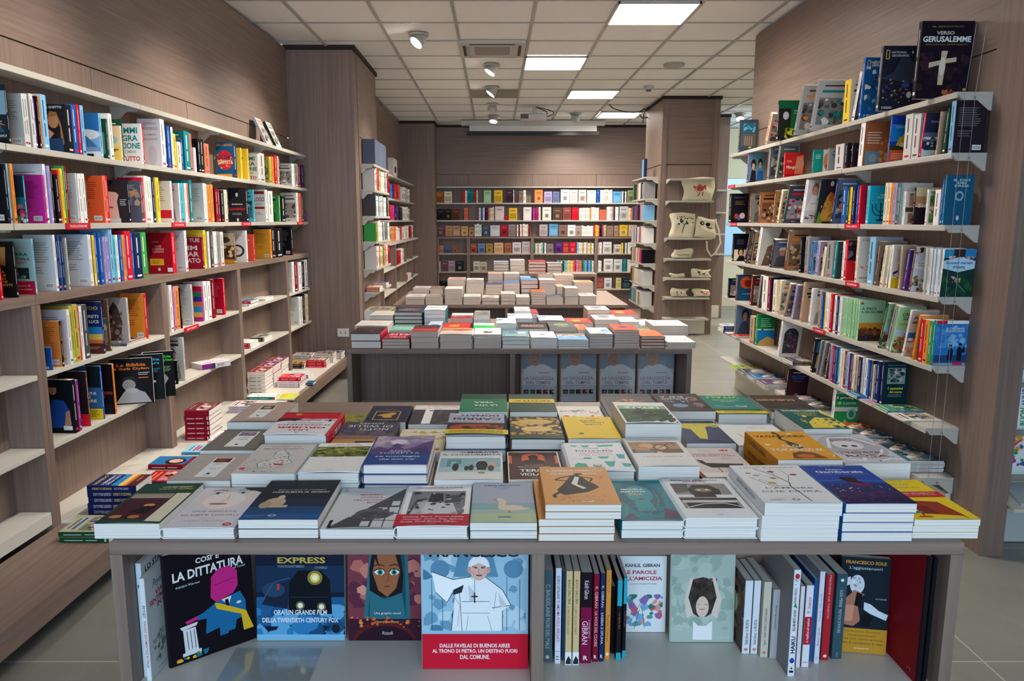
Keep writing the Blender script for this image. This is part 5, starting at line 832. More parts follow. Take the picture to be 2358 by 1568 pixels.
row('L', .875, FA, FB, '''387 396 655 w w;397 403 657 w w;404 406 658 r r;407 412 662 i i;413 421 660 o o;422 424 662 k k;447 450 655 l l A;451 453 653 c c;472 475 659 m m strp;477 484 648 w w;485 492 648 w w;493 500 643 c c;519 523 641 r c01030 A;665 674 603 r r;676 681 603 w w;683 689 603 c r;690 697 604 w w;698 704 602 k k;705 711 598 w w;712 717 602 k v''', 'paperback', 'low bookcases, middle shelf', NEAR, 'books in the low bookcases')
row('L', .565, FA, FB, '''400 411 790 w w;412 414 830 k k;428 431 777 l l D;693 697 684 w w A;698 701 683 w w;702 706 676 k k;707 712 678 h h;713 715 677 o o;716 722 674 r r;723 726 673 w w;727 733 672 n n''', 'paperback', 'low bookcases, lowest shelf', NEAR, 'books in the low bookcases')
# red shelf labels clipped to the shelf lips
def shelf_tag(x, y0, y1, z, txt, lab, side='L'):
    s = -1 if side == 'R' else 1; X = x
    t = root('shelf_label', (X, (y0+y1)/2, z), lab, 'label', 'red shelf labels', rz=-.031 if side == 'L' else 0)
    w_ = (y1-y0)/2; MB().box(min(0, s*.004), max(0, s*.004), -w_, w_, -.026, .002, M('c81e34', .3)).obj('card', t)
    g = MB()
    for c, v2, fs, ee in art_shapes(f'TB e8c8c8 .5 .5 .7 .4 {txt}', 2*w_, .028): g.add([(s*.0046, (a_-w_) if s > 0 else (w_-a_), b_-.026) for a_, b_ in v2], fs, M(c))
    g.obj('lettering', t)
for px0, px1, z, tx, lab in [(150, 206, 1.487, 'POLITICA E STORIE VERE', 'longest red shelf label on the third metal shelf'), (395, 426, 1.487, 'ATTUALITA', 'red shelf label below the cream book with a red band'), (556, 577, 1.487, 'SAGGI', 'small red shelf label below the black book with red lettering'),
        (684, 699, 1.487, 'ARTE', 'smallest red shelf label, at the shelf end by the wood column'), (424, 456, .875, 'SPORT', 'red shelf label on the low bookcase under the rainbow-block book')]:
    y0, y1 = Y_on(px0, FA, FB, z-.01), Y_on(px1, FA, FB, z-.01); shelf_tag(lf((y0+y1)/2)+.0008, y0, y1, z-.001, tx, lab)
ART.update(
puz1='R 3a4650 0 0 1 1;R 2a5a70 .1 .6 .9 .9;S 3f90b0,60b0c8,2a6a88 .2 .62 .85 .88 24 .07;R 5a5650 .1 .2 .9 .58;R 9a9078 .3 .22 .34 .5;R 9a9078 .42 .22 .46 .5;R 9a9078 .54 .22 .58 .5;R 9a9078 .66 .22 .7 .5;E b8a058 .6 .16 .08 .03',
grn='R 14683c 0 0 1 1;R 2a2420 0 0 .44 .8;E c8ccd4 .26 .62 .11 .1;P 22301c .08,.1 .5,.1 .42,.5 .14,.5;S b8bc28,d0cc40,8a9a20 .24 .04 .7 .32 26 .05;TB a8c8b0 .74 .74 .4 .04 CAPOLAVORI;TB a8c8b0 .74 .68 .4 .03 D\'ARTE;R c8b8c8 .66 .42 .9 .56',
ng1='R 1a5a96 0 0 1 1;S 2a7ab0,e0e4e6,1a4a70,80a8b8 .05 .12 .95 .95 40 .09;E d8d0c8 .7 .66 .24 .12;E 8ab8b0 .8 .4 .2 .14;L e8c84a .02 .08,.84 .08,.95 .16,.95 .16,.84 .08,.84;TB e0e4e8 .5 .92 .6 .035 NATIONAL;TB e0e4e8 .54 .87 .66 .035 GEOGRAPHIC;TB d0d8e0 .3 .04 .3 .04 »1000;R 1a5aa0 0 0 1 .1;TB d0d8e0 .3 .05 .4 .035 1000',
ng2='R 262a3a 0 0 1 1;P 3a4258 0,.5 .3,.6 .5,.9 .8,.7 1,.75 1,.4;S 4a5470,8a5a40,5a6aa0,c8a870 .05 .1 .95 .5 40 .03;E 3a5aa0 .6 .4 .1 .04;E e8e8f0 .7 .9 .02 .02;L e8c84a .018 .08,.8 .08,.93 .15,.93 .15,.8 .08,.8;TB d0d4dc .38 .9 .36 .035 NATIONAL;TB d0d4dc .42 .85 .42 .035 GEOGRAPHIC;TB c8ccd4 .2 .05 .24 .04 1000;E e8e8ea .7 .25 .06 .05',
ger='R 1c1420 0 0 1 1;S 2a1c24,3a2228,22182a 0 0 1 .6 40 .1;T 8a8048 .5 .93 .6 .02 M. BERGOGLIO;TB c8c8b0 .46 .85 .34 .045 VERSO;TB e8eee8 .5 .77 .92 .075 GERUSALEMME;T 9a8048 .5 .7 .8 .02 MEDITAZIONI SUI MISTERI PASQUALI;P c8b898 .42,.62 .54,.62 .52,.52 .72,.54 .72,.48 .52,.46 .5,.18 .4,.18 .4,.44 .2,.4 .2,.47 .42,.5;E e0d4c0 .46 .42 .06 .12;S b85a30,c86a3a .5 .02 .9 .14 10 .04;E c8b048 .93 .12 .03 .02',
coup='R 5a8a9c 0 0 1 1;R d8b040 0 .94 1 1;E 2a2020 .3 .56 .16 .16;E d8b098 .3 .5 .09 .1;P 2a2228 .1,0 .5,0 .46,.36 .2,.4;E 2a2020 .72 .6 .14 .14;E d0a890 .72 .54 .09 .1;P 2a5a9a .5,0 .98,0 .9,.36 .6,.38',
bimba='R c8281e 0 0 1 1;P e07a5a .5,.1 .95,.1 .95,.9 .6,.85;E d89070 .78 .55 .2 .24;TB f0d8d0 .34 .4 .5 .16 Margò;R b01a18 0 0 1 .14;G f0c0b0 .1 .6 .4 .7 2',
teal='R 1a9080 0 0 .5 1;R e6dcd4 .5 0 1 1;E d8906c .74 .5 .22 .36;E 5a2020 .74 .3 .06 .07;G c8e8e0 .1 .6 .4 .8 3',
arnc='R a8623a 0 0 1 1;G e8d8c8 .12 .5 .7 .8 5;R 6a8a9a .1 .02 .7 .34;E 8aa0a8 .4 .18 .16 .1;S d0905a .6 0 1 .6 10 .09',
dome='R 1f3aa0 0 .8 1 1;R 1a7ac8 0 .45 1 .82;P c8a828 .2,.3 .8,.3 .75,.5 .55,.62 .35,.52;R 3a3a1a 0 .26 1 .36;E e8d8a0 .5 .38 .12 .05;R d8532c 0 0 1 .26;G f0c8b0 .1 .06 .7 .2 4;T a8c8e8 .5 .76 .6 .06 DIVINE',
snow='R 2c3050 0 0 1 1;R 5a6a8a 0 .36 1 .56;S e0e4ea,b8c0cc,2a4a4a 0 .14 1 .46 34 .09;R c8dce0 0 0 1 .16;T b0b4cc .5 .8 .6 .05 TERRASANTA',
pope='R dad8d6 0 0 1 1;P b8b4bc .3,.55 1,.55 1,1 .3,1;E b86a58 .42 .78 .17 .15;E d89a84 .42 .74 .13 .12;P f0eeec 0,.3 .9,.3 .8,.62 .3,.66;T b0383c .5 .46 .5 .03 FRANCESCO;S 2a2a30,3a6a8a,a83a3a,3a5a3a .05 .1 .95 .2 30 .05;R dad8d6 0 0 1 .08',
gold='R 2c2634 0 0 1 1;P c8983a .1,.05 .9,.05 .7,.6 .5,.72 .35,.6;E b85a30 .56 .6 .12 .1;S d8a848,a87828 .15 .08 .8 .5 30 .07;E d8d8e0 .5 .9 .08 .06;P 6a8a3a 0,0 .3,0 .1,.3',
menor='R 1aa0c0 0 0 1 1;T e0f0f4 .7 .76 .5 .045 DINE TALMUD;T e0f0f4 .6 .7 .6 .045 CLAUDIO;L 14304a .05 .5,.12 .5,.56;L 14304a .04 .14,.52 .16,.34 .3,.24 .5,.22 .7,.24 .84,.34 .86,.52;L 14304a .04 .28,.52 .3,.38 .5,.3 .7,.38 .72,.52;R 14304a .34 .08 .66 .13;S f0c860 .1 .55 .9 .6 9 .03',
lanc='R cf1a3c 0 0 1 1;TB f0d0d4 .64 .72 .5 .09 LA/DEI;L f0d0d4 .03 .4,.5 .7,.4;L f0d0d4 .03 .5,.36 .66,.54',
sid='R d8c89a 0 0 1 1;R b88a60 0 .5 1 .76;R 241a24 0 0 1 .48;TB f0ece6 .5 .5 .8 .14 Sidney;T 6a3a30 .6 .88 .4 .05 racconto',
terras='R 1f5aa0 0 0 1 1;TB ececea .5 .7 .8 .1 Terra;TB ececea .5 .56 .84 .1 Santa;S b85a3a,4a6a4a,2a2a34,d8c0a0 .02 .06 .98 .44 30 .09',
tealb='R 1c5a7c 0 0 1 1;TB b8d0d8 .55 .84 .6 .16 IL DIO/DEI/PASSI;E 8ab0bc .5 .58 .16 .1;E 1c5a7c .5 .58 .1 .06;E c8d4dc .5 .14 .05 .05',
framed='R d8d6d6 0 0 1 1;R b8907a .16 .56 .94 .94;S 8a6a5a,c8a890 .16 .56 .94 .94 16 .1;R 4a3e3c 0 .38 1 .52;R 9a7868 .16 .04 .94 .34;S 6a4a40,b89888 .16 .04 .94 .34 14 .09',
grnph='R e0dcd4 0 0 1 1;R 4a7a3a .1 .06 .9 .94;E c8683a .5 .5 .34 .14;S 3a5a2a,8a9a60,d8b8a8 .1 .06 .9 .94 24 .1',
orb='R 1c4a68 0 0 1 1;E c8502c .56 .7 .4 .24;E 8a2a1c .62 .66 .22 .14;L e08a50 .05 .3,.8 .5,.86 .7,.8;T a0c0d0 .6 .26 .6 .05 COSMO',
ctree='R e4e2dc 0 0 1 1;T d08a5a .5 .92 .7 .06 PADRE;P b07050 .42,.64 .5,.78 .56,.64 .49,.58;L a89078 .01 .3,.3 .5,.6 .6,.4;R e0653a .6 .36 .98 .46;S e0a080 .1 .26 .6 .36 10 .05;TB 5a5a5e .5 .1 .8 .04 LEGGENDE',
terr='R 2a1c24 0 .5 1 1;R c8202a 0 0 1 .5;TB f0d8d8 .6 .38 .6 .16 TER/RE;S 4a3a48,6a5a78 0 .55 1 1 16 .1',
wcity='R dcdad6 0 0 1 1;G 8a8a90 .2 .6 .9 .9 6;S 3a2a34,5a4a58 .05 .24 .95 .42 30 .06;L 3a2a34 .03 .3,.4 .3,.56;L 3a2a34 .03 .7,.4 .7,.54;R e0c020 0 0 1 .24',
purp='R 5a2a78 0 0 1 1;R 2c3468 0 .6 1 1;TB d0c8e0 .5 .72 .7 .16 TERRA/SANTA;E a04a90 .5 .3 .3 .2;P e0c060 .44,.04 .56,.04 .5,.14',
trees='R c8ccd8 0 0 1 1;S 6a3a34,c8c0b8,3a2a28 .0 .8 1 1 20 .09;P e0e0e2 .05,.62 .5,.78 .95,.62 .9,.54 .5,.46 .05,.54;T 6a6a70 .5 .62 .7 .09 santuari/montani;S b89a5a,5a4030,8a7040,2a3a20 0 0 1 .4 40 .08',
sant='R 1a3c3a 0 0 1 1;R 2090b8 0 .82 .3 1;R 3a2a30 .33 .84 .63 1;R 2880c0 .66 .82 1 1;S d88a78,e0c8c0 .1 .8 1 .86 12 .05;P b8d8f0 -.0,.6 0,.76 .5,.84 1,.76 1,.6 .5,.52;TB 2a6a8a .5 .72 .84 .06 Santuari mariani;TB 2a6a8a .5 .63 .4 .06 d\'Italia;S 1c4a30,2a5a34,183830 0 0 1 .5 50 .1;S b88a8a,c8a8a0 .3 .3 .6 .44 10 .05;L 6a8a8a .02 .4,.34 .8,.1',
piedi='R a8d0b0 0 .42 1 1;R c88a2a 0 .26 1 .45;R 6a3c28 0 .14 1 .3;R 3a2a28 0 0 1 .16;TB 2a6a48 .36 .8 .56 .06 A PIEDI;TB 2a6a48 .5 .72 .84 .06 A GERUSALEMME;P 2a4a7a .3,.04 .36,.04 .35,.16 .31,.16;E b83a3a .1 .93 .06 .03;S 8a5030,5a3020 0 .14 1 .34 30 .06',
camm='R a8d09c 0 .5 1 1;R b8d0d8 0 .36 1 .5;TB 2a6a38 .5 .84 .7 .07 CAMMINI;TB 2a6a38 .5 .75 .6 .07 DELLE/BEATI;TB 7aa83a .5 .62 .8 .06 DEI MONTI;S a8683c,c89068,6a4a38 0 0 1 .42 40 .1',
camm2='R c0b8b0 0 .5 1 1;TB 3a5a7a .5 .84 .8 .07 A PIEDI;TB 3a4a5a .5 .74 .8 .06 MERAVIGLIE;R 2a70b0 0 .3 1 .52;S c88a6a,e0d8d0,b87850 0 0 1 .4 36 .1',
ocirc='R e09038 0 0 1 1;E 4a4a48 .55 .4 .4 .34;S 6a6a60,8a98a8,3a4030 .25 .15 .85 .65 30 .1;TB e8e8e8 .5 .9 .6 .05 CAMMINO',
hike='R 2a78c0 0 0 1 1;R e8e8ea 0 .93 1 1;R c81e34 .02 .93 .34 1;S 4a90d0,80b8e0,3a80c8 0 .4 1 .9 40 .12;R 204a78 0 .06 1 .24;R 8aa0b0 0 0 1 .07;P 1a2030 .42,.12 .56,.12 .6,.34 .52,.42 .44,.34;E 1a2030 .5 .45 .05 .03;P 1a2030 .72,.12 .86,.12 .88,.36 .78,.44 .7,.36;E 1a2030 .8 .48 .05 .03;R 1a2030 .88 .3 .96 .42;R c81e5a .6 .02 .9 .09;TB c8dcec .6 .8 .6 .1 IL CAMMINO/DI SANTIAGO',
gbl='R 1c8a4a 0 .5 1 1;R 1a7ab8 0 .14 1 .52;P b8945a 0,0 1,0 1,.2 .6,.3 .2,.16;G b0e0c0 .2 .6 .8 .9 5;R e0e4e0 0 .5 1 .54;E 2a5a3a .3 .52 .06 .03',
wfra='R d8d4ce 0 0 1 1;E 3a3844 .5 .62 .36 .2;R 3a3844 .14 .1 .86 .62;S 5a5868,4a3a40,6a7a88,7a3a40 .16 .1 .84 .7 30 .08',
chur='R 2a2620 0 0 1 1;R 3a7ab0 .12 .6 .88 .9;E 3a7ab0 .5 .88 .36 .08;P c8a470 .14,.14 .86,.14 .8,.5 .6,.64 .5,.7 .4,.64 .2,.5;R 6a5030 .3 .16 .4 .34;R 6a5030 .6 .16 .7 .34',
camn='R 12303c 0 0 1 1;R 8aa0a0 .14 .5 .86 .86;S 4a5a5a,c8c8b8,2a3a3a .16 .52 .84 .84 20 .1;TB c8d838 .5 .4 .6 .06 I cammini;TB c8d838 .52 .32 .5 .06 del cuore;G 7a9a9a .2 .2 .8 .27 2;T 6a8a8a .5 .92 .7 .03 EDIZIONI',
prodi='R 2a9a50 0 0 1 1;R d8dcd8 0 .86 1 .96;R 1c8040 0 .66 1 .8;TB e0f0e0 .5 .74 .9 .1 Il prodigio;TB 2a9a50 .5 .91 .9 .08 IL SOLCO;TB c0e0c8 .5 .6 .8 .08 di Lucca;R d8dcd8 0 .36 1 .48;E 9ac8b0 .74 .28 .2 .16;E 3a8a68 .74 .28 .12 .1;P c8e0d0 .4,.04 .6,.04 .5,.14',
bport='R 5a7490 0 0 1 1;E 2a3440 .6 .7 .24 .2;E a88a78 .6 .64 .15 .14;P 3a4c60 .1,0 .95,0 .85,.4 .6,.5 .35,.42',
pbk='R 14141c 0 .4 1 1;R d8ccb0 .05 .02 .95 .42;E 2a2018 .5 .34 .2 .16;E c8986a .5 .3 .12 .12;P 1c1a20 .2,0 .85,0 .7,.2 .4,.2;G 6a6a7a .2 .6 .8 .8 3',
blkbox='R 14121a 0 0 1 1;T 6a6a78 .5 .86 .7 .05 RINASCIMENTO;G 8a6a50 .2 .6 .8 .76 3;E a03a30 .3 .22 .12 .1;E 3a5aa0 .48 .18 .1 .1;E c8a898 .66 .24 .16 .1',
flute='R d8d4c8 0 0 1 1;P 7a5a50 .2,0 1,0 1,.9 .8,.6 .4,.5;S c8a050,2a8a90,5a4a40 .3 .05 .9 .4 12 .07')
ADESC.update(puz1='dark boxed jigsaw with a blue temple picture', grn='green art book with white flower figure', ng1='blue boxed jigsaw with a breaking wave', ng2='dark boxed jigsaw with a night landscape', ger='large black volume with carved crucifix', coup='guidebook with a couple against pale blue',
    bimba='red book with a smiling child', teal='teal and white book with an open-mouthed child', arnc='orange-brown guidebook with a blue inset', dome='blue guidebook with golden dome', snow='navy guidebook with snowy trees', pope='white book with a man in white robes', gold='dark book with a golden costume', menor='turquoise book with black candelabrum',
    lanc='crimson book with small white marks', sid='cream and black book with bold word', terras='blue guidebook with white title and market photo', tealb='tall teal book with a pale emblem', framed='white book with two sepia pictures', grnph='white-framed green photo book', orb='blue book with a red orb', ctree='cream book with small orange patches',
    terr='black and red book', wcity='white book with yellow base and skyline', purp='purple book with white title', trees='guidebook with rocky spires photo', sant='guidebook with pale hexagon title over dark green hills', piedi='pale green guidebook with sunset skyline', camm='green-topped hiking guidebook', camm2='grey-topped hiking guidebook with blue sky',
    ocirc='orange guidebook with round photo', hike='blue guidebook showing two hikers in silhouette', gbl='green and blue guidebook', wfra='white-framed dark picture book', chur='guidebook with a golden church front', camn='dark teal book with framed grey photo', prodi='green and white striped book', bport='blue-grey book with a portrait', pbk='black book with a portrait on cream',
    blkbox='black boxed book with small figures', flute='pale book with a curved brown shape')
AE = 'the aisle'
def rrow(z, data, where, kind='guidebook', **k): row('R', z, RF, 0., data, kind, where, AE, 'books on the '+where, rev=True, **k)
rrow(2.058, '''1696 1699 276 d 3a4650 puz1 0 .15;1757 1763 268 a b8aca0 C 24 .15;1795 1799 232 k 14683c grn 0 .19;1838 1843 205 g a8a8a4 C 20 .2;1876 1881 192 g b0b0ac C 16 .2;1936 1950 184 y h;1956 1962 172 w 4a4a54 C 14;1976 1981 135 b 1a5a96 ng1 3 .165;2038 2044 108 d 262a3a ng2 2 .215;2136 2144 52 k 1c1420 ger 2 .24''', 'guidebook wall, top shelf')
rrow(1.797, '''1716 1719 346 p 5a8a9c coup 0 .13;1762 1766 336 g 6a6a6c C 4;1780 1784 338 g 5a6a66 C 14;1800 1803 352 r c8281e bimba 0;1866 1869 345 t 1a9080 teal 0 .12;1901 1904 342 g g B;1919 1938 332 l 8e929c;1942 1947 330 k 2a1c28 B;1956 1960 330 k 2a1c28 B;1972 1982 284 w a8623a arnc 3;2037 2040 268 b 1f3aa0 dome 4 .13;2074 2091 263 l l;2094 2110 263 l l;2113 2117 262 r 2c3050 snow 6;
2150 2153 258 a a A 4;2164 2170 250 v 3a4a48 B 4;2187 2197 233 s 2a2028''', 'guidebook wall, second shelf')
rrow(1.478, '''1676 1682 446 k 14121a blkbox 0;1724 1727 446 u 8a8680 D 0;1744 1748 443 u b8784a C 0;1774 1778 440 u a8784a C 6;1785 1789 440 h c8b890 C 16;1796 1800 430 v 4a4658 C 20;1838 1844 416 w dad8d6 pope 12 .13;1870 1874 414 v 2c2634 gold 12 .14;1908 1912 414 n 5a6a88 C 12;1933 1943 430 b b;1944 1949 431 v v;1950 1955 431 y v;1957 1963 431 n n;1966 1969 429 b b;1970 1974 427 r cf1a3c lanc 0;1990 1996 428 j 1aa0c0 menor 0 .13;
2027 2034 421 h h;2035 2041 421 h l;2042 2048 422 o l;2049 2055 422 i l;2056 2060 422 u l;2061 2066 422 t l;2067 2070 422 g l;2071 2076 441 w d8d6d6 framed 0 .11;2095 2099 432 k d8c89a sid 0 .13;2123 2127 436 w e0dcd4 grnph 0 .09;2145 2157 437 w w;2160 2164 414 b 1f5aa0 terras 0 .12;2165 2168 403 t 1c5a7c tealb 0 .125;''', 'guidebook wall, third shelf')
rrow(1.152, '''1682 1685 538 k 14141c pbk 0;1712 1716 528 k 8a6a60 C 20;1722 1726 533 k a08a70 C 18;1737 1742 524 w d8d4c8 flute 15;1768 1772 552 k 6a6a78 D 18;1803 1808 532 u a07a5a C 10;1836 1840 545 k k;1850 1858 545 g 8a8c90;1859 1863 556 b 6aa0b8 C 4;1872 1878 556 i a0909c C 6;1886 1891 570 h c8b890 C 22;1896 1911 555 g a8a8a4;1912 1918 556 t 3a4648 B 5;1932 1937 557 w w;1938 1944 553 r 2a1c24 terr 0;
1962 1967 545 h e4e2dc ctree 0 .13;1993 2006 546 s a0a8b4;2008 2012 556 u 8a7a70 C 6;2023 2029 566 h h A 8;2031 2036 568 h a8a090 A 8;2039 2044 564 w dcdad6 wcity 2 .12;2064 2068 566 a a A;2073 2078 575 p 5a2a78 purp 8 .12;2088 2092 569 u c8ccd8 trees 7 .13;2120 2124 571 l l;2126 2129 571 w w;2131 2134 571 l l;2136 2139 572 w w;2141 2144 572 n w;2146 2149 573 w w;2151 2154 573 s w;2156 2159 574 w w;2161 2165 575 w w;2167 2172 574 w 1a3c3a sant 3 .145''', 'guidebook wall, fourth shelf')
rrow(.828, '''1672 1675 640 k k C;1690 1694 632 u 1c4a68 orb 0;1724 1728 634 c 4a2a24 C 4;1740 1744 634 g 4a4a40 C 12;1751 1763 637 w 1b1f48;1764 1770 638 c 1b1f48 B;1776 1784 645 h h;1785 1789 645 h h C 10;1800 1804 652 a 9a8a88 C 22;1818 1822 655 i 8a7a8a A 14;1837 1841 650 a b89a80 B 8;1858 1862 664 w e0dcda D 6;1880 1884 668 a a;1886 1889 672 b b;1891 1894 673 y y;1896 1901 675 w w;1902 1905 676 w w;1906 1911 676 r r;
1913 1918 680 w k D;1920 1925 682 n s D;1927 1932 684 w w D;1934 1937 686 z z;1938 1941 686 z z;1942 1945 687 z z;1946 1949 687 z z;1950 1953 688 z z;1954 1957 688 z z;1958 1961 689 z z;1963 1966 690 z z;1967 1971 692 z a8d0b0 piedi 0 .145;2018 2022 696 v a8d09c camm 14;2034 2042 702 g 3a5a48 camm 14;2044 2048 704 z a8d09c camm 14;2070 2074 712 w c0b8b0 camm2 12;2095 2099 724 o e09038 ocirc 10;2132 2141 735 r 2a2a20;2143 2154 737 o o;2157 2166 740 e 4a6a50;2168 2174 738 t 2a78c0 hike 0 .15''', 'guidebook wall, fifth shelf')
rrow(.53, '''1723 1733 728 a u;1734 1738 724 e 1c8a4a gbl 0;1787 1791 738 w d8d4ce wfra 12;1862 1866 778 k 2a2620 chur 8 .1;1874 1877 782 g g C 12;1882 1886 785 g g C 14;1893 1897 790 u u C 12;1904 1907 795 i i;1908 1911 795 r r;1912 1917 797 n n;1918 1921 798 b b;1922 1925 800 t t;1926 1930 803 w w;1931 1936 806 h h;1937 1942 808 c u C;1943 1949 812 s r C;1950 1955 815 b b C;1957 1962 818 h h;1963 1969 820 a h;1970 1976 822 n n;1977 1981 825 l l;1982 1989 827 w w;1990 1995 828 b b;1996 2000 830 d k;2001 2004 840 h h;2005 2009 842 b b;2010 2018 832 n n;2019 2025 832 n 12303c camn 0 .13''', 'guidebook wall, sixth shelf')
rrow(.53, '''1688 1691 703 g 5a7490 bport 3 .13''', 'guidebook wall, sixth shelf, aisle end')
rrow(.284, '''1908 1914 893 w 2a9a50 prodi 3 .14;1804 1807 846 k 3a2028 B 12''', 'guidebook wall, bottom shelf')
for px0, px1, z, tx, lab in [(1678, 1693, 1.797, 'ARTE', 'red shelf label at the aisle end of the second guidebook shelf'), (1684, 1697, 1.478, 'LIBRI', 'red shelf label at the aisle end of the third guidebook shelf'), (1946, 1981, 1.478, 'TERRA SANTA', 'wide red shelf label under the crimson and turquoise books'),
        (1948, 1979, 1.152, 'PELLEGRINAGGI', 'red shelf label under the cream book with orange patches'), (1874, 1901, .828, 'CAMMINI', 'red shelf label under the pale green booklets')]:
    y1, y0 = Y_on(px0, RF, 0, z-.01), Y_on(px1, RF, 0, z-.01); shelf_tag(RF-.0008, y0, y1, z-.001, tx, lab, 'R')

# ---------------------------------------------------------------- piles on the second and third tables
ART.update(
q1='R 3a2c30 0 0 1 1;T 8a6a60 .5 .3 .6 .12 IL MISTERO;E d8d8e8 .4 .6 .03 .02', q2='R 8c2434 0 0 1 1;TBI e0c8c8 .5 .3 .8 .26 RAYS;TB e0c8c8 .5 .7 .6 .14 BAYARD', q3='R 3a2a2e 0 0 1 .5;R a82a30 0 .5 1 1;S 8a5a3a,6a3a34 0 .1 1 .6 30 .07;T d8a8a0 .5 .75 .7 .1 SCONOSCIUTI',
q4='R c8b8b0 0 0 1 1;P a8643c 0,.1 1,.1 1,.45 .7,.36 .4,.48 0,.36;T 9a9aa0 .5 .75 .7 .1 PANIGA;R c87a50 0 .1 1 .2', q5='R e6e4e0 0 0 1 1;P 2a2626 .3,.5 .45,.6 .6,.5 .7,.7 .5,.8 .35,.72;L 8a3a3a .03 .3,.3 .7,.35;T 4a4a4a .5 .9 .6 .07 LA GUERRA',
q6='R 6a9098 0 0 1 1;R d8d4cc .1 .2 .4 .5;TB c8d8d8 .5 .75 .8 .12 MEMORIE;R 2a2a30 .5 .25 .75 .35', q7='R ecebe8 0 0 1 1;P 8a4a2a .4,.5 .5,.6 .66,.52 .56,.44 .6,.36 .48,.44 .36,.4;G 9a9a9a .3 .8 .7 .9 2', q8='R 6a9cc8 0 .4 1 1;R 8a8470 0 0 1 .4;S b8b8a8,5a6a48,d0d4d8 0 .2 1 .55 20 .08',
q9='R e8e8ea 0 0 1 1;P 5a94c8 0,.5 .3,.9 .5,.6 .2,.2;P e0a060 .4,.8 .7,.9 .6,.6', q10='R d8503a 0 0 1 1;E 5a3a5a .5 .45 .2 .16;E 2a2a4a .55 .4 .12 .08;T e8a090 .5 .85 .5 .05 OMBRE', q11='R d8704a 0 0 1 1;TB a8482a .5 .6 .8 .16 VADA/VIA;G e8a080 .3 .2 .7 .3 2',
q12='R dcd8d2 0 0 1 1;L 4a4038 .03 .2,.7 .5,.8 .9,.6;L 4a4038 .03 .1,.5 .5,.6 .8,.4;S 5a5048 .2 .6 .9 .9 10 .04', qa='R d0ccc6 0 0 1 1;TB 8a8a90 .5 .6 .8 .1 SVENTURE;G 9a9a9a .3 .3 .7 .4 2', qb='R 7ab0a0 0 0 1 1;TB e0ece8 .5 .5 .8 .14 BRUNI',
qg='R 2ac050 0 .4 1 1;R e4e8e4 0 0 1 .4;S 1a8a3a .1 .5 .9 .9 10 .06;L d86a3a .04 .2,.2 .5,.1;L 2a5aa8 .05 .6,.2 .9,.12', qn='R 2a2426 0 0 1 1;TBI c89078 .5 .5 .84 .36 MORIRE/NOTTE', qh='R 4a5250 0 0 1 1;E 7a8a60 .5 .5 .3 .2;G c8c8b8 .3 .8 .7 .9 1',
qw='R e4e6e8 0 0 1 1;P 3a80b8 .6,.2 1,.3 1,.5 .7,.4;G 9a9a9e .2 .6 .7 .8 3', qr='R c8302c 0 0 1 1;E e0a040 .6 .5 .2 .2;L ecd0b0 .03 .1,.3 .5,.2', qblu='R 2a3c58 0 0 1 1;TB c8905a .5 .6 .84 .2 L\'ULTIMO;TB c8905a .5 .3 .6 .16 SOGNO', qgr='R e6e8e6 0 0 1 1;TB 2a5a6a .5 .45 .84 .2 AUZEN;T c04a40 .5 .8 .6 .08 IL PASSO',
qrt='R d8d0d0 0 0 1 .5;R 9a2a38 0 .5 1 1;S c88a8a 0 .4 1 .9 16 .08', qor='R e8d8c0 0 0 1 1;P e08a3a .2,.5 .8,.4 .6,.8;E 5a6ab8 .5 .3 .3 .16')
PN = 'novels in piles on the display tables'
def pile(cnt, x0, x1, yt, y, n, c, s, art, hard, rowname, table, zb=TZ, L=.225, flip=1, x01=None):
    zt = Z_at(yt, y); X0, X1 = X_at(x0, y, (zt+zb)/2), X_at(x1, y, (zt+zb)/2)
    W = X1-X0; t = (zt-zb)/n-.0008; r = random.Random(int(x0*7+y*31)); low = None; PG_ = PAGESW if table == 'far table' or r.random() < .5 else PAGES
    for j in range(n):
        lab = f'{cname(c)} novel, ' + ('on top of' if j == n-1 else f'{ORD[n-1-j]} down in') + f' the {ORD[cnt]} pile from the bench, {rowname}, {table}'
        T = flat(X0+(r.uniform(-.002, .002)), X1, y+r.uniform(0, .006), L, zb+.0004+j*(t+.0008), bool(flip), r.uniform(-.008, .008))
        if j == n-1: make_book(Spec(W-.003, L, t, c, s, s, fa=art, hard=bool(hard), curl=.003 if r.random() < .5 else .0, near=flip, pg=PG_), 'novel', lab, PN, T)
        elif low: copy_book(low, lab, PN, T)
        else: low = make_book(Spec(W-.003, L, t, c, s, s, hard=bool(hard), pg=PG_), 'novel', lab, PN, T)
def piles(txt, y, rowname, table, **k):
    for i, it in enumerate(txt.split(';')):
        f = it.split(); pile(i, float(f[0]), float(f[1]), float(f[2]), y+(float(f[8]) if len(f) > 8 else 0), int(f[3]), f[4], f[5], f[6] if f[6] in ART else (generic(f[6], hexc(f[4]), random.Random(i)) if f[6] != '-' else ''), int(f[7]), rowname, table, **k)
MT, FT = 'middle table', 'far table'
piles('806 877 768 2 3a2c30 b01c34 q1 1;879 943 781 3 8c2434 8c2434 q2 0;945 1009 763 3 a82a30 d8d4d0 q3 0;1011 1088 770 2 c8b8b0 d8d4d8 q4 1;1090 1154 770 5 e6e4e0 dedcd8 q5 0;1156 1219 776 3 6a9098 d8d4ce q6 0;1222 1282 778 5 ecebe8 e4e4ea q7 0;1285 1355 783 4 6a9cc8 d8d4ce q8 0;1358 1411 769 5 e8e8ea 5a94c8 q9 0;1414 1472 761 7 d8503a e0d8d4 q10 0;1475 1532 775 4 d8704a 1a1416 q11 1;1536 1602 788 2 dcd8d2 dcd8d2 q12 0', 3.757, 'front row', MT)
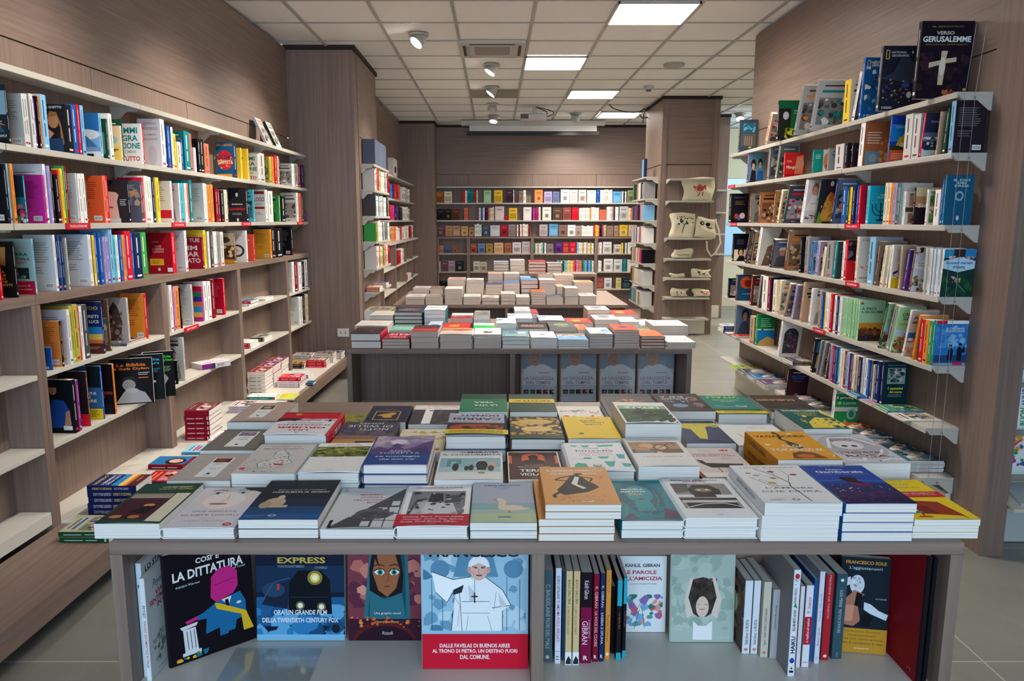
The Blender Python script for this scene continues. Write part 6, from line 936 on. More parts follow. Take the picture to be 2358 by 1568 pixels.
piles('815 893 751 4 d0ccc6 d8d4ce qa 0;895 952 762 2 7ab0a0 7ab0a0 qb 0;983 1014 752 2 b8c8dc b8c8dc B 0;1017 1082 757 3 c8302c 2a2226 qr 0;1088 1138 757 3 e4e8e4 e4e8e4 qg 0;1142 1189 745 4 e4e6e8 e4e6e8 qw 0;1192 1262 757 2 2a2426 2a2426 qn 0;1264 1326 754 3 4a5250 d4d0cc qh 0;1330 1356 760 2 d8704a d8d4ce A 0;1473 1502 762 3 8a9890 d8d4ce C 0;1503 1585 750 2 dcd8d2 d8d0c0 q12 0', 3.993, 'second row', MT)
piles('850 905 727 5 d8d4d0 d8d4d0 qa 0;907 973 719 6 2a3c58 2c4a68 qblu 1;976 1026 714 6 e6e8e6 2a7a80 qgr 0;1036 1088 732 3 9a2a38 d8d4d0 qrt 0;1090 1128 726 4 8a8a88 8a8a88 A 0;1168 1227 733 4 e4e6e8 3a80b8 qw 0;1240 1301 738 3 e6e6ea d8d4d0 qw 0;1306 1366 744 2 b8d0dc 8a8a88 qr 0;1369 1425 736 3 e08a3a d0c8c0 qor 0;1427 1472 741 2 e8d8d4 d8d4ce A 0;1474 1520 748 1 d8dcd8 d8dcd8 A 0', 4.225, 'third row', MT)
piles('838 900 716 1 b8a898 8a9a50 C 0;1184 1222 716 4 e4e4e8 e4e4e8 A 0;1224 1240 722 3 c8302c c8302c - 0;1352 1405 714 5 e8d8c0 e0c8a0 qor 0;1408 1470 724 3 c8302c e0b040 qr 0', 4.455, 'rear row', MT)
piles('933 977 683 3 e0dcda d8d4d4 A 0;979 1020 683 2 b0a498 d4ccc0 B 0;1023 1064 665 3 e0dcd4 d8d4cc - 0;1066 1106 683 3 e4e0dc dcd8d4 A 0;1109 1149 686 2 d8ccb8 d8ccb8 B 0;1153 1186 677 3 d8ccc4 d4c8c0 - 0;1188 1220 684 2 e0d4d0 d8ccc4 A 0;1223 1256 672 5 c86a4c d8ccc4 B 0;1258 1297 684 1 4a5468 d8ccc0 A 0;1300 1332 664 4 c8c4bc d0c8c0 - 0;1334 1373 681 3 e4e2e0 dcd8d4 C 0', 5.765, 'front row', FT)
piles('950 988 664 4 d8ccd0 d0cad8 A 0;990 1020 664 2 8a7a6c d0c8bc - 0;1030 1070 643 6 d8b0ac dcd8d8 A 0;1073 1113 645 7 dcdcdc d8d4d0 B 0;1118 1157 655 5 4a5478 e0d0c0 A 0;1159 1196 652 6 5a74b0 e0ccc4 - 0;1199 1239 645 5 5a84b0 1c3a34 - 1;1241 1279 645 6 e8e4e4 d8d0cc A 0;1282 1300 660 4 d8a888 d8d0c8 - 0;1322 1366 650 5 e0986c d8d0c8 A 0', 6.0, 'second row', FT)
piles('1123 1158 630 8 c8a494 d0c0a8 - 0;1160 1196 630 6 d8d4c8 d4d0c8 A 0;1198 1222 640 4 8ab0cc d8ccc4 - 0;1238 1273 632 5 8a6a50 d8d4d0 C 0;1276 1321 634 8 d8b8ac d8d0c8 A 0', 6.25, 'third row', FT)
t = root('display_riser', (.33, 6.62, TZ), 'low wooden riser board on the far table carrying four short piles', 'riser')
MB().box(-.29, .56, -.1, .14, .16, .185, WOODX).obj('top_board', t); MB().box(-.29, -.27, -.1, .14, .0005, .16, WOODZ).obj('side_panel', t); MB().box(.54, .56, -.1, .14, .0005, .16, WOODZ).obj('side_panel', t)
piles('1136 1172 603 4 8aa8b8 1c3c5c - 1;1174 1208 599 5 e4e0d4 dcd4c0 - 0;1217 1257 601 4 b8202c b82030 - 1;1259 1294 606 3 9a98a8 2a3038 - 1', 6.53, 'riser', FT, zb=TZ+.186, L=.2)

# ---------------------------------------------------------------- niche of the front table
def facing(x0, x1, y, z, h, t, rz=0., tilt=.06):
    """upright, cover to the camera; x0, y is the lower corner on the cover side"""
    return Matrix.Translation((x0, y, z+t*math.sin(tilt)+.0002)) @ Matrix.Rotation(rz, 4, 'Z') @ Matrix.Rotation(-tilt, 4, 'X') @ Matrix(((1, 0, 0, 0), (0, 0, -1, t), (0, 1, 0, 0), (0, 0, 0, 1)))
def spineout(x, y, z):
    """upright, spine to the camera, front cover towards +x"""
    return Matrix(((0, 0, 1, x), (1, 0, 0, y), (0, 1, 0, z), (0, 0, 0, 1)))
NZ = .5206; GN = 'books in the niche of the front table'
ART.update(
ditt='R 17131a 0 0 1 1;TB e4e4e0 .5 .885 .28 .05 COSI\' E\';TB e4e4e0 .5 .785 .8 .085 LA DITTATURA;T 3a8aa8 .24 .70 .16 .015 textos e dibujos;T d8d8dc .26 .69 .26 .02 Equipo Plantel;T 3a8aa8 .78 .76 .16 .012 illustrazioni;T d8d8dc .82 .73 .2 .018 Mikel Casal;P c82a80 .5,.52 .52,.7 .6,.76 .74,.76 .82,.7 .82,.56 .76,.5 .56,.46;L 7a1450 .006 .54,.62 .8,.64;P 1f6a9c .42,.2 .58,.22 .58,.14 .68,.14 .68,.16 .76,.16 .78,.24 .9,.26 .9,.4 .84,.5 .7,.48 .56,.46 .4,.4 .34,.39 .34,.35 .44,.34;P e4e4e8 .62,.47 .74,.48 .7,.4;P 15131a .66,.46 .7,.46 .71,.38 .67,.37;P e0b828 .54,.46 .6,.44 .9,.3 .98,.12 .86,.12 .84,.28 .56,.4;P c82a80 .2,.37 .34,.39 .34,.36 .22,.34;P d8d8dc .14,.33 .34,.34 .32,.31 .16,.3;P d8d8dc .17,.3 .31,.3 .33,.09 .18,.09;L 4a4a50 .008 .21,.28 .22,.11;L 4a4a50 .008 .25,.28 .26,.11;L 4a4a50 .008 .29,.28 .3,.11;R d8d8dc .15 .06 .36 .09;S c82a50,1f6a9c,e0b828,2a8a50 .08 .02 .44 .07 16 .025;E e4e4e8 .82 .4 .03 .012',
orient='R 101c34 0 0 1 1;R 16304e 0 .4 1 .62;R 1c5a88 0 .12 1 .36;S 2a7ab0,5aa0cc,1a4a78 0 0 1 .3 36 .1;R 7ab8d8 0 0 1 .05;P 0a0f18 .36,.22 .86,.22 .84,.5 .74,.58 .48,.58 .38,.48;P 16243c .06,.3 .36,.26 .38,.5 .2,.45;E 24405e .2 .42 .13 .06;L 3a5a7a .01 .08,.34 .2,.48 .38,.52;E 8a7a3a .67 .52 .085 .06;E e8d070 .67 .52 .055 .04;E fff8d0 .67 .52 .03 .022;E 6a6a5a .5 .29 .05 .036;E f0e8c0 .5 .29 .03 .022;E 6a6a5a .74 .28 .05 .036;E f0e8c0 .74 .28 .03 .022;L 1c2c40 .012 .4,.36 .82,.36;R b83a3a .24 .42 .27 .47;TB c8b050 .5 .735 .76 .05 SULL\' ORIENT;TB c8b050 .52 .665 .54 .05 EXPRESS;T 9aa4b4 .4 .615 .3 .02 VON ECKARTSBERG;T 9aa4b4 .74 .605 .14 .02 CHAIKO;TB d8e0e8 .5 .235 .6 .04 ORA UN GRANDE FILM;TB d8e0e8 .5 .17 .86 .04 DELLA TWENTIETH CENTURY FOX;T 1a2a3a .8 .12 .1 .02 OSCAR;TB 1a2a3a .8 .09 .1 .03 INK;E 14202c .9 .1 .045 .035',
burqa='R 7a3a48 0 0 1 1;S b86a60,d89080,5a2a40,c87a70 0 .3 1 .95 50 .09;P 2a6a78 .2,.1 .3,.8 .5,1 .7,1 .82,.8 .86,.1;P 1a4a58 .26,.1 .34,.8 .5,.94 .68,.94 .78,.8 .8,.1;P 1a1418 .3,.66 .36,.9 .5,.96 .7,.9 .76,.6 .74,.4 .3,.4;P 9a6040 .34,.62 .4,.84 .62,.86 .72,.64 .66,.48 .54,.4 .42,.46;P e0e8e4 .36,.63 .41,.65 .48,.65 .51,.625 .47,.6 .4,.605;P e0e8e4 .57,.625 .6,.65 .67,.65 .71,.63 .67,.605 .6,.6;E 2a9078 .445 .626 .038 .024;E 2a9078 .635 .626 .038 .024;E 101418 .445 .626 .018 .013;E 101418 .635 .626 .018 .013;L 1a1418 .012 .35,.635 .41,.655 .48,.655 .52,.625;L 1a1418 .012 .56,.625 .6,.655 .67,.655 .72,.635;L 3a2018 .014 .35,.68 .42,.7 .5,.685;L 3a2018 .014 .57,.685 .65,.7 .72,.68;L 7a4a30 .01 .55,.62 .56,.55 .52,.54;L 6a3028 .014 .5,.495 .54,.5 .58,.495;P 1a1418 .34,.8 .44,.66 .4,.78 .56,.84 .5,.88 .38,.86;P 2a6a78 .3,.46 .5,.38 .74,.44 .8,.2 .3,.2;R 3a1c2c 0 0 1 .2;E 5a1c24 .5 -.02 .44 .2;E 2a1420 .5 -.06 .42 .2;S d85a30,e88a40 .02 .12 .98 .22 26 .02;TB dcd8dc .52 .82 .86 .06 Sotto il burqa;T e0dce0 .54 .25 .36 .026 Una graphic novel;T e0a050 .54 .17 .32 .03 Nora Twomey;T c8c0c8 .54 .07 .14 .03 Rizzoli',
franc='R 9ac0d4 0 0 1 1;S 6a98b4,b8d4e0,4a7a9a .02 .3 .98 .98 60 .06;P 5a8aa8 .3,.72 .36,.92 .66,.92 .72,.72;E 5a8aa8 .18 .78 .09 .07;E 5a8aa8 .86 .78 .09 .07;L 3a6484 .006 .2,.3 .2,.72;L 3a6484 .006 .8,.3 .8,.72;L 3a6484 .006 .1,.3 .1,.7;L 3a6484 .006 .92,.3 .92,.7;P e4eaee .28,.3 .32,.6 .44,.7 .6,.72 .76,.62 .84,.5 .76,.46 .76,.3;P eef2f4 .1,.76 .3,.7 .46,.72 .5,.66 .3,.62 .24,.52 .14,.6;P 2a343c .3,.62 .4,.66 .38,.6 .3,.58;L 2a343c .006 .1,.76 .3,.7 .46,.72;L 2a343c .006 .14,.6 .24,.52 .3,.6;L 2a343c .006 .6,.72 .76,.62 .84,.5 .66,.48;L 2a343c .005 .38,.3 .36,.6;E e8e8ec .54 .8 .1 .085;E d8b0a0 .54 .775 .082 .082;E c89a88 .45 .775 .018 .025;E c89a88 .63 .775 .018 .025;L 5a4a48 .008 .48,.8 .52,.795;L 5a4a48 .008 .56,.795 .6,.8;L a87868 .006 .54,.785 .535,.755 .55,.752;L 8a4a44 .008 .51,.735 .57,.735;L b08878 .005 .47,.76 .5,.74;L b08878 .005 .61,.76 .58,.74;P c2ccd4 .44,.66 .5,.6 .5,.45 .46,.45;P c2ccd4 .72,.6 .8,.5 .74,.48;L 2a343c .005 .5,.7 .5,.44;L 8a949c .004 .3,.58 .36,.5 .34,.34;L 8a949c .004 .7,.6 .68,.46;L 8a949c .004 .62,.42 .66,.3;L 8a949c .004 .44,.42 .42,.3;L 2a343c .006 .28,.3 .3,.46;L 2a343c .006 .76,.3 .76,.46;P e8ecee .46,.8 .48,.86 .6,.86 .62,.8 .54,.83;L 5a3a34 .006 .5,.79 .53,.79;L 5a3a34 .006 .56,.79 .6,.79;L 5a3a34 .005 .52,.73 .57,.73;R e4eaee .38 .44 .64 .53;L 4a5a64 .004 .38,.44 .64,.44;L 4a5a64 .004 .38,.53 .64,.53;L 2a2420 .012 .5,.6 .5,.52;L 2a2420 .012 .47,.57 .53,.57;L 8a8a8a .003 .5,.7 .5,.6;R c81a34 0 0 1 .275;TB ecdcdc .5 .185 .66 .032 DALLE FAVELAS DI BUENOS AIRES;TB ecdcdc .5 .14 .8 .035 AL TRONO DI PIETRO, UN DESTINO FUORI;TB ecdcdc .5 .095 .28 .035 DAL COMUNE.;TB 14242e .5 .905 .84 .06 FRANCESCO',
peyn='R d4dadc 0 0 1 1;TI 5a5a60 .36 .86 .34 .1 Peynet;TB c02a50 .5 .77 .5 .05 VIAGGIO;TB c02a50 .44 .71 .7 .05 SENTIMENTALE;TB c02a50 .52 .65 .5 .05 IN ITALIA;S 8a9498,6a7478,b0b8ba .1 .08 .9 .4 50 .05;L 4a5054 .008 .2,.1 .3,.4 .36,.16;L 4a5054 .008 .5,.12 .6,.42 .7,.1;G 7a8488 .2 .03 .8 .05 1',
air='R d0d6da 0 0 1 1;TB 2a3038 .4 .92 .6 .05 LO STATO;TB 2a5a9a .5 .82 .8 .1 AIR',
amic='R dfe4e6 0 0 1 1;TB 3a3a40 .54 .88 .66 .045 KAHLIL GIBRAN;TB b83a50 .5 .79 .62 .05 LE PAROLE;TB b83a50 .5 .71 .84 .05 DELL\'AMICIZIA;T 6a6a70 .56 .64 .5 .022 a cura di Isabella Farinelli;S c86070,5a9a98,7aa8d0,3a7a68,d89a90,8a6aa8 .12 .08 .94 .5 46 .07;L 4a6a5a .01 .4,.04 .5,.3;L 4a6a5a .01 .6,.06 .54,.34;L 6a5a8a .008 .3,.1 .6,.5',
poes='R a8bab0 0 0 1 1;S 98ac a0,b0c2b6,8fa89a 0 .1 1 .8 60 .1;T 5a4a50 .62 .9 .4 .03 Poesie della notte,;T 5a4a50 .56 .85 .26 .03 del giorno,;T 5a4a50 .6 .8 .34 .03 di ogni cosa;T 5a4a50 .54 .75 .22 .03 intorno;T 7a8a84 .3 .9 .2 .03 Silvia Vecchini/Marina Marcolin;E 3a3430 .5 .38 .24 .17;S 4a403a,2e2824 .28 .26 .72 .54 30 .05;P d8c8bc .26,.2 .22,.36 .3,.54 .36,.56 .28,.38 .36,.24;P d8c8bc .74,.2 .8,.36 .7,.54 .64,.56 .72,.38 .64,.24;E d8c0b0 .5 .3 .1 .09;L 8a5a50 .012 .46,.28 .54,.28;L 6a5048 .008 .42,.32 .47,.32;L 6a5048 .008 .53,.32 .58,.32;P e8e8e8 .36,.02 .66,.02 .66,.18 .56,.14 .44,.14 .36,.18;T c8d4cc .84 .04 .18 .02 TOPIPITTORI',
sole='R 16222c 0 0 1 1;TB c8923c .5 .95 .82 .035 FRANCESCO SOLE;T a8c8d0 .5 .89 .66 .04 L\'aggiustacuori;E c8d0d8 .34 .72 .15 .1;S a0a8b4,dce0e4,8a94a0 .22 .64 .46 .8 14 .03;P a8705a .0,.3 .3,.28 .44,.34 .36,.54 .5,.62 .3,.66 .14,.58 0,.56;P c88a70 .06,.32 .28,.34 .3,.5 .1,.5;P 101418 .3,.5 .44,.48 .46,.62 .34,.64;P d0d8e0 0,.66 .2,.72 .2,.8 0,.76;P c8d4e0 .5,.46 .64,.42 .96,.36 1,.42 .8,.46 .64,.52 .5,.54;P 101418 .4,.3 .6,.28 .7,.38 .5,.44;R b8882c 0 0 1 .26;T 5a4018 .5 .225 .74 .022 Un Piccolo Principe;T 5a4018 .5 .185 .56 .022 metropolitano;T 5a4018 .5 .145 .84 .022 e le sue cento poesie;T 5a4018 .5 .105 .84 .022 che ti cambiano la vita;T e8d8b0 .5 .05 .3 .015 MONDADORI;T a8b8c0 .84 .58 .22 .014 PICCOLEPOESIE',
bau='TV a8b4b8 .5 .68 .4 .34 C. BAUDELAIRE;TV a8b4b8 .5 .33 .4 .36 I FIORI DEL MALE;E c8b8a0 .5 .06 .2 .02', gui='TV 33323c .5 .8 .5 .24 GUIDO CATALANO;TV b8408a .5 .45 .5 .44 TI AMO MA POSSO SPIEGARTI;R 8a8a98 .1 .13 .9 .135;G 6a6a74 .2 .03 .8 .09 2', idi='TV 6a5030 .5 .78 .4 .26 IDILIO DELL\'ERA;TV 9a6a4a .4 .48 .3 .3 IL LIBRO DEI SEGNI CELESTI;R e8e8e8 .0 .0 1 .14;P 2a2c3a .1,.01 .9,.01 .9,.06 .5,.1 .1,.04',
gib='R 1c141c 0 .62 1 1;TV d8c8d0 .5 .81 .4 .2 Kahlil Gibran;TV e0c8d0 .4 .34 .5 .26 GIBRAN;TV c8a0b0 .78 .38 .16 .2 IL GRANDE LIBRO DI;TB e8d8dc .5 .06 .4 .05 R', voc='TV e0b8bc .5 .74 .5 .24 K. GIBRAN;TV e0b8bc .5 .38 .5 .4 LA VOCE DEL CUORE;TB e8d8dc .5 .06 .5 .04 R', sab='TV c8ccdc .5 .74 .5 .24 K. GIBRAN;TV c8ccdc .5 .38 .5 .36 SABBIA E SPUMA;TB e8d8dc .5 .06 .5 .04 R', pro='TV a87828 .5 .85 .5 .2 IL PROFETA;TV 8a5a20 .5 .35 .4 .3 Kahlil Gibran;E f0e0c0 .5 .06 .3 .02',
prof='TU 3a3a4a .5 .3 .4 .34 Kahlil Gibran - IL PROFETA;E c87a70 .5 .06 .25 .02', cant='TU 5a5448 .5 .4 .4 .5 Tagore - DARO FIORI E CANTI NUOVI;E c87a70 .5 .06 .25 .02', gry='TU 4a4a50 .5 .6 .3 .36 i quaderni di poesia', haik='E c02a34 .5 .94 .34 .025;S 5a7a9a,8a6a5a .2 .86 .8 .92 6 .1;TU 3a3a4a .4 .76 .4 .14 TRAN VIRGO;P 3a8a5a .2,.66 .8,.64 .5,.7;TU 2a2a34 .5 .53 .5 .2 NELLA MIA MENTE, UN HAIKU;TUB 1a2a44 .5 .3 .6 .16 HAIKU;E 1f3f9a .5 .15 .34 .025;P 1a1a20 .3,.07 .7,.07 .5,.09;R 1a1a20 .2 .035 .8 .055',
ivan='TU b8404a .5 .76 .5 .2 V. Ivanov;R b02034 0 .28 1 .62;TUI ecdcdc .5 .45 .4 .3 A realibus ad realiora;T b02034 .5 .06 .6 .02 Lipa', bord='TU 5a5a74 .5 .62 .3 .3 Il bordo delle parole;TU 5a5a74 .5 .3 .3 .2 Roberta Nunner;G 8a8a9a .3 .04 .7 .08 3', redp='TV d8a8a8 .5 .74 .24 .5 PREGHIERE DEI MAESTRI;E e8d0d0 .5 .05 .22 .018', meri='TV a8b4b8 .5 .72 .3 .2 ALDA MERINI;TV a8b4b8 .5 .45 .3 .28 MISTICA D\'AMORE;E d8e0e0 .5 .93 .16 .018;TV 8a9a9e .5 .05 .2 .06 FRASSINELLI',
tur='R 2aa0b4 0 .68 1 1;R 2aa0b4 0 0 1 .1;TV b8583a .5 .5 .3 .2 VERSI', wht='TV c8c8cc .5 .5 .4 .6 VERSUS IL LIBRO DEI VERSI', redm='T c87a7a .16 .06 .1 .05 M', oval='R 5a4a40 0 .2 1 .9;S 8a6a4a,3a2c28,a88a60,5a3a3a 0 .2 1 .9 40 .12;E d8d0c0 .4 .55 .2 .14')
ART['poes'] = ART['poes'].replace('98ac a0', '98aca0')
def nb(name, lab, S, T): return make_book(S, name, lab, GN, T)
# left compartment, covers to the camera
def Zt(py, y): return Z_at(py, y)-NZ
nb('comic_book', 'black picture book with a pink-headed man beside a column, turned at an angle', Spec(.195, .26, .011, '17131a', '17131a', fa='ditt', hard=True, gloss=.25), facing(-.720, 0, 1.507, NZ, .26, .011, .68, .02))
nb('comic_book', 'blue night-train comic album leaning on the back of the niche', Spec(.208, .29, .012, '101c34', '101c34', fa='orient', gloss=.25), facing(-.563, 0, 1.618, NZ, .29, .012, 0, .1))
nb('comic_book', 'purple comic album with a green-eyed girl in a teal headscarf', Spec(.172, .262, .012, '7a3a48', '7a3a48', fa='burqa', gloss=.25), facing(-.347, 0, 1.618, NZ, .262, .012, 0, .1))
nb('comic_book', 'large pale blue comic album with a white-robed man and red base', Spec(.234, .296, .014, '9ac0d4', '8ab0c4', fa='franc', gloss=.25), facing(-.1625, 0, 1.508, NZ, .297, .014, 0, .03))
nb('comic_book', 'slim white comic with crimson title and sketched towers', Spec(.17, .235, .0105, 'd4dadc', 'd4dadc', fa='peyn', sa='TV 2a2a30 .5 .68 .5 .12 PEYNET;TV b82a4c .5 .36 .5 .46 VIAGGIO SENTIMENTALE IN ITALIA'), Matrix.Translation((-.7505, 1.464, NZ)) @ Matrix.Rotation(-.02, 4, 'Z') @ spineout(0, 0, 0))
nb('comic_book', 'taller white album with blue capitals hidden behind the slim comic', Spec(.17, .262, .0115, 'd0d6da', 'c4d8e4', fa='air', sa='T 1a5a7a .5 .8 .6 .03 F'), Matrix.Translation((-.7635, 1.478, NZ)) @ Matrix.Rotation(-.005, 4, 'Z') @ spineout(0, 0, 0))
tag(box('acrylic_sheet', -.6, -.4, 1.46, 1.585, NZ, NZ+.003, GLASS), 'clear acrylic sheet lying on the niche floor before the train album', 'acrylic sheet')
# right compartment
nb('poetry_book', 'white poetry book with watercolour flowers leaning at the back', Spec(.125, .19, .01, 'dfe4ea', 'dfe4ea', fa='amic'), facing(.283, 0, 1.655, NZ, .19, .01, 0, .05))
nb('poetry_book', 'pale green picture book with a child lying in grass', Spec(.15, .285, .01, 'a8bab0', 'a8bab0', fa='poes', hard=True), facing(.409, 0, 1.612, NZ, .285, .01, 0, .08))
nb('poetry_book', 'dark book with a hand holding a moon and mustard base', Spec(.105, .225, .016, '16222c', '16222c', fa='sole', ), facing(.785, 0, 1.575, NZ, .225, .016, -.16, .06))
nb('poetry_book', 'large plain red album standing against the table end panel', Spec(.215, .29, .012, '8c1822', '1a1418', back='8c1822', ba='T b86a6a .86 .06 .06 .03 M', hard=True, gloss=.4), spineout(.898, 1.452, NZ))
nb('poetry_book', 'thin black album between the red album and the table end', Spec(.21, .285, .009, '14121a', '14121a', pg=M('2a2a30', .6)), spineout(.914, 1.456, NZ))
def niche_row(txt):
    for it in txt.strip().split('\n'):
        x0, x1, yb, yt, s, c, sa, ba, rest = it.split('|')[0].split()[:8]+[it.split('|')[1]]
        x0, x1, yb, yt = map(float, (x0, x1, yb, yt)); v = (yb-PCY)/FPX; y = (NZ-EYE)*(CP-SP*v)/(-SP-CP*v)
        X0, X1 = X_at(x0, y, NZ), X_at(x1, y, NZ); h = Z_at(yt, y)-NZ
        W = min(.16 if h > .2 else .125, 1.676-y)
        nb('poetry_book', rest, Spec(W, h, X1-X0-.0004, c, s, c, sa=ART.get(sa, ''), ba=ART.get(ba, '') or '', gloss=.35), spineout(X0, y, NZ))
niche_row('''1249 1272 1525 1313 4a6068 4a6068 bau -|slate-blue poetry book, first spine beside the table divider
1277 1291 1528 1308 d4d8e4 6a6a74 gui -|slim white spine with pink lettering, second beside the divider
1293 1299 1520 1316 1c4a78 1c4a78 - -|very thin blue spine between white and cream books
1301 1316 1531 1315 d0b888 d0b888 idi -|cream spine touching the thin blue one
1318 1333 1531 1315 d0b888 d0b888 idi -|cream spine touching the thick black and crimson one
1335 1361 1527 1318 7a1440 7a1440 gib -|thick crimson and black poetry spine, the widest of the row
1364 1377 1524 1322 7c1430 7c1430 voc -|crimson spine with pale lettering beside the thick one
1379 1390 1523 1320 1c2c5c 1c2c5c sab -|navy spine next to an orange one
1392 1404 1518 1313 d8903c d8903c pro -|orange spine of the poetry row
1406 1413 1504 1350 181418 181418 - -|short black spine right after the orange book
1418 1429 1521 1335 181820 181820 tur -|black spine with turquoise ends, the nearer of two
1432 1440 1516 1330 181820 181820 tur -|black spine with turquoise ends, the thinner of two
1708 1726 1505 1337 d4dae4 5a4a40 prof oval|white spine with patterned cover side, first after the green picture book
1728 1744 1505 1337 d4dae4 a09890 prof -|white spine, second after the green picture book
1750 1768 1513 1340 c4c0b0 a09888 cant -|cream spine between two white and grey books
1772 1788 1516 1358 b0b0b4 9a9894 gry -|short grey spine before the tall white and grey one
1813 1829 1557 1312 d8dce4 8a8686 haik -|tallest white spine with blue and red marks and grey side
1832 1842 1537 1350 d8d4d8 8a1c30 wht -|thin white and red spine tucked beside the tallest one
1845 1862 1536 1348 d8d8e0 8a8a90 ivan -|white spine with crimson middle label
1863 1871 1522 1333 1f5a98 1f5a98 - -|plain blue spine with no lettering
1874 1886 1528 1316 ccd0e0 8a8c98 bord -|pale lilac spine next to the red one
1889 1908 1520 1322 a82430 6a5a50 redp -|red spine with small lettering
1914 1938 1517 1322 34505a 34505a meri -|dark slate spine, last before the hand-and-moon cover''')
# pope portraits in the second table's niche
ART['papa'] = 'R a0aab8 0 .6 1 1;R dcdce4 0 0 1 .62;P ecedf2 .0,.5 .2,.66 .4,.7 .66,.7 .84,.64 1,.5 1,.3 0,.3;E c8a090 .4 .8 .17 .13;P e4e4ea .22,.84 .3,.95 .5,.96 .58,.84 .5,.9 .3,.9;E e8e8ee .4 .94 .14 .03;L 7a4a44 .012 .34,.75 .46,.75;L 4a3a3a .008 .3,.82 .36,.82;L 4a3a3a .008 .44,.82 .5,.82;TB b05060 .66 .545 .3 .02 FRANCESCO;T a89098 .5 .44 .84 .06 LA SAGGEZZA;T a89098 .5 .36 .66 .06 DEL TEMPO;G a8a8b4 .1 .29 .9 .32 1;R 5a5060 .08 .15 .22 .23;R 4a6a60 .26 .15 .4 .23;R 3a3a4a .44 .15 .58 .23;R 8a3a4a .62 .15 .76 .23;R 4a3a34 .8 .15 .92 .23;S b8906a,d8c0a8 .08 .16 .92 .22 10 .03;G b0b0b8 .4 .06 .6 .08 1'
for i, (a_, b_) in enumerate([(.137, .333), (.352, .548), (.563, .759), (.772, .968)]):
    o = nb('illustrated_book', 'film-wrapped book with a smiling white-robed man, ' + ['first beside the table divider', 'second from the divider', 'third from the divider', 'last, by the end panel'][i], Spec(b_-a_, .296, .018, 'c8c8d4', 'b08a5a', fa='papa', hard=True, pg=PAGESC, gloss=.12), facing(a_, 0, 3.955, .5206, .296, .018, (-.03, .03, 0, .02)[i], .03))
    o['group'] = 'white-robed portrait books in the middle table'
    MB().add([(.002, .004, .0195), (b_-a_-.002, .004, .0195), (b_-a_-.002, .292, .0195), (.002, .292, .0195)], [(0, 1, 2, 3)], clear_mat('wrapping_film', (.98, .98, .98), .1, .08)).obj('plastic_wrapping', o)

GY = 'face-out books on the fourth low bookcase unit'
make_book(Spec(.195, .235, .022, '141418', '8a3c14', fa='bib', hard=True), 'hardcover_book', 'large black book with orange title and a grey portrait, set at an angle', GY, facing(-1.957, 0, 3.70, .5656, .235, .022, .30, .05))
make_book(Spec(.16, .24, .02, '141a20', '141a20', fa='bib2', hard=True), 'hardcover_book', 'black book with turquoise title behind the large orange-titled one', GY, facing(-1.90, 0, 3.79, .5656, .24, .02, .33, .04))
make_book(Spec(.15, .245, .016, '14161a', 'e0e0e0', fa='bib3', hard=True), 'hardcover_book', 'black book with green title at the end of the lowest shelf', GY, facing(-1.86, 0, 3.85, .5656, .245, .016, .42, .03))

# ---------------------------------------------------------------- books lying on the bench and on shelves
def G(px, py, z):
    v = (py-PCY)/FPX; y = (z-EYE)*(CP-SP*v)/(-SP-CP*v); return X_at(px, y, z), y
def lying(x, y, z, L, W, t, rz):
    """spine towards the camera when rz = 0; x, y is the spine's end on the bench-wall side"""
    return Matrix.Translation((x, y, z)) @ Matrix.Rotation(rz, 4, 'Z') @ Matrix.Translation((L, 0, 0)) @ Matrix.Rotation(PI/2, 4, 'Z')
GB = 'books lying flat on the bench deck'
def heap(x, y, z, n, L, W, t, c, s, art, desc, rz=0., kind='flat_paperback', grp=GB, hard=False):
    low = None
    for j in range(n):
        T = lying(x+rnd.uniform(-.003, .003), y+rnd.uniform(-.003, .003), z+.0006+j*(t+.0008), L, W, t, rz+(rnd.uniform(-.02, .02) if j < n-1 else 0))
        lab = desc if n == 1 else (f'{desc}, on top' if j == n-1 else f'{desc}, {ORD[n-1-j]} below the top')
        if j == n-1: make_book(Spec(W, L, t, c, s, c, fa=ART.get(art) or (generic(art, hexc(c), rnd) if art else ''), sa=spine_art(s, t, rnd) if n < 5 else 'TU d8c070 .5 .7 .4 .4 FRANCESCO LOREDO;TU c8ccd8 .5 .3 .4 .3 I SEGRETI DELLA LUCE' if desc.startswith('navy') else '', hard=hard), kind, lab, grp, T)
        elif low: copy_book(low, lab, grp, T)
        else: low = make_book(Spec(W, L, t, c, s, c, sa=('TU d8c070 .5 .3 .5 .36 FRANCESCO LOREDO;TU c8ccd8 .5 .7 .5 .36 I SEGRETI DELLA LUCE') if desc.startswith('navy') else spine_art(s, t, rnd)), kind, lab, grp, T)
DZ = .222
ART['face'] = 'R 2a70a8 0 0 1 1;E 2a1c1a .4 .4 .36 .26;E d8a890 .44 .4 .22 .18;E b83a3a .46 .3 .06 .02;R 7a1420 0 0 1 .08'
ART['chromo'] = 'R dfe4e4 0 0 1 1;TU 1f7a7a .4 .55 .4 .6 NOI/CI SIAMO;TU d04a50 .3 .15 .2 .2 QUI'
heap(-1.762, 2.835, .2152, 2, .2, .17, .021, 'a8a890', '1f4a2c', 'C', 'dark green spined landscape album on the bare bench end')
heap(-1.785, 3.10, DZ, 5, .215, .15, .026, '1f2c60', '1b2050', 'sunset', 'navy paperback with sunset cover in the bench pile')
heap(-1.722, 3.46, DZ, 1, .2, .16, .024, 'a81c2c', '3a3a4a', 'C', 'red and dark paperback flat beside the navy pile')
heap(-1.80, 3.70, DZ, 1, .2, .14, .026, '2a70a8', '7a1420', 'face', 'blue paperback with a woman\'s face and dark red spine', hard=True)
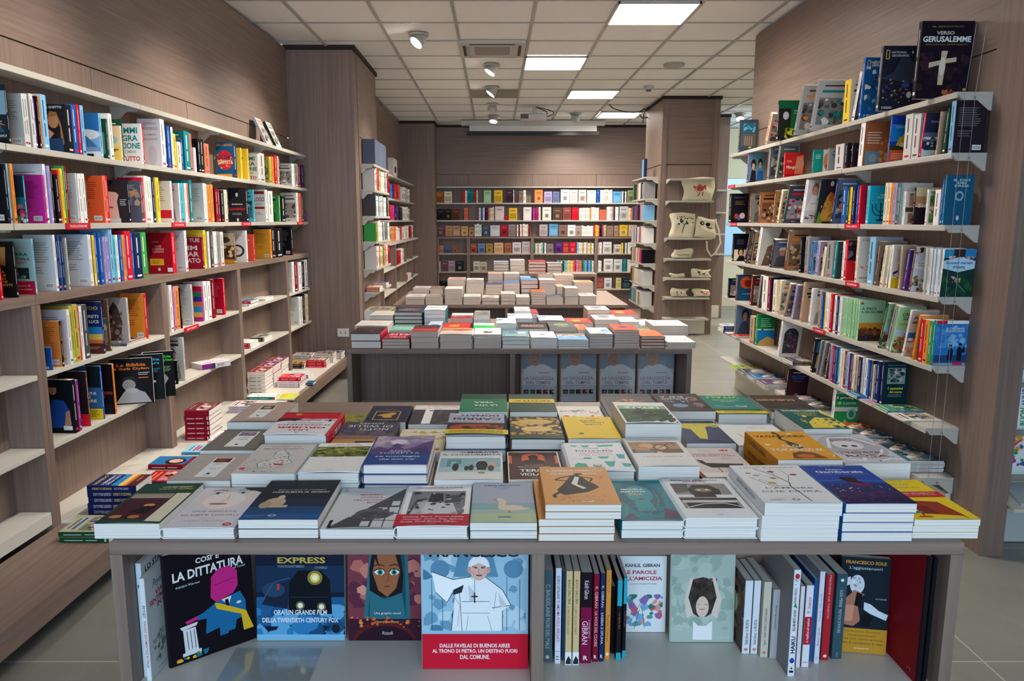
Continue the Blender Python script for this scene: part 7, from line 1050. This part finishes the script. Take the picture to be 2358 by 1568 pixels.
heap(-1.73, 3.95, DZ, 1, .2, .14, .016, '8ac0dc', '4a9ac0', 'B', 'pale blue paperback lying alone on the bench')
heap(-1.82, 4.22, DZ, 6, .145, .2, .029, '6a1c28', '8c1428', 'C', 'dark red novel in the six-high bench pile')
heap(-1.655, 4.12, DZ, 2, .16, .2, .014, 'dcd8dc', 'c8c8d0', 'B', 'white paperback with red lettering beside the dark red pile')
heap(-1.655, 4.38, DZ, 1, .16, .18, .016, 'd4dcdc', 'b8202c', 'chromo', 'white paperback with teal and red lettering and red spine')
heap(-1.655, 4.60, DZ, 1, .15, .14, .012, 'e0e0e4', '2a6ac0', 'A', 'white booklet with bright blue spine on the bench')
heap(-1.79, 4.85, DZ, 3, .17, .16, .015, 'd8c8cc', 'c8c4d4', 'C', 'pinkish white paperback in a low bench pile')
heap(-1.60, 4.85, DZ, 1, .12, .16, .02, 'd8dce4', '3a5a9a', 'A', 'white booklet with a dark blue spine near the bench edge')
heap(-1.79, 5.22, DZ, 1, .2, .12, .02, 'dfe4e4', '1f7a70', 'chromo', 'white and teal paperback with teal spine on the bench')
heap(-1.57, 5.2, DZ, 1, .12, .18, .012, 'c8d048', 'e0e0e0', 'B', 'yellow-green booklet at the bench edge')
for i, y in enumerate((5.40, 5.62, 5.84)): heap(-1.84, y, DZ, 6, .13, .2, .027, '8c2028', 'dcd4c8', 'C', f'cream-edged dark red paperback, {ORD[i]} bench pile beyond the teal one')
heap(-1.69, 5.62, DZ, 3, .18, .2, .016, '9a2a3c', 'd8c8cc', 'B', 'dull red paperback in a pile under the bright red book')
heap(-1.68, 5.64, DZ+.051, 1, .17, .15, .022, 'cf1a38', 'cf1a38', 'C', 'bright red paperback topping a bench pile')
heap(-1.71, 5.95, DZ, 2, .18, .16, .014, 'c8ccd4', '8a9ab0', 'A', 'pale grey paperback behind the bright red one')
heap(-1.49, 5.7, DZ, 1, .06, .1, .016, '2a5a7a', '1c3c6c', '', 'small blue booklet at the bench edge by the middle table')
for i, (x, y, n, c, s, d) in enumerate([(-1.84, 6.36, 2, 'c88a3a', '2a2226', 'orange and black magazine by the wood column'), (-1.66, 6.42, 3, '8a5a50', 'cf1a2e', 'brown paperback with red spine by the wood column'), (-1.82, 6.56, 4, 'b8a8a8', 'd8d4cc', 'greyish pink paperback by the wood column'),
        (-1.64, 6.62, 4, '9a7a60', 'd0ccc4', 'tan paperback in the pile by the wood column'), (-1.80, 6.78, 2, '3a6a8c', '5a7a9a', 'blue magazine by the wood column'), (-1.6, 6.8, 3, '6a8aa0', 'c8c4bc', 'grey-blue paperback at the bench end')]):
    heap(x, y, DZ, n, .17, .15, .02, c, s, 'C', d)
GH = 'books lying flat on the low bookcase shelves'
heap(-1.978, 3.68, .875, 2, .13, .22, .006, '8a7a70', '3a5a6a', 'C', 'thin glossy magazine on the fourth bookcase unit', kind='magazine', grp=GH)
heap(-1.965, 4.66, .565, 1, .20, .14, .034, 'dcd4dc', 'c8c4d0', 'B', 'thick white and purple almanac with a year on its spine', rz=.5, kind='flat_paperback', grp=GH) if False else None
S_ = Spec(.13, .2, .034, 'dcd6dc', 'ccc8d0', fa='R dcd6dc 0 0 1 1;TU 8a3a8a .3 .5 .3 .7 DIZIONARIO;S a86aa8,d8c060 .5 .2 .9 .9 8 .06', sa='R 7a2a80 0 .66 1 1;R 3a3a44 0 .54 1 .66;TU 4a4a54 .5 .34 .5 .24 2018')
make_book(S_, 'flat_paperback', 'thick white and purple almanac lying on the third bookcase unit, 2018 on its spine', GH, lying(-1.85, 4.6, .5656, .2, .13, .034, .9) @ Matrix.Identity(4))
heap(-1.915, 5.42, .875, 1, .11, .2, .016, 'b8ccd4', 'd8d4d0', 'B', 'pale paperback under the red one, second unit', grp=GH)
heap(-1.912, 5.44, .893, 1, .11, .19, .018, '6aa8b8', 'c01c30', 'C', 'teal paperback with red spine, second bookcase unit', grp=GH)
heap(-1.915, 5.40, .565, 2, .11, .19, .02, 'e0dede', 'b02a3a', 'A', 'white paperback with red spine, lower shelf of second unit', grp=GH)
heap(-1.91, 5.72, .565, 1, .11, .2, .03, 'b8a890', '2a2428', 'C', 'tan paperback with dark spine, lower shelf of second unit', grp=GH)
heap(-1.91, 5.8, .875, 1, .11, .2, .016, 'e0e4dc', 'd8d8d0', 'A', 'white booklet at the far end of the second unit shelf', grp=GH)
for y_, c_, s_, lb in ((6.02, 'b8b4ba', 'c8c4c8', 'grey photo book leaning against the wall on the uppermost shelf'), (6.26, 'c4ccc4', '1c4030', 'pale book with dark green spine leaning on the uppermost shelf')):
    make_book(Spec(.15, .225, .02, c_, s_, s_, fa=generic('C', c_, rnd)), 'paperback', lb, 'books on the uppermost shelf', Matrix.Translation((lf(y_)-.022, y_, 2.0915)) @ Matrix.Rotation(-.42, 4, 'Y') @ Matrix(((0, 0, 1, -.02), (1, 0, 0, 0), (0, 1, 0, 0), (0, 0, 0, 1))))
# right wall: flat books and magazines
GM = 'magazines lying on the guidebook wall shelves'
for i, (y, n, c, s, d) in enumerate([(6.3, 1, 'd8e0e4', 'c83a4a', 'white and red brochure'), (6.1, 2, 'b8402c', 'd8d4d0', 'red brochure')]):
    heap(2.0, y, .53, n, .17, .13, .008, c, s, 'B', d+' at the aisle end of the sixth shelf', kind='magazine', grp=GM)
heap(1.99, 6.42, .53, 4, .17, .15, .014, 'b8c4cc', '2a3450', 'B', 'pale atlas with navy spine at the aisle end', kind='magazine', grp=GM)
heap(2.01, 4.93, .53, 2, .16, .17, .012, '3a3230', '4a3c38', 'C', 'dark flat book on the sixth shelf', kind='magazine', grp=GM)
for i, (y, n, c, s, d) in enumerate([(3.98, 2, '2a6a9c', '1f5a96', 'blue catalogue beyond the teal framed book'), (3.82, 1, '9a9aa8', '8a8a9a', 'grey-lilac catalogue'), (3.66, 2, '4a8a5a', '2a5a9a', 'green map booklet with yellow corner'), (3.52, 1, 'd4cfc4', 'e0dcd4', 'white booklet with a small framed picture')]):
    heap(1.985, y, .53, n, .19, .14, .007, c, s, 'C', d+' on the sixth shelf', kind='magazine', grp=GM)
for i, (y, n, c, s) in enumerate([(5.95, 2, '9ab03a', 'd8d8d0'), (5.75, 3, '4a4a5a', 'c8c4bc'), (5.5, 4, '2a6a9c', 'd8d4cc'), (5.28, 4, '4a3a5c', 'd0ccc4'), (4.82, 3, '3a2a3c', 'a03040'), (4.66, 3, '6a7a84', '8a9094'), (4.12, 3, 'c85a2c', '5a4a4c'), (3.96, 4, '5a7080', 'b8bcc0'), (3.8, 3, '3a4a5a', 'd0d0cc'), (3.64, 5, '4a6a7a', 'c0c4c8'), (3.48, 6, '3a5a68', 'dcd8d4')]):
    heap(1.955, y, .284, n, .23, .165, .009, c, s, 'C', f'{cname(c)} magazine, {ORD[i]} bottom-shelf heap from the aisle end', kind='magazine', grp=GM)

# ---------------------------------------------------------------- greeting-card rack at the picture's edge
ART.update(aug='R e6e8ea 0 0 1 1;TUB c83a3a .28 .5 .34 .9 AUGURI;TUB 3a9a4a .62 .3 .2 .4 BUON;TUB 2a6ab0 .66 .74 .2 .4 ANNO;TUB d8a030 .9 .5 .16 .7 FELICE', fl1='R dfe8ec 0 0 1 1;S c83a6a,3a9a4a,2a6ab0,e8a030,6a3a9a .1 .1 .9 .9 30 .08;L c83a9a .05 .2,.1 .5,.3 .4,.6 .7,.8', fl2='R dceef2 0 0 1 1;P 2aa0d0 0,.6 .5,.8 .5,1 0,1;S e8c030,3a9a4a,c83a3a,8a9aa8 .3 .1 .95 .9 20 .1')
for i, (yp, a_) in enumerate([(433, ''), (549, 'fl2'), (665, ''), (776, ''), (886, 'fl2'), (996, 'aug'), (1100, 'fl1')]):
    z = Z_at(yp, 3.23); x0 = 2.297
    t = root('card_pocket', (0, 0, 0), f'cream metal greeting-card pocket, {ORD[i]} from the top beside the wood post', 'card holder', 'pockets of the greeting card rack')
    MB().prism([(3.378, z), (3.18, z+.004), (3.205, z+.095), (3.378, z+.08)], x0, x0+.0025, M('ccc8b4', .4, 'metalwork'), 'x').obj('side_plate', t)
    MB().box(x0, 3.1, 3.18, 3.378, z-.002, z, M('ccc8b4', .4, 'metalwork')).obj('floor_plate', t)
    MB().box(x0+.002, 3.1, 3.178, 3.181, z-.002, z+.035, GLASS).obj('front_lip', t)
    for j in range(3):
        c = rnd.choice(['dfe8ec', '8ab4d4', 'd8d8dc', 'a8c4d8'])
        tag(MB().obj('x') if False else None, '', '') if False else None
        S = Spec(.15, .2, .0035, c, fa=ART.get(a_) if (a_ and j == 0) else generic('D', c, rnd)); make_book(S, 'greeting_card', f'{cname(c)} greeting card, {ORD[j]} one of the {ORD[i]} pocket', 'greeting cards in the rack', facing(x0+.006+(.16*j), 0, 3.27+.004*j, z+.001, .2, .0035, 0, .12), 'greeting card')
t = root('rack_tray', (0, 0, 0), 'sloping cream tray at the foot of the greeting-card rack', 'tray')
MB().prism([(3.378, .30), (3.12, .225), (3.12, .24), (3.378, .315)], 2.29, 3.1, M('ccc8b4', .4, 'metalwork'), 'x').obj('tray_board', t)
heap(2.33, 3.16, .262, 2, .22, .16, .012, 'b8a890', 'd8d4cc', 'C', 'picture magazine on the tray below the greeting cards', kind='magazine', grp='magazines on the card rack tray', ) if False else None
MB().box(2.33, 2.55, 3.14, 3.3, .001, .02, M('b8bcc0', .4, 'paper')).obj('leaflet_stack', t).matrix_world = Matrix.Translation((0, 0, .2425)) @ Matrix.Translation((0, 3.14, 0)) @ Matrix.Rotation(.283, 4, 'X') @ Matrix.Translation((0, -3.14, 0))

# ---------------------------------------------------------------- far shelves: small upright books
def sbook(name, x0, x1, y0, y1, z0, z1, c, lab, grp, face, deco=True):
    """a small far-away upright book; face: the side that shows ('-y', '+x', '-x')"""
    g = MB(); m = M(c, .4); g.box(x0, x1, y0, y1, z0, z1, m); pg = M('dcd8cf', .8)
    g.box(x0+.002, x1-.002, y0+.002, y1-.002, z1-.0005, z1+.0006, pg)
    r = random.Random(int((x0*91+y0*37+z0*13)*100)); e = .0012
    if deco:
        ink = shade(c, .62) if lum(c) > 110 else shade(c, 1.5); w_, h_ = (x1-x0 if face == '-y' else y1-y0), z1-z0
        A = [(.22, .74, .78, .8, ink)]+([(.12, .12, .88, .55, shade(c, r.choice([.8, .88, 1.2])))] if w_ > .07 else [(.3, .2, .7, .5, shade(c, .8))])
        if w_ > .07 and r.random() < .5: A.append((.3, .2, .7, .48, r.choice([shade(c, .6), shade(c, .7), '8a7a6a', ink])))
        for k, (a, b, c_, d, col) in enumerate(A):
            q = e*(1+.3*k)
            if face == '-y': g.box(x0+a*w_, x0+c_*w_, y0-q, y0, z0+b*h_, z0+d*h_, M(col, .4))
            elif face == '+x': g.box(x1, x1+q, y0+a*w_, y0+c_*w_, z0+b*h_, z0+d*h_, M(col, .4))
            else: g.box(x0-q, x0, y0+a*w_, y0+c_*w_, z0+b*h_, z0+d*h_, M(col, .4))
    return tag(g.obj(name), lab, 'book', grp)
BO = random.Random(3)
def brow(z, where, data):
    """rear wall: px from, px to, py of the top edge, colour; wide ones show their cover, narrow ones their spine"""
    cnt = {}; ent = []; prev = -9
    for it in data.split(';'):
        a = it.split(); x0, x1, yt, c = float(a[0]), float(a[1]), float(a[2]), a[3]
        face = x1-x0 > 11; y = 12.575 if face else 12.55; X0, X1 = X_at(x0, y, z), X_at(x1, y, z); X0 = max(X0, prev+.0015)
        for b_ in (BX[:-1]+[2.6] if z < 1.1 else []):
            if X0 < b_+.03 and X1 > b_-.03: X0, X1 = (b_+.031, max(X1, b_+.045)) if (X0+X1)/2 > b_ else (X0, b_-.031)
        if X1-X0 < .006: continue
        prev = X1; h = Z_at(yt, y)-z
        ent.append((X0, X1, y, h, c, face))
    for X0, X1, y, h, c, face in ent:
        k = (cname(c), face); cnt[k] = cnt.get(k, 0)+1
        sbook('book', X0, X1-.001, y, y+(.02 if face else .125), z+.0008, z+h, hexc(c), f'{cname(c)} book, {"cover" if face else "spine"} out, {ORD[min(cnt[k]-1, 39)]} such from the pier, {where}', 'books on the rear wall', '-y')
def run(x0, x1, yt, cols):
    n = len(cols); return ';'.join(f'{x0+(x1-x0)*i/n:.1f} {x0+(x1-x0)*(i+.94)/n:.1f} {yt+BO.uniform(-1, 1.5):.1f} {c}' for i, c in enumerate(cols))
RWL = 'rear wall '
brow(1.785, RWL+'top row', '1003 1021 443 a8602c;1023 1041 441 h;1066 1071 439 r;1071 1076 439 w;'+run(1077, 1091, 436, 'ttt')+';1092 1095 436 r;1097 1100 438 h;1114 1131 438 z;1138 1157 438 y;1165 1181 437 4a3040;1182 1184 437 w;1195 1204 440 8a7068;1205 1211 438 w;1231 1250 437 e88a50;1253 1271 441 b0a8d0;1273 1288 441 6a7aa8;1291 1311 436 w;1312 1330 437 w;1332 1350 437 d8c8c4;1352 1372 438 w;1374 1380 437 b;'+run(1382, 1410, 437, 'wwllww')+';1411 1431 441 5aa0d0;'+run(1432, 1442, 441, 'wkw')+';1444 1462 438 8a9070;1464 1470 430 a')
brow(1.5, RWL+'second row', '1005 1024 481 2a2226;1025 1040 481 2a1f24;1042 1058 481 6a3c24;'+run(1069, 1078, 478, 'qq')+';'+run(1103, 1138, 478, 'wbwncahh')+';1140 1161 475 d8c8cc;1162 1170 498 c81c2c;1172 1191 479 d8b038;1205 1224 477 d8d4d4;'+run(1227, 1245, 478, 'mprw')+';1249 1269 477 dcd8d4;1273 1294 479 5a4038;1296 1315 478 8a4a44;'+run(1317, 1332, 477, 'rrr')+';'+run(1333, 1379, 478, 'whwwlwhowwhww')+';1380 1396 483 e0644a;'+run(1397, 1424, 476, 'wwlanww')+';1426 1446 475 b8bcc0;'+run(1447, 1470, 478, 'hohyw'))
brow(1.235, RWL+'third row', '1006 1024 520 6a4a58;1026 1042 520 b8906c;1043 1060 520 b89078;1062 1078 521 c8a468;1080 1092 523 b88a60;'+run(1093, 1109, 516, 'www')+';1111 1127 520 4a5878;1129 1151 519 c8ccd4;1153 1170 518 a01c30;1171 1188 517 8a8488;'+run(1190, 1220, 516, 'wcwawwhc')+';1242 1261 517 b0a8ac;1264 1285 515 5a98c0;1287 1306 518 8a6a60;1307 1325 518 e4e8ea;1326 1338 520 a89a94;'+run(1339, 1366, 520, 'wwwwww')+';'+run(1367, 1396, 518, 'rfyoknrsf')+';1397 1412 520 8a7464;1414 1424 520 9a8078;1426 1445 518 c8a830;1447 1466 518 c8b098')
CAB = RWL+'low units, '
brow(.95, CAB+'upper shelf', '1009 1022 566 b88078;1025 1038 567 4a6aa0;1042 1054 568 8a5a3c;1083 1098 562 a8583c;1101 1117 561 6a88b8;1119 1135 561 a8883c;1138 1159 559 d8b088;1162 1178 560 a86a50;1180 1200 558 d0c8cc;1202 1221 556 c0b8bc;'+run(1229, 1258, 559, 'thawltw')+';1260 1274 562 8a7a74;1278 1295 558 5a2a7a;1296 1310 558 a02c28;1311 1326 558 c81c38;'+run(1328, 1367, 559, 'shhawahfw')+';'+run(1377, 1386, 558, 'aww')+';1388 1408 557 d4d0d4;1413 1430 563 c8c4b8;'+run(1431, 1443, 559, 'yvw')+';1445 1464 558 d4d0cc')
brow(.645, CAB+'middle shelf', '1011 1014 603 w;1015 1032 601 6a4a58;1033 1048 601 a898a8;1050 1068 600 1f2838;1090 1105 602 d4d0c8;1106 1121 603 c8bcac;'+run(1283, 1367, 600, 'stwvszhyhqriqobesbstw')+';'+run(1377, 1385, 600, 'ww')+';1390 1411 596 d8d8d8;1413 1432 597 d4d4d4;'+run(1434, 1442, 597, 'tt')+';1444 1470 598 d0ccc4')
brow(.355, CAB+'bottom shelf', '1007 1030 646 1c1a20;1374 1390 639 8a4038;1391 1408 640 d4d4d8;1418 1430 640 c8c080;1432 1451 640 1c2c34;1455 1482 640 d8c4c4')
def siderow(name, z, X, sgn, y0, y1, h, cols, where, grp, depth=.12, lean=0, stuff=None):
    n = len(cols); cnt = {}
    for i, c in enumerate(cols):
        if c == ' ': continue
        a = y0+(y1-y0)*i/n; b = y0+(y1-y0)*(i+.93)/n; hh = h*BO.uniform(.86, 1); cnt[c] = cnt.get(c, 0)+1
        xa, xb = (X-depth, X-.004) if sgn > 0 else (X+.004, X+depth)
        if stuff is not None:
            stuff.box(xa, xb, a, b, z+.0008, z+hh, M(hexc(c), .4)); stuff.box(xa+.002, xb-.002, a+.001, b-.001, z+hh, z+hh+.001, M('dcd8cf', .8)); continue
        sbook(name, xa, xb, a, b, z+.0008, z+hh, hexc(c), f'{cname(c)} book, {ORD[cnt[c]-1]} such from the camera end, {where}', grp, '+x' if sgn > 0 else '-x')
GU = 'books on the side of the wood column'; W1 = 'wood column side, '
for z, cols, h, nm in [(1.79, 'llqrbyowwwhggwkr', .215, 'first row'), (1.54, 'dwwtwiwghwwkvg', .215, 'second row'), (1.295, 'eowwwwkwvgdlw', .2, 'third row'), (1.034, 'lwqhytaowrc', .22, 'fourth row')]:
    siderow('book', z, -1.157, 1, 7.29, 8.22, h, cols, W1+nm, GU)
GR_ = 'books in the recess behind the wood column'
for z, cols, h, nm in [(1.772, '   kcbnrrq wwllw  ', .2, 'first row'), (1.5, '   krmnpkdwwwl  ', .2, 'second row'), (1.233, '  glaoqwwrwwhw rw', .19, 'third row')]:
    siderow('book', z, -1.312, 1, 8.5, 12.0, h, cols, 'recess, '+nm, GR_)
siderow('book', .93, -1.262, 1, 9.5, 10.35, .2, 'ccrwl', 'recess low unit', GR_); siderow('book', .65, -1.262, 1, 10.6, 11.2, .08, 'rwww', 'recess lower unit', GR_)
SB = MB(); GV = 'books on the aisle side of the far wood column'
for z, cols, h, nm in [(1.78, 'ggkwhaunve', .22, 'first row'), (1.5, 'ssqkkprtnb', .22, 'second row'), (1.2, 'wlrlwbhgll', .22, 'third row'), (.93, 'kmrlqhhgaahn', .2, 'fourth row'), (.64, 'llllhhhhaauu', .2, 'fifth row'), (.36, 'lghggst', .2, 'sixth row')]:
    siderow('book', z, 1.953, -1, 9.97, 10.8, h, cols, 'far column aisle side, '+nm, GV, .15, stuff=SB)
siderow('book', 2.06, 1.96, -1, 10.0, 10.2, .24, 'ns', 'far column aisle side, top', GV, .03, stuff=SB)
for z in (1.62, 1.3, 1.0): siderow('book', z, 2.93, -1, 11.285, 11.44, .18, 'wtwgl', f'annexe column shelf at {["thigh", "waist", "head"][(1.0, 1.3, 1.62).index(z)]} height', 'books on the annexe column', .06, stuff=SB)
o = SB.obj('shelved_books'); o['kind'] = 'stuff'; o['label'] = 'tightly shelved small books on the far wood column and the annexe column'; o['category'] = 'books'
tag(MB().box(-1.42, -1.3, 7.35, 8.1, 2.031, 2.27, M('5a6478', .6, 'paper')).box(-1.419, -1.299, 7.6, 7.602, 2.033, 2.268, M('3a4458', .6, 'paper')).obj('portfolio'), 'large blue-grey portfolio standing on the uppermost column shelf', 'portfolio').location = (.14, .0, 0)
tag(MB().box(-1.40, -1.33, 9.9, 10.3, 2.064, 2.30, M('d8d8dc', .4, 'paper')).box(-1.3305, -1.329, 10.02, 10.2, 2.12, 2.2, M('4a3038', .4, 'paper')).obj('box_file'), 'white box file with dark picture on the uppermost recess shelf', 'box file')
heapd = [(-1.27, 7.3, .80, 3, 'd8b0a0', 'c88a78', 'pinkish paperback on the lower column shelf'), (-1.27, 7.75, .80, 3, '4a6090', 'e0c8b8', 'blue paperback on the lower column shelf')]
for x, y, z, n, c, s, d in heapd: heap(x, y, z, n, .13, .2, .016, c, s, 'B', d, grp='books lying on the column shelves')

# ---------------------------------------------------------------- tote bags on the far column
LINEN = tex_mat('natural_cotton', ('cfc7a8', 'dcd5ba', 'e2dcc4'), 90, (1, 1, 1), .9, bump=.3)
def tote(name, x, y, z, w_, h_, d_, lab, art='', rx=0., ry=0., wob=.012, seed=1, edge=None):
    r = random.Random(seed); n, m = 14, 12; ph = [r.uniform(0, 6) for _ in range(6)]
    def P_(u, v, s):
        a = abs(2*u-1); b = abs(2*v-1); k = (1-a**4)*(1-b**5)
        wv = wob*(math.sin(7*u+ph[0]+3*v)*.6+math.sin(11*v+ph[1]+2*u)*.5+math.sin(17*u*v+ph[2])*.4)
        return ((u-.5)*w_*(1-.06*math.sin(5*v+ph[3]))+wob*math.sin(6*v+ph[4]), -s*(d_/2*k**.6)+wv*(.3+k), v*h_+wob*.8*math.sin(5*u+ph[5])*v)
    g = MB()
    for s in (1, -1):
        vs = [P_(i/n, j/m, s) for j in range(m+1) for i in range(n+1)]
        g.add(vs, [(j*(n+1)+i, j*(n+1)+i+1, (j+1)*(n+1)+i+1, (j+1)*(n+1)+i) for j in range(m) for i in range(n)], LINEN)
    T = Matrix.Translation((x, y, z)) @ Matrix.Rotation(ry, 4, 'Y') @ Matrix.Rotation(rx, 4, 'X')
    for q, (c, v2, fs, ee) in enumerate(art_shapes(art, 1, 1, seed)):
        g.add([(lambda p: (p[0], p[1]-.003-.0004*q, p[2]))(P_(min(max(a, 0), 1), min(max(b, 0), 1), 1)) for a, b in v2], fs, M(c, .7))
    o = g.obj(name, smooth=True); o.matrix_world = T; tag(o, lab, 'bag', 'tote bags on the far column')
    return o
tulip = 'P c8584a .32,.5 .3,.66 .4,.6 .5,.7 .6,.6 .7,.68 .7,.46 .6,.34 .42,.34;L 8a4a40 .03 .5,.34 .48,.18;L 8a4a40 .03 .6,.36 .62,.2;E b84a40 .5 .5 .12 .1'
tree = 'L 2a3430 .03 .5,.2 .52,.5 .6,.62;S 2a3430 .25 .5 .9 .85 22 .035;L 2a3430 .02 .52,.5 .36,.66'
YF = 9.68
tote('tote_bag', X_at(1608, YF, 1.9), YF, ZC[1]+.004, .40, .285, .07, 'plump cream tote bag with a red tulip print', tulip, seed=2)
tote('tote_bag', X_at(1571, YF, 1.4), YF, ZC[2]+.004, .32, .31, .07, 'cream tote bag with a black leafy tree print', tree, seed=5)
b3 = tote('tote_bag', X_at(1622, YF-.02, 1.4), YF-.02, ZC[2]+.004, .26, .25, .06, 'cream tote bag with black owl prints and a strap hanging down', 'E 2a2a2a .3 .7 .12 .1;E d8d0b8 .3 .7 .06 .05;E 2a2a2a .62 .7 .12 .1;E d8d0b8 .62 .7 .06 .05;R 2a2a2a .14 .5 .84 .55;G 2a2a2a .2 .4 .8 .46 1', ry=.12, seed=8)
xs = [X_at(px, YF-.1, 1.3) for px in (1645, 1655, 1660, 1650, 1640, 1630, 1628)]; zs_ = [Z_at(py, YF-.1) for py in (505, 530, 560, 582, 590, 575, 555)]
MB().tube([(a, YF-.1, b) for a, b in zip(xs, zs_)], .011, LINEN).obj('strap').parent = b3
b3.children[0].matrix_parent_inverse = b3.matrix_world.inverted()
tote('tote_bag', X_at(1571, YF, 1.0), YF, ZC[3]+.003, .26, .12, .12, 'neatly folded cream tote bag standing alone on its shelf', 'G a8b090 .1 .2 .9 .8 4', seed=11)
tote('tote_bag', X_at(1560, YF, .8), YF, ZC[4]+.003, .19, .055, .12, 'low flat folded tote bag beside one with a black print', '', seed=12)
tote('tote_bag', X_at(1613, YF, .8), YF, ZC[4]+.003, .25, .11, .12, 'crumpled tote bag with black print and dangling tag', 'S 2a2a2a .3 .3 .8 .8 12 .06', seed=13)
tote('tote_bag', X_at(1563, YF, .5), YF, ZC[5]+.003, .22, .11, .12, 'crumpled tote bag with black drawing on the sixth bag shelf', 'S 3a3430 .3 .2 .9 .7 12 .05', seed=14)
tote('tote_bag', X_at(1614, YF, .5), YF, ZC[5]+.003, .22, .1, .12, 'crumpled tote bag with a red print showing on top', 'S c8584a .3 .4 .9 .8 8 .09', seed=15)
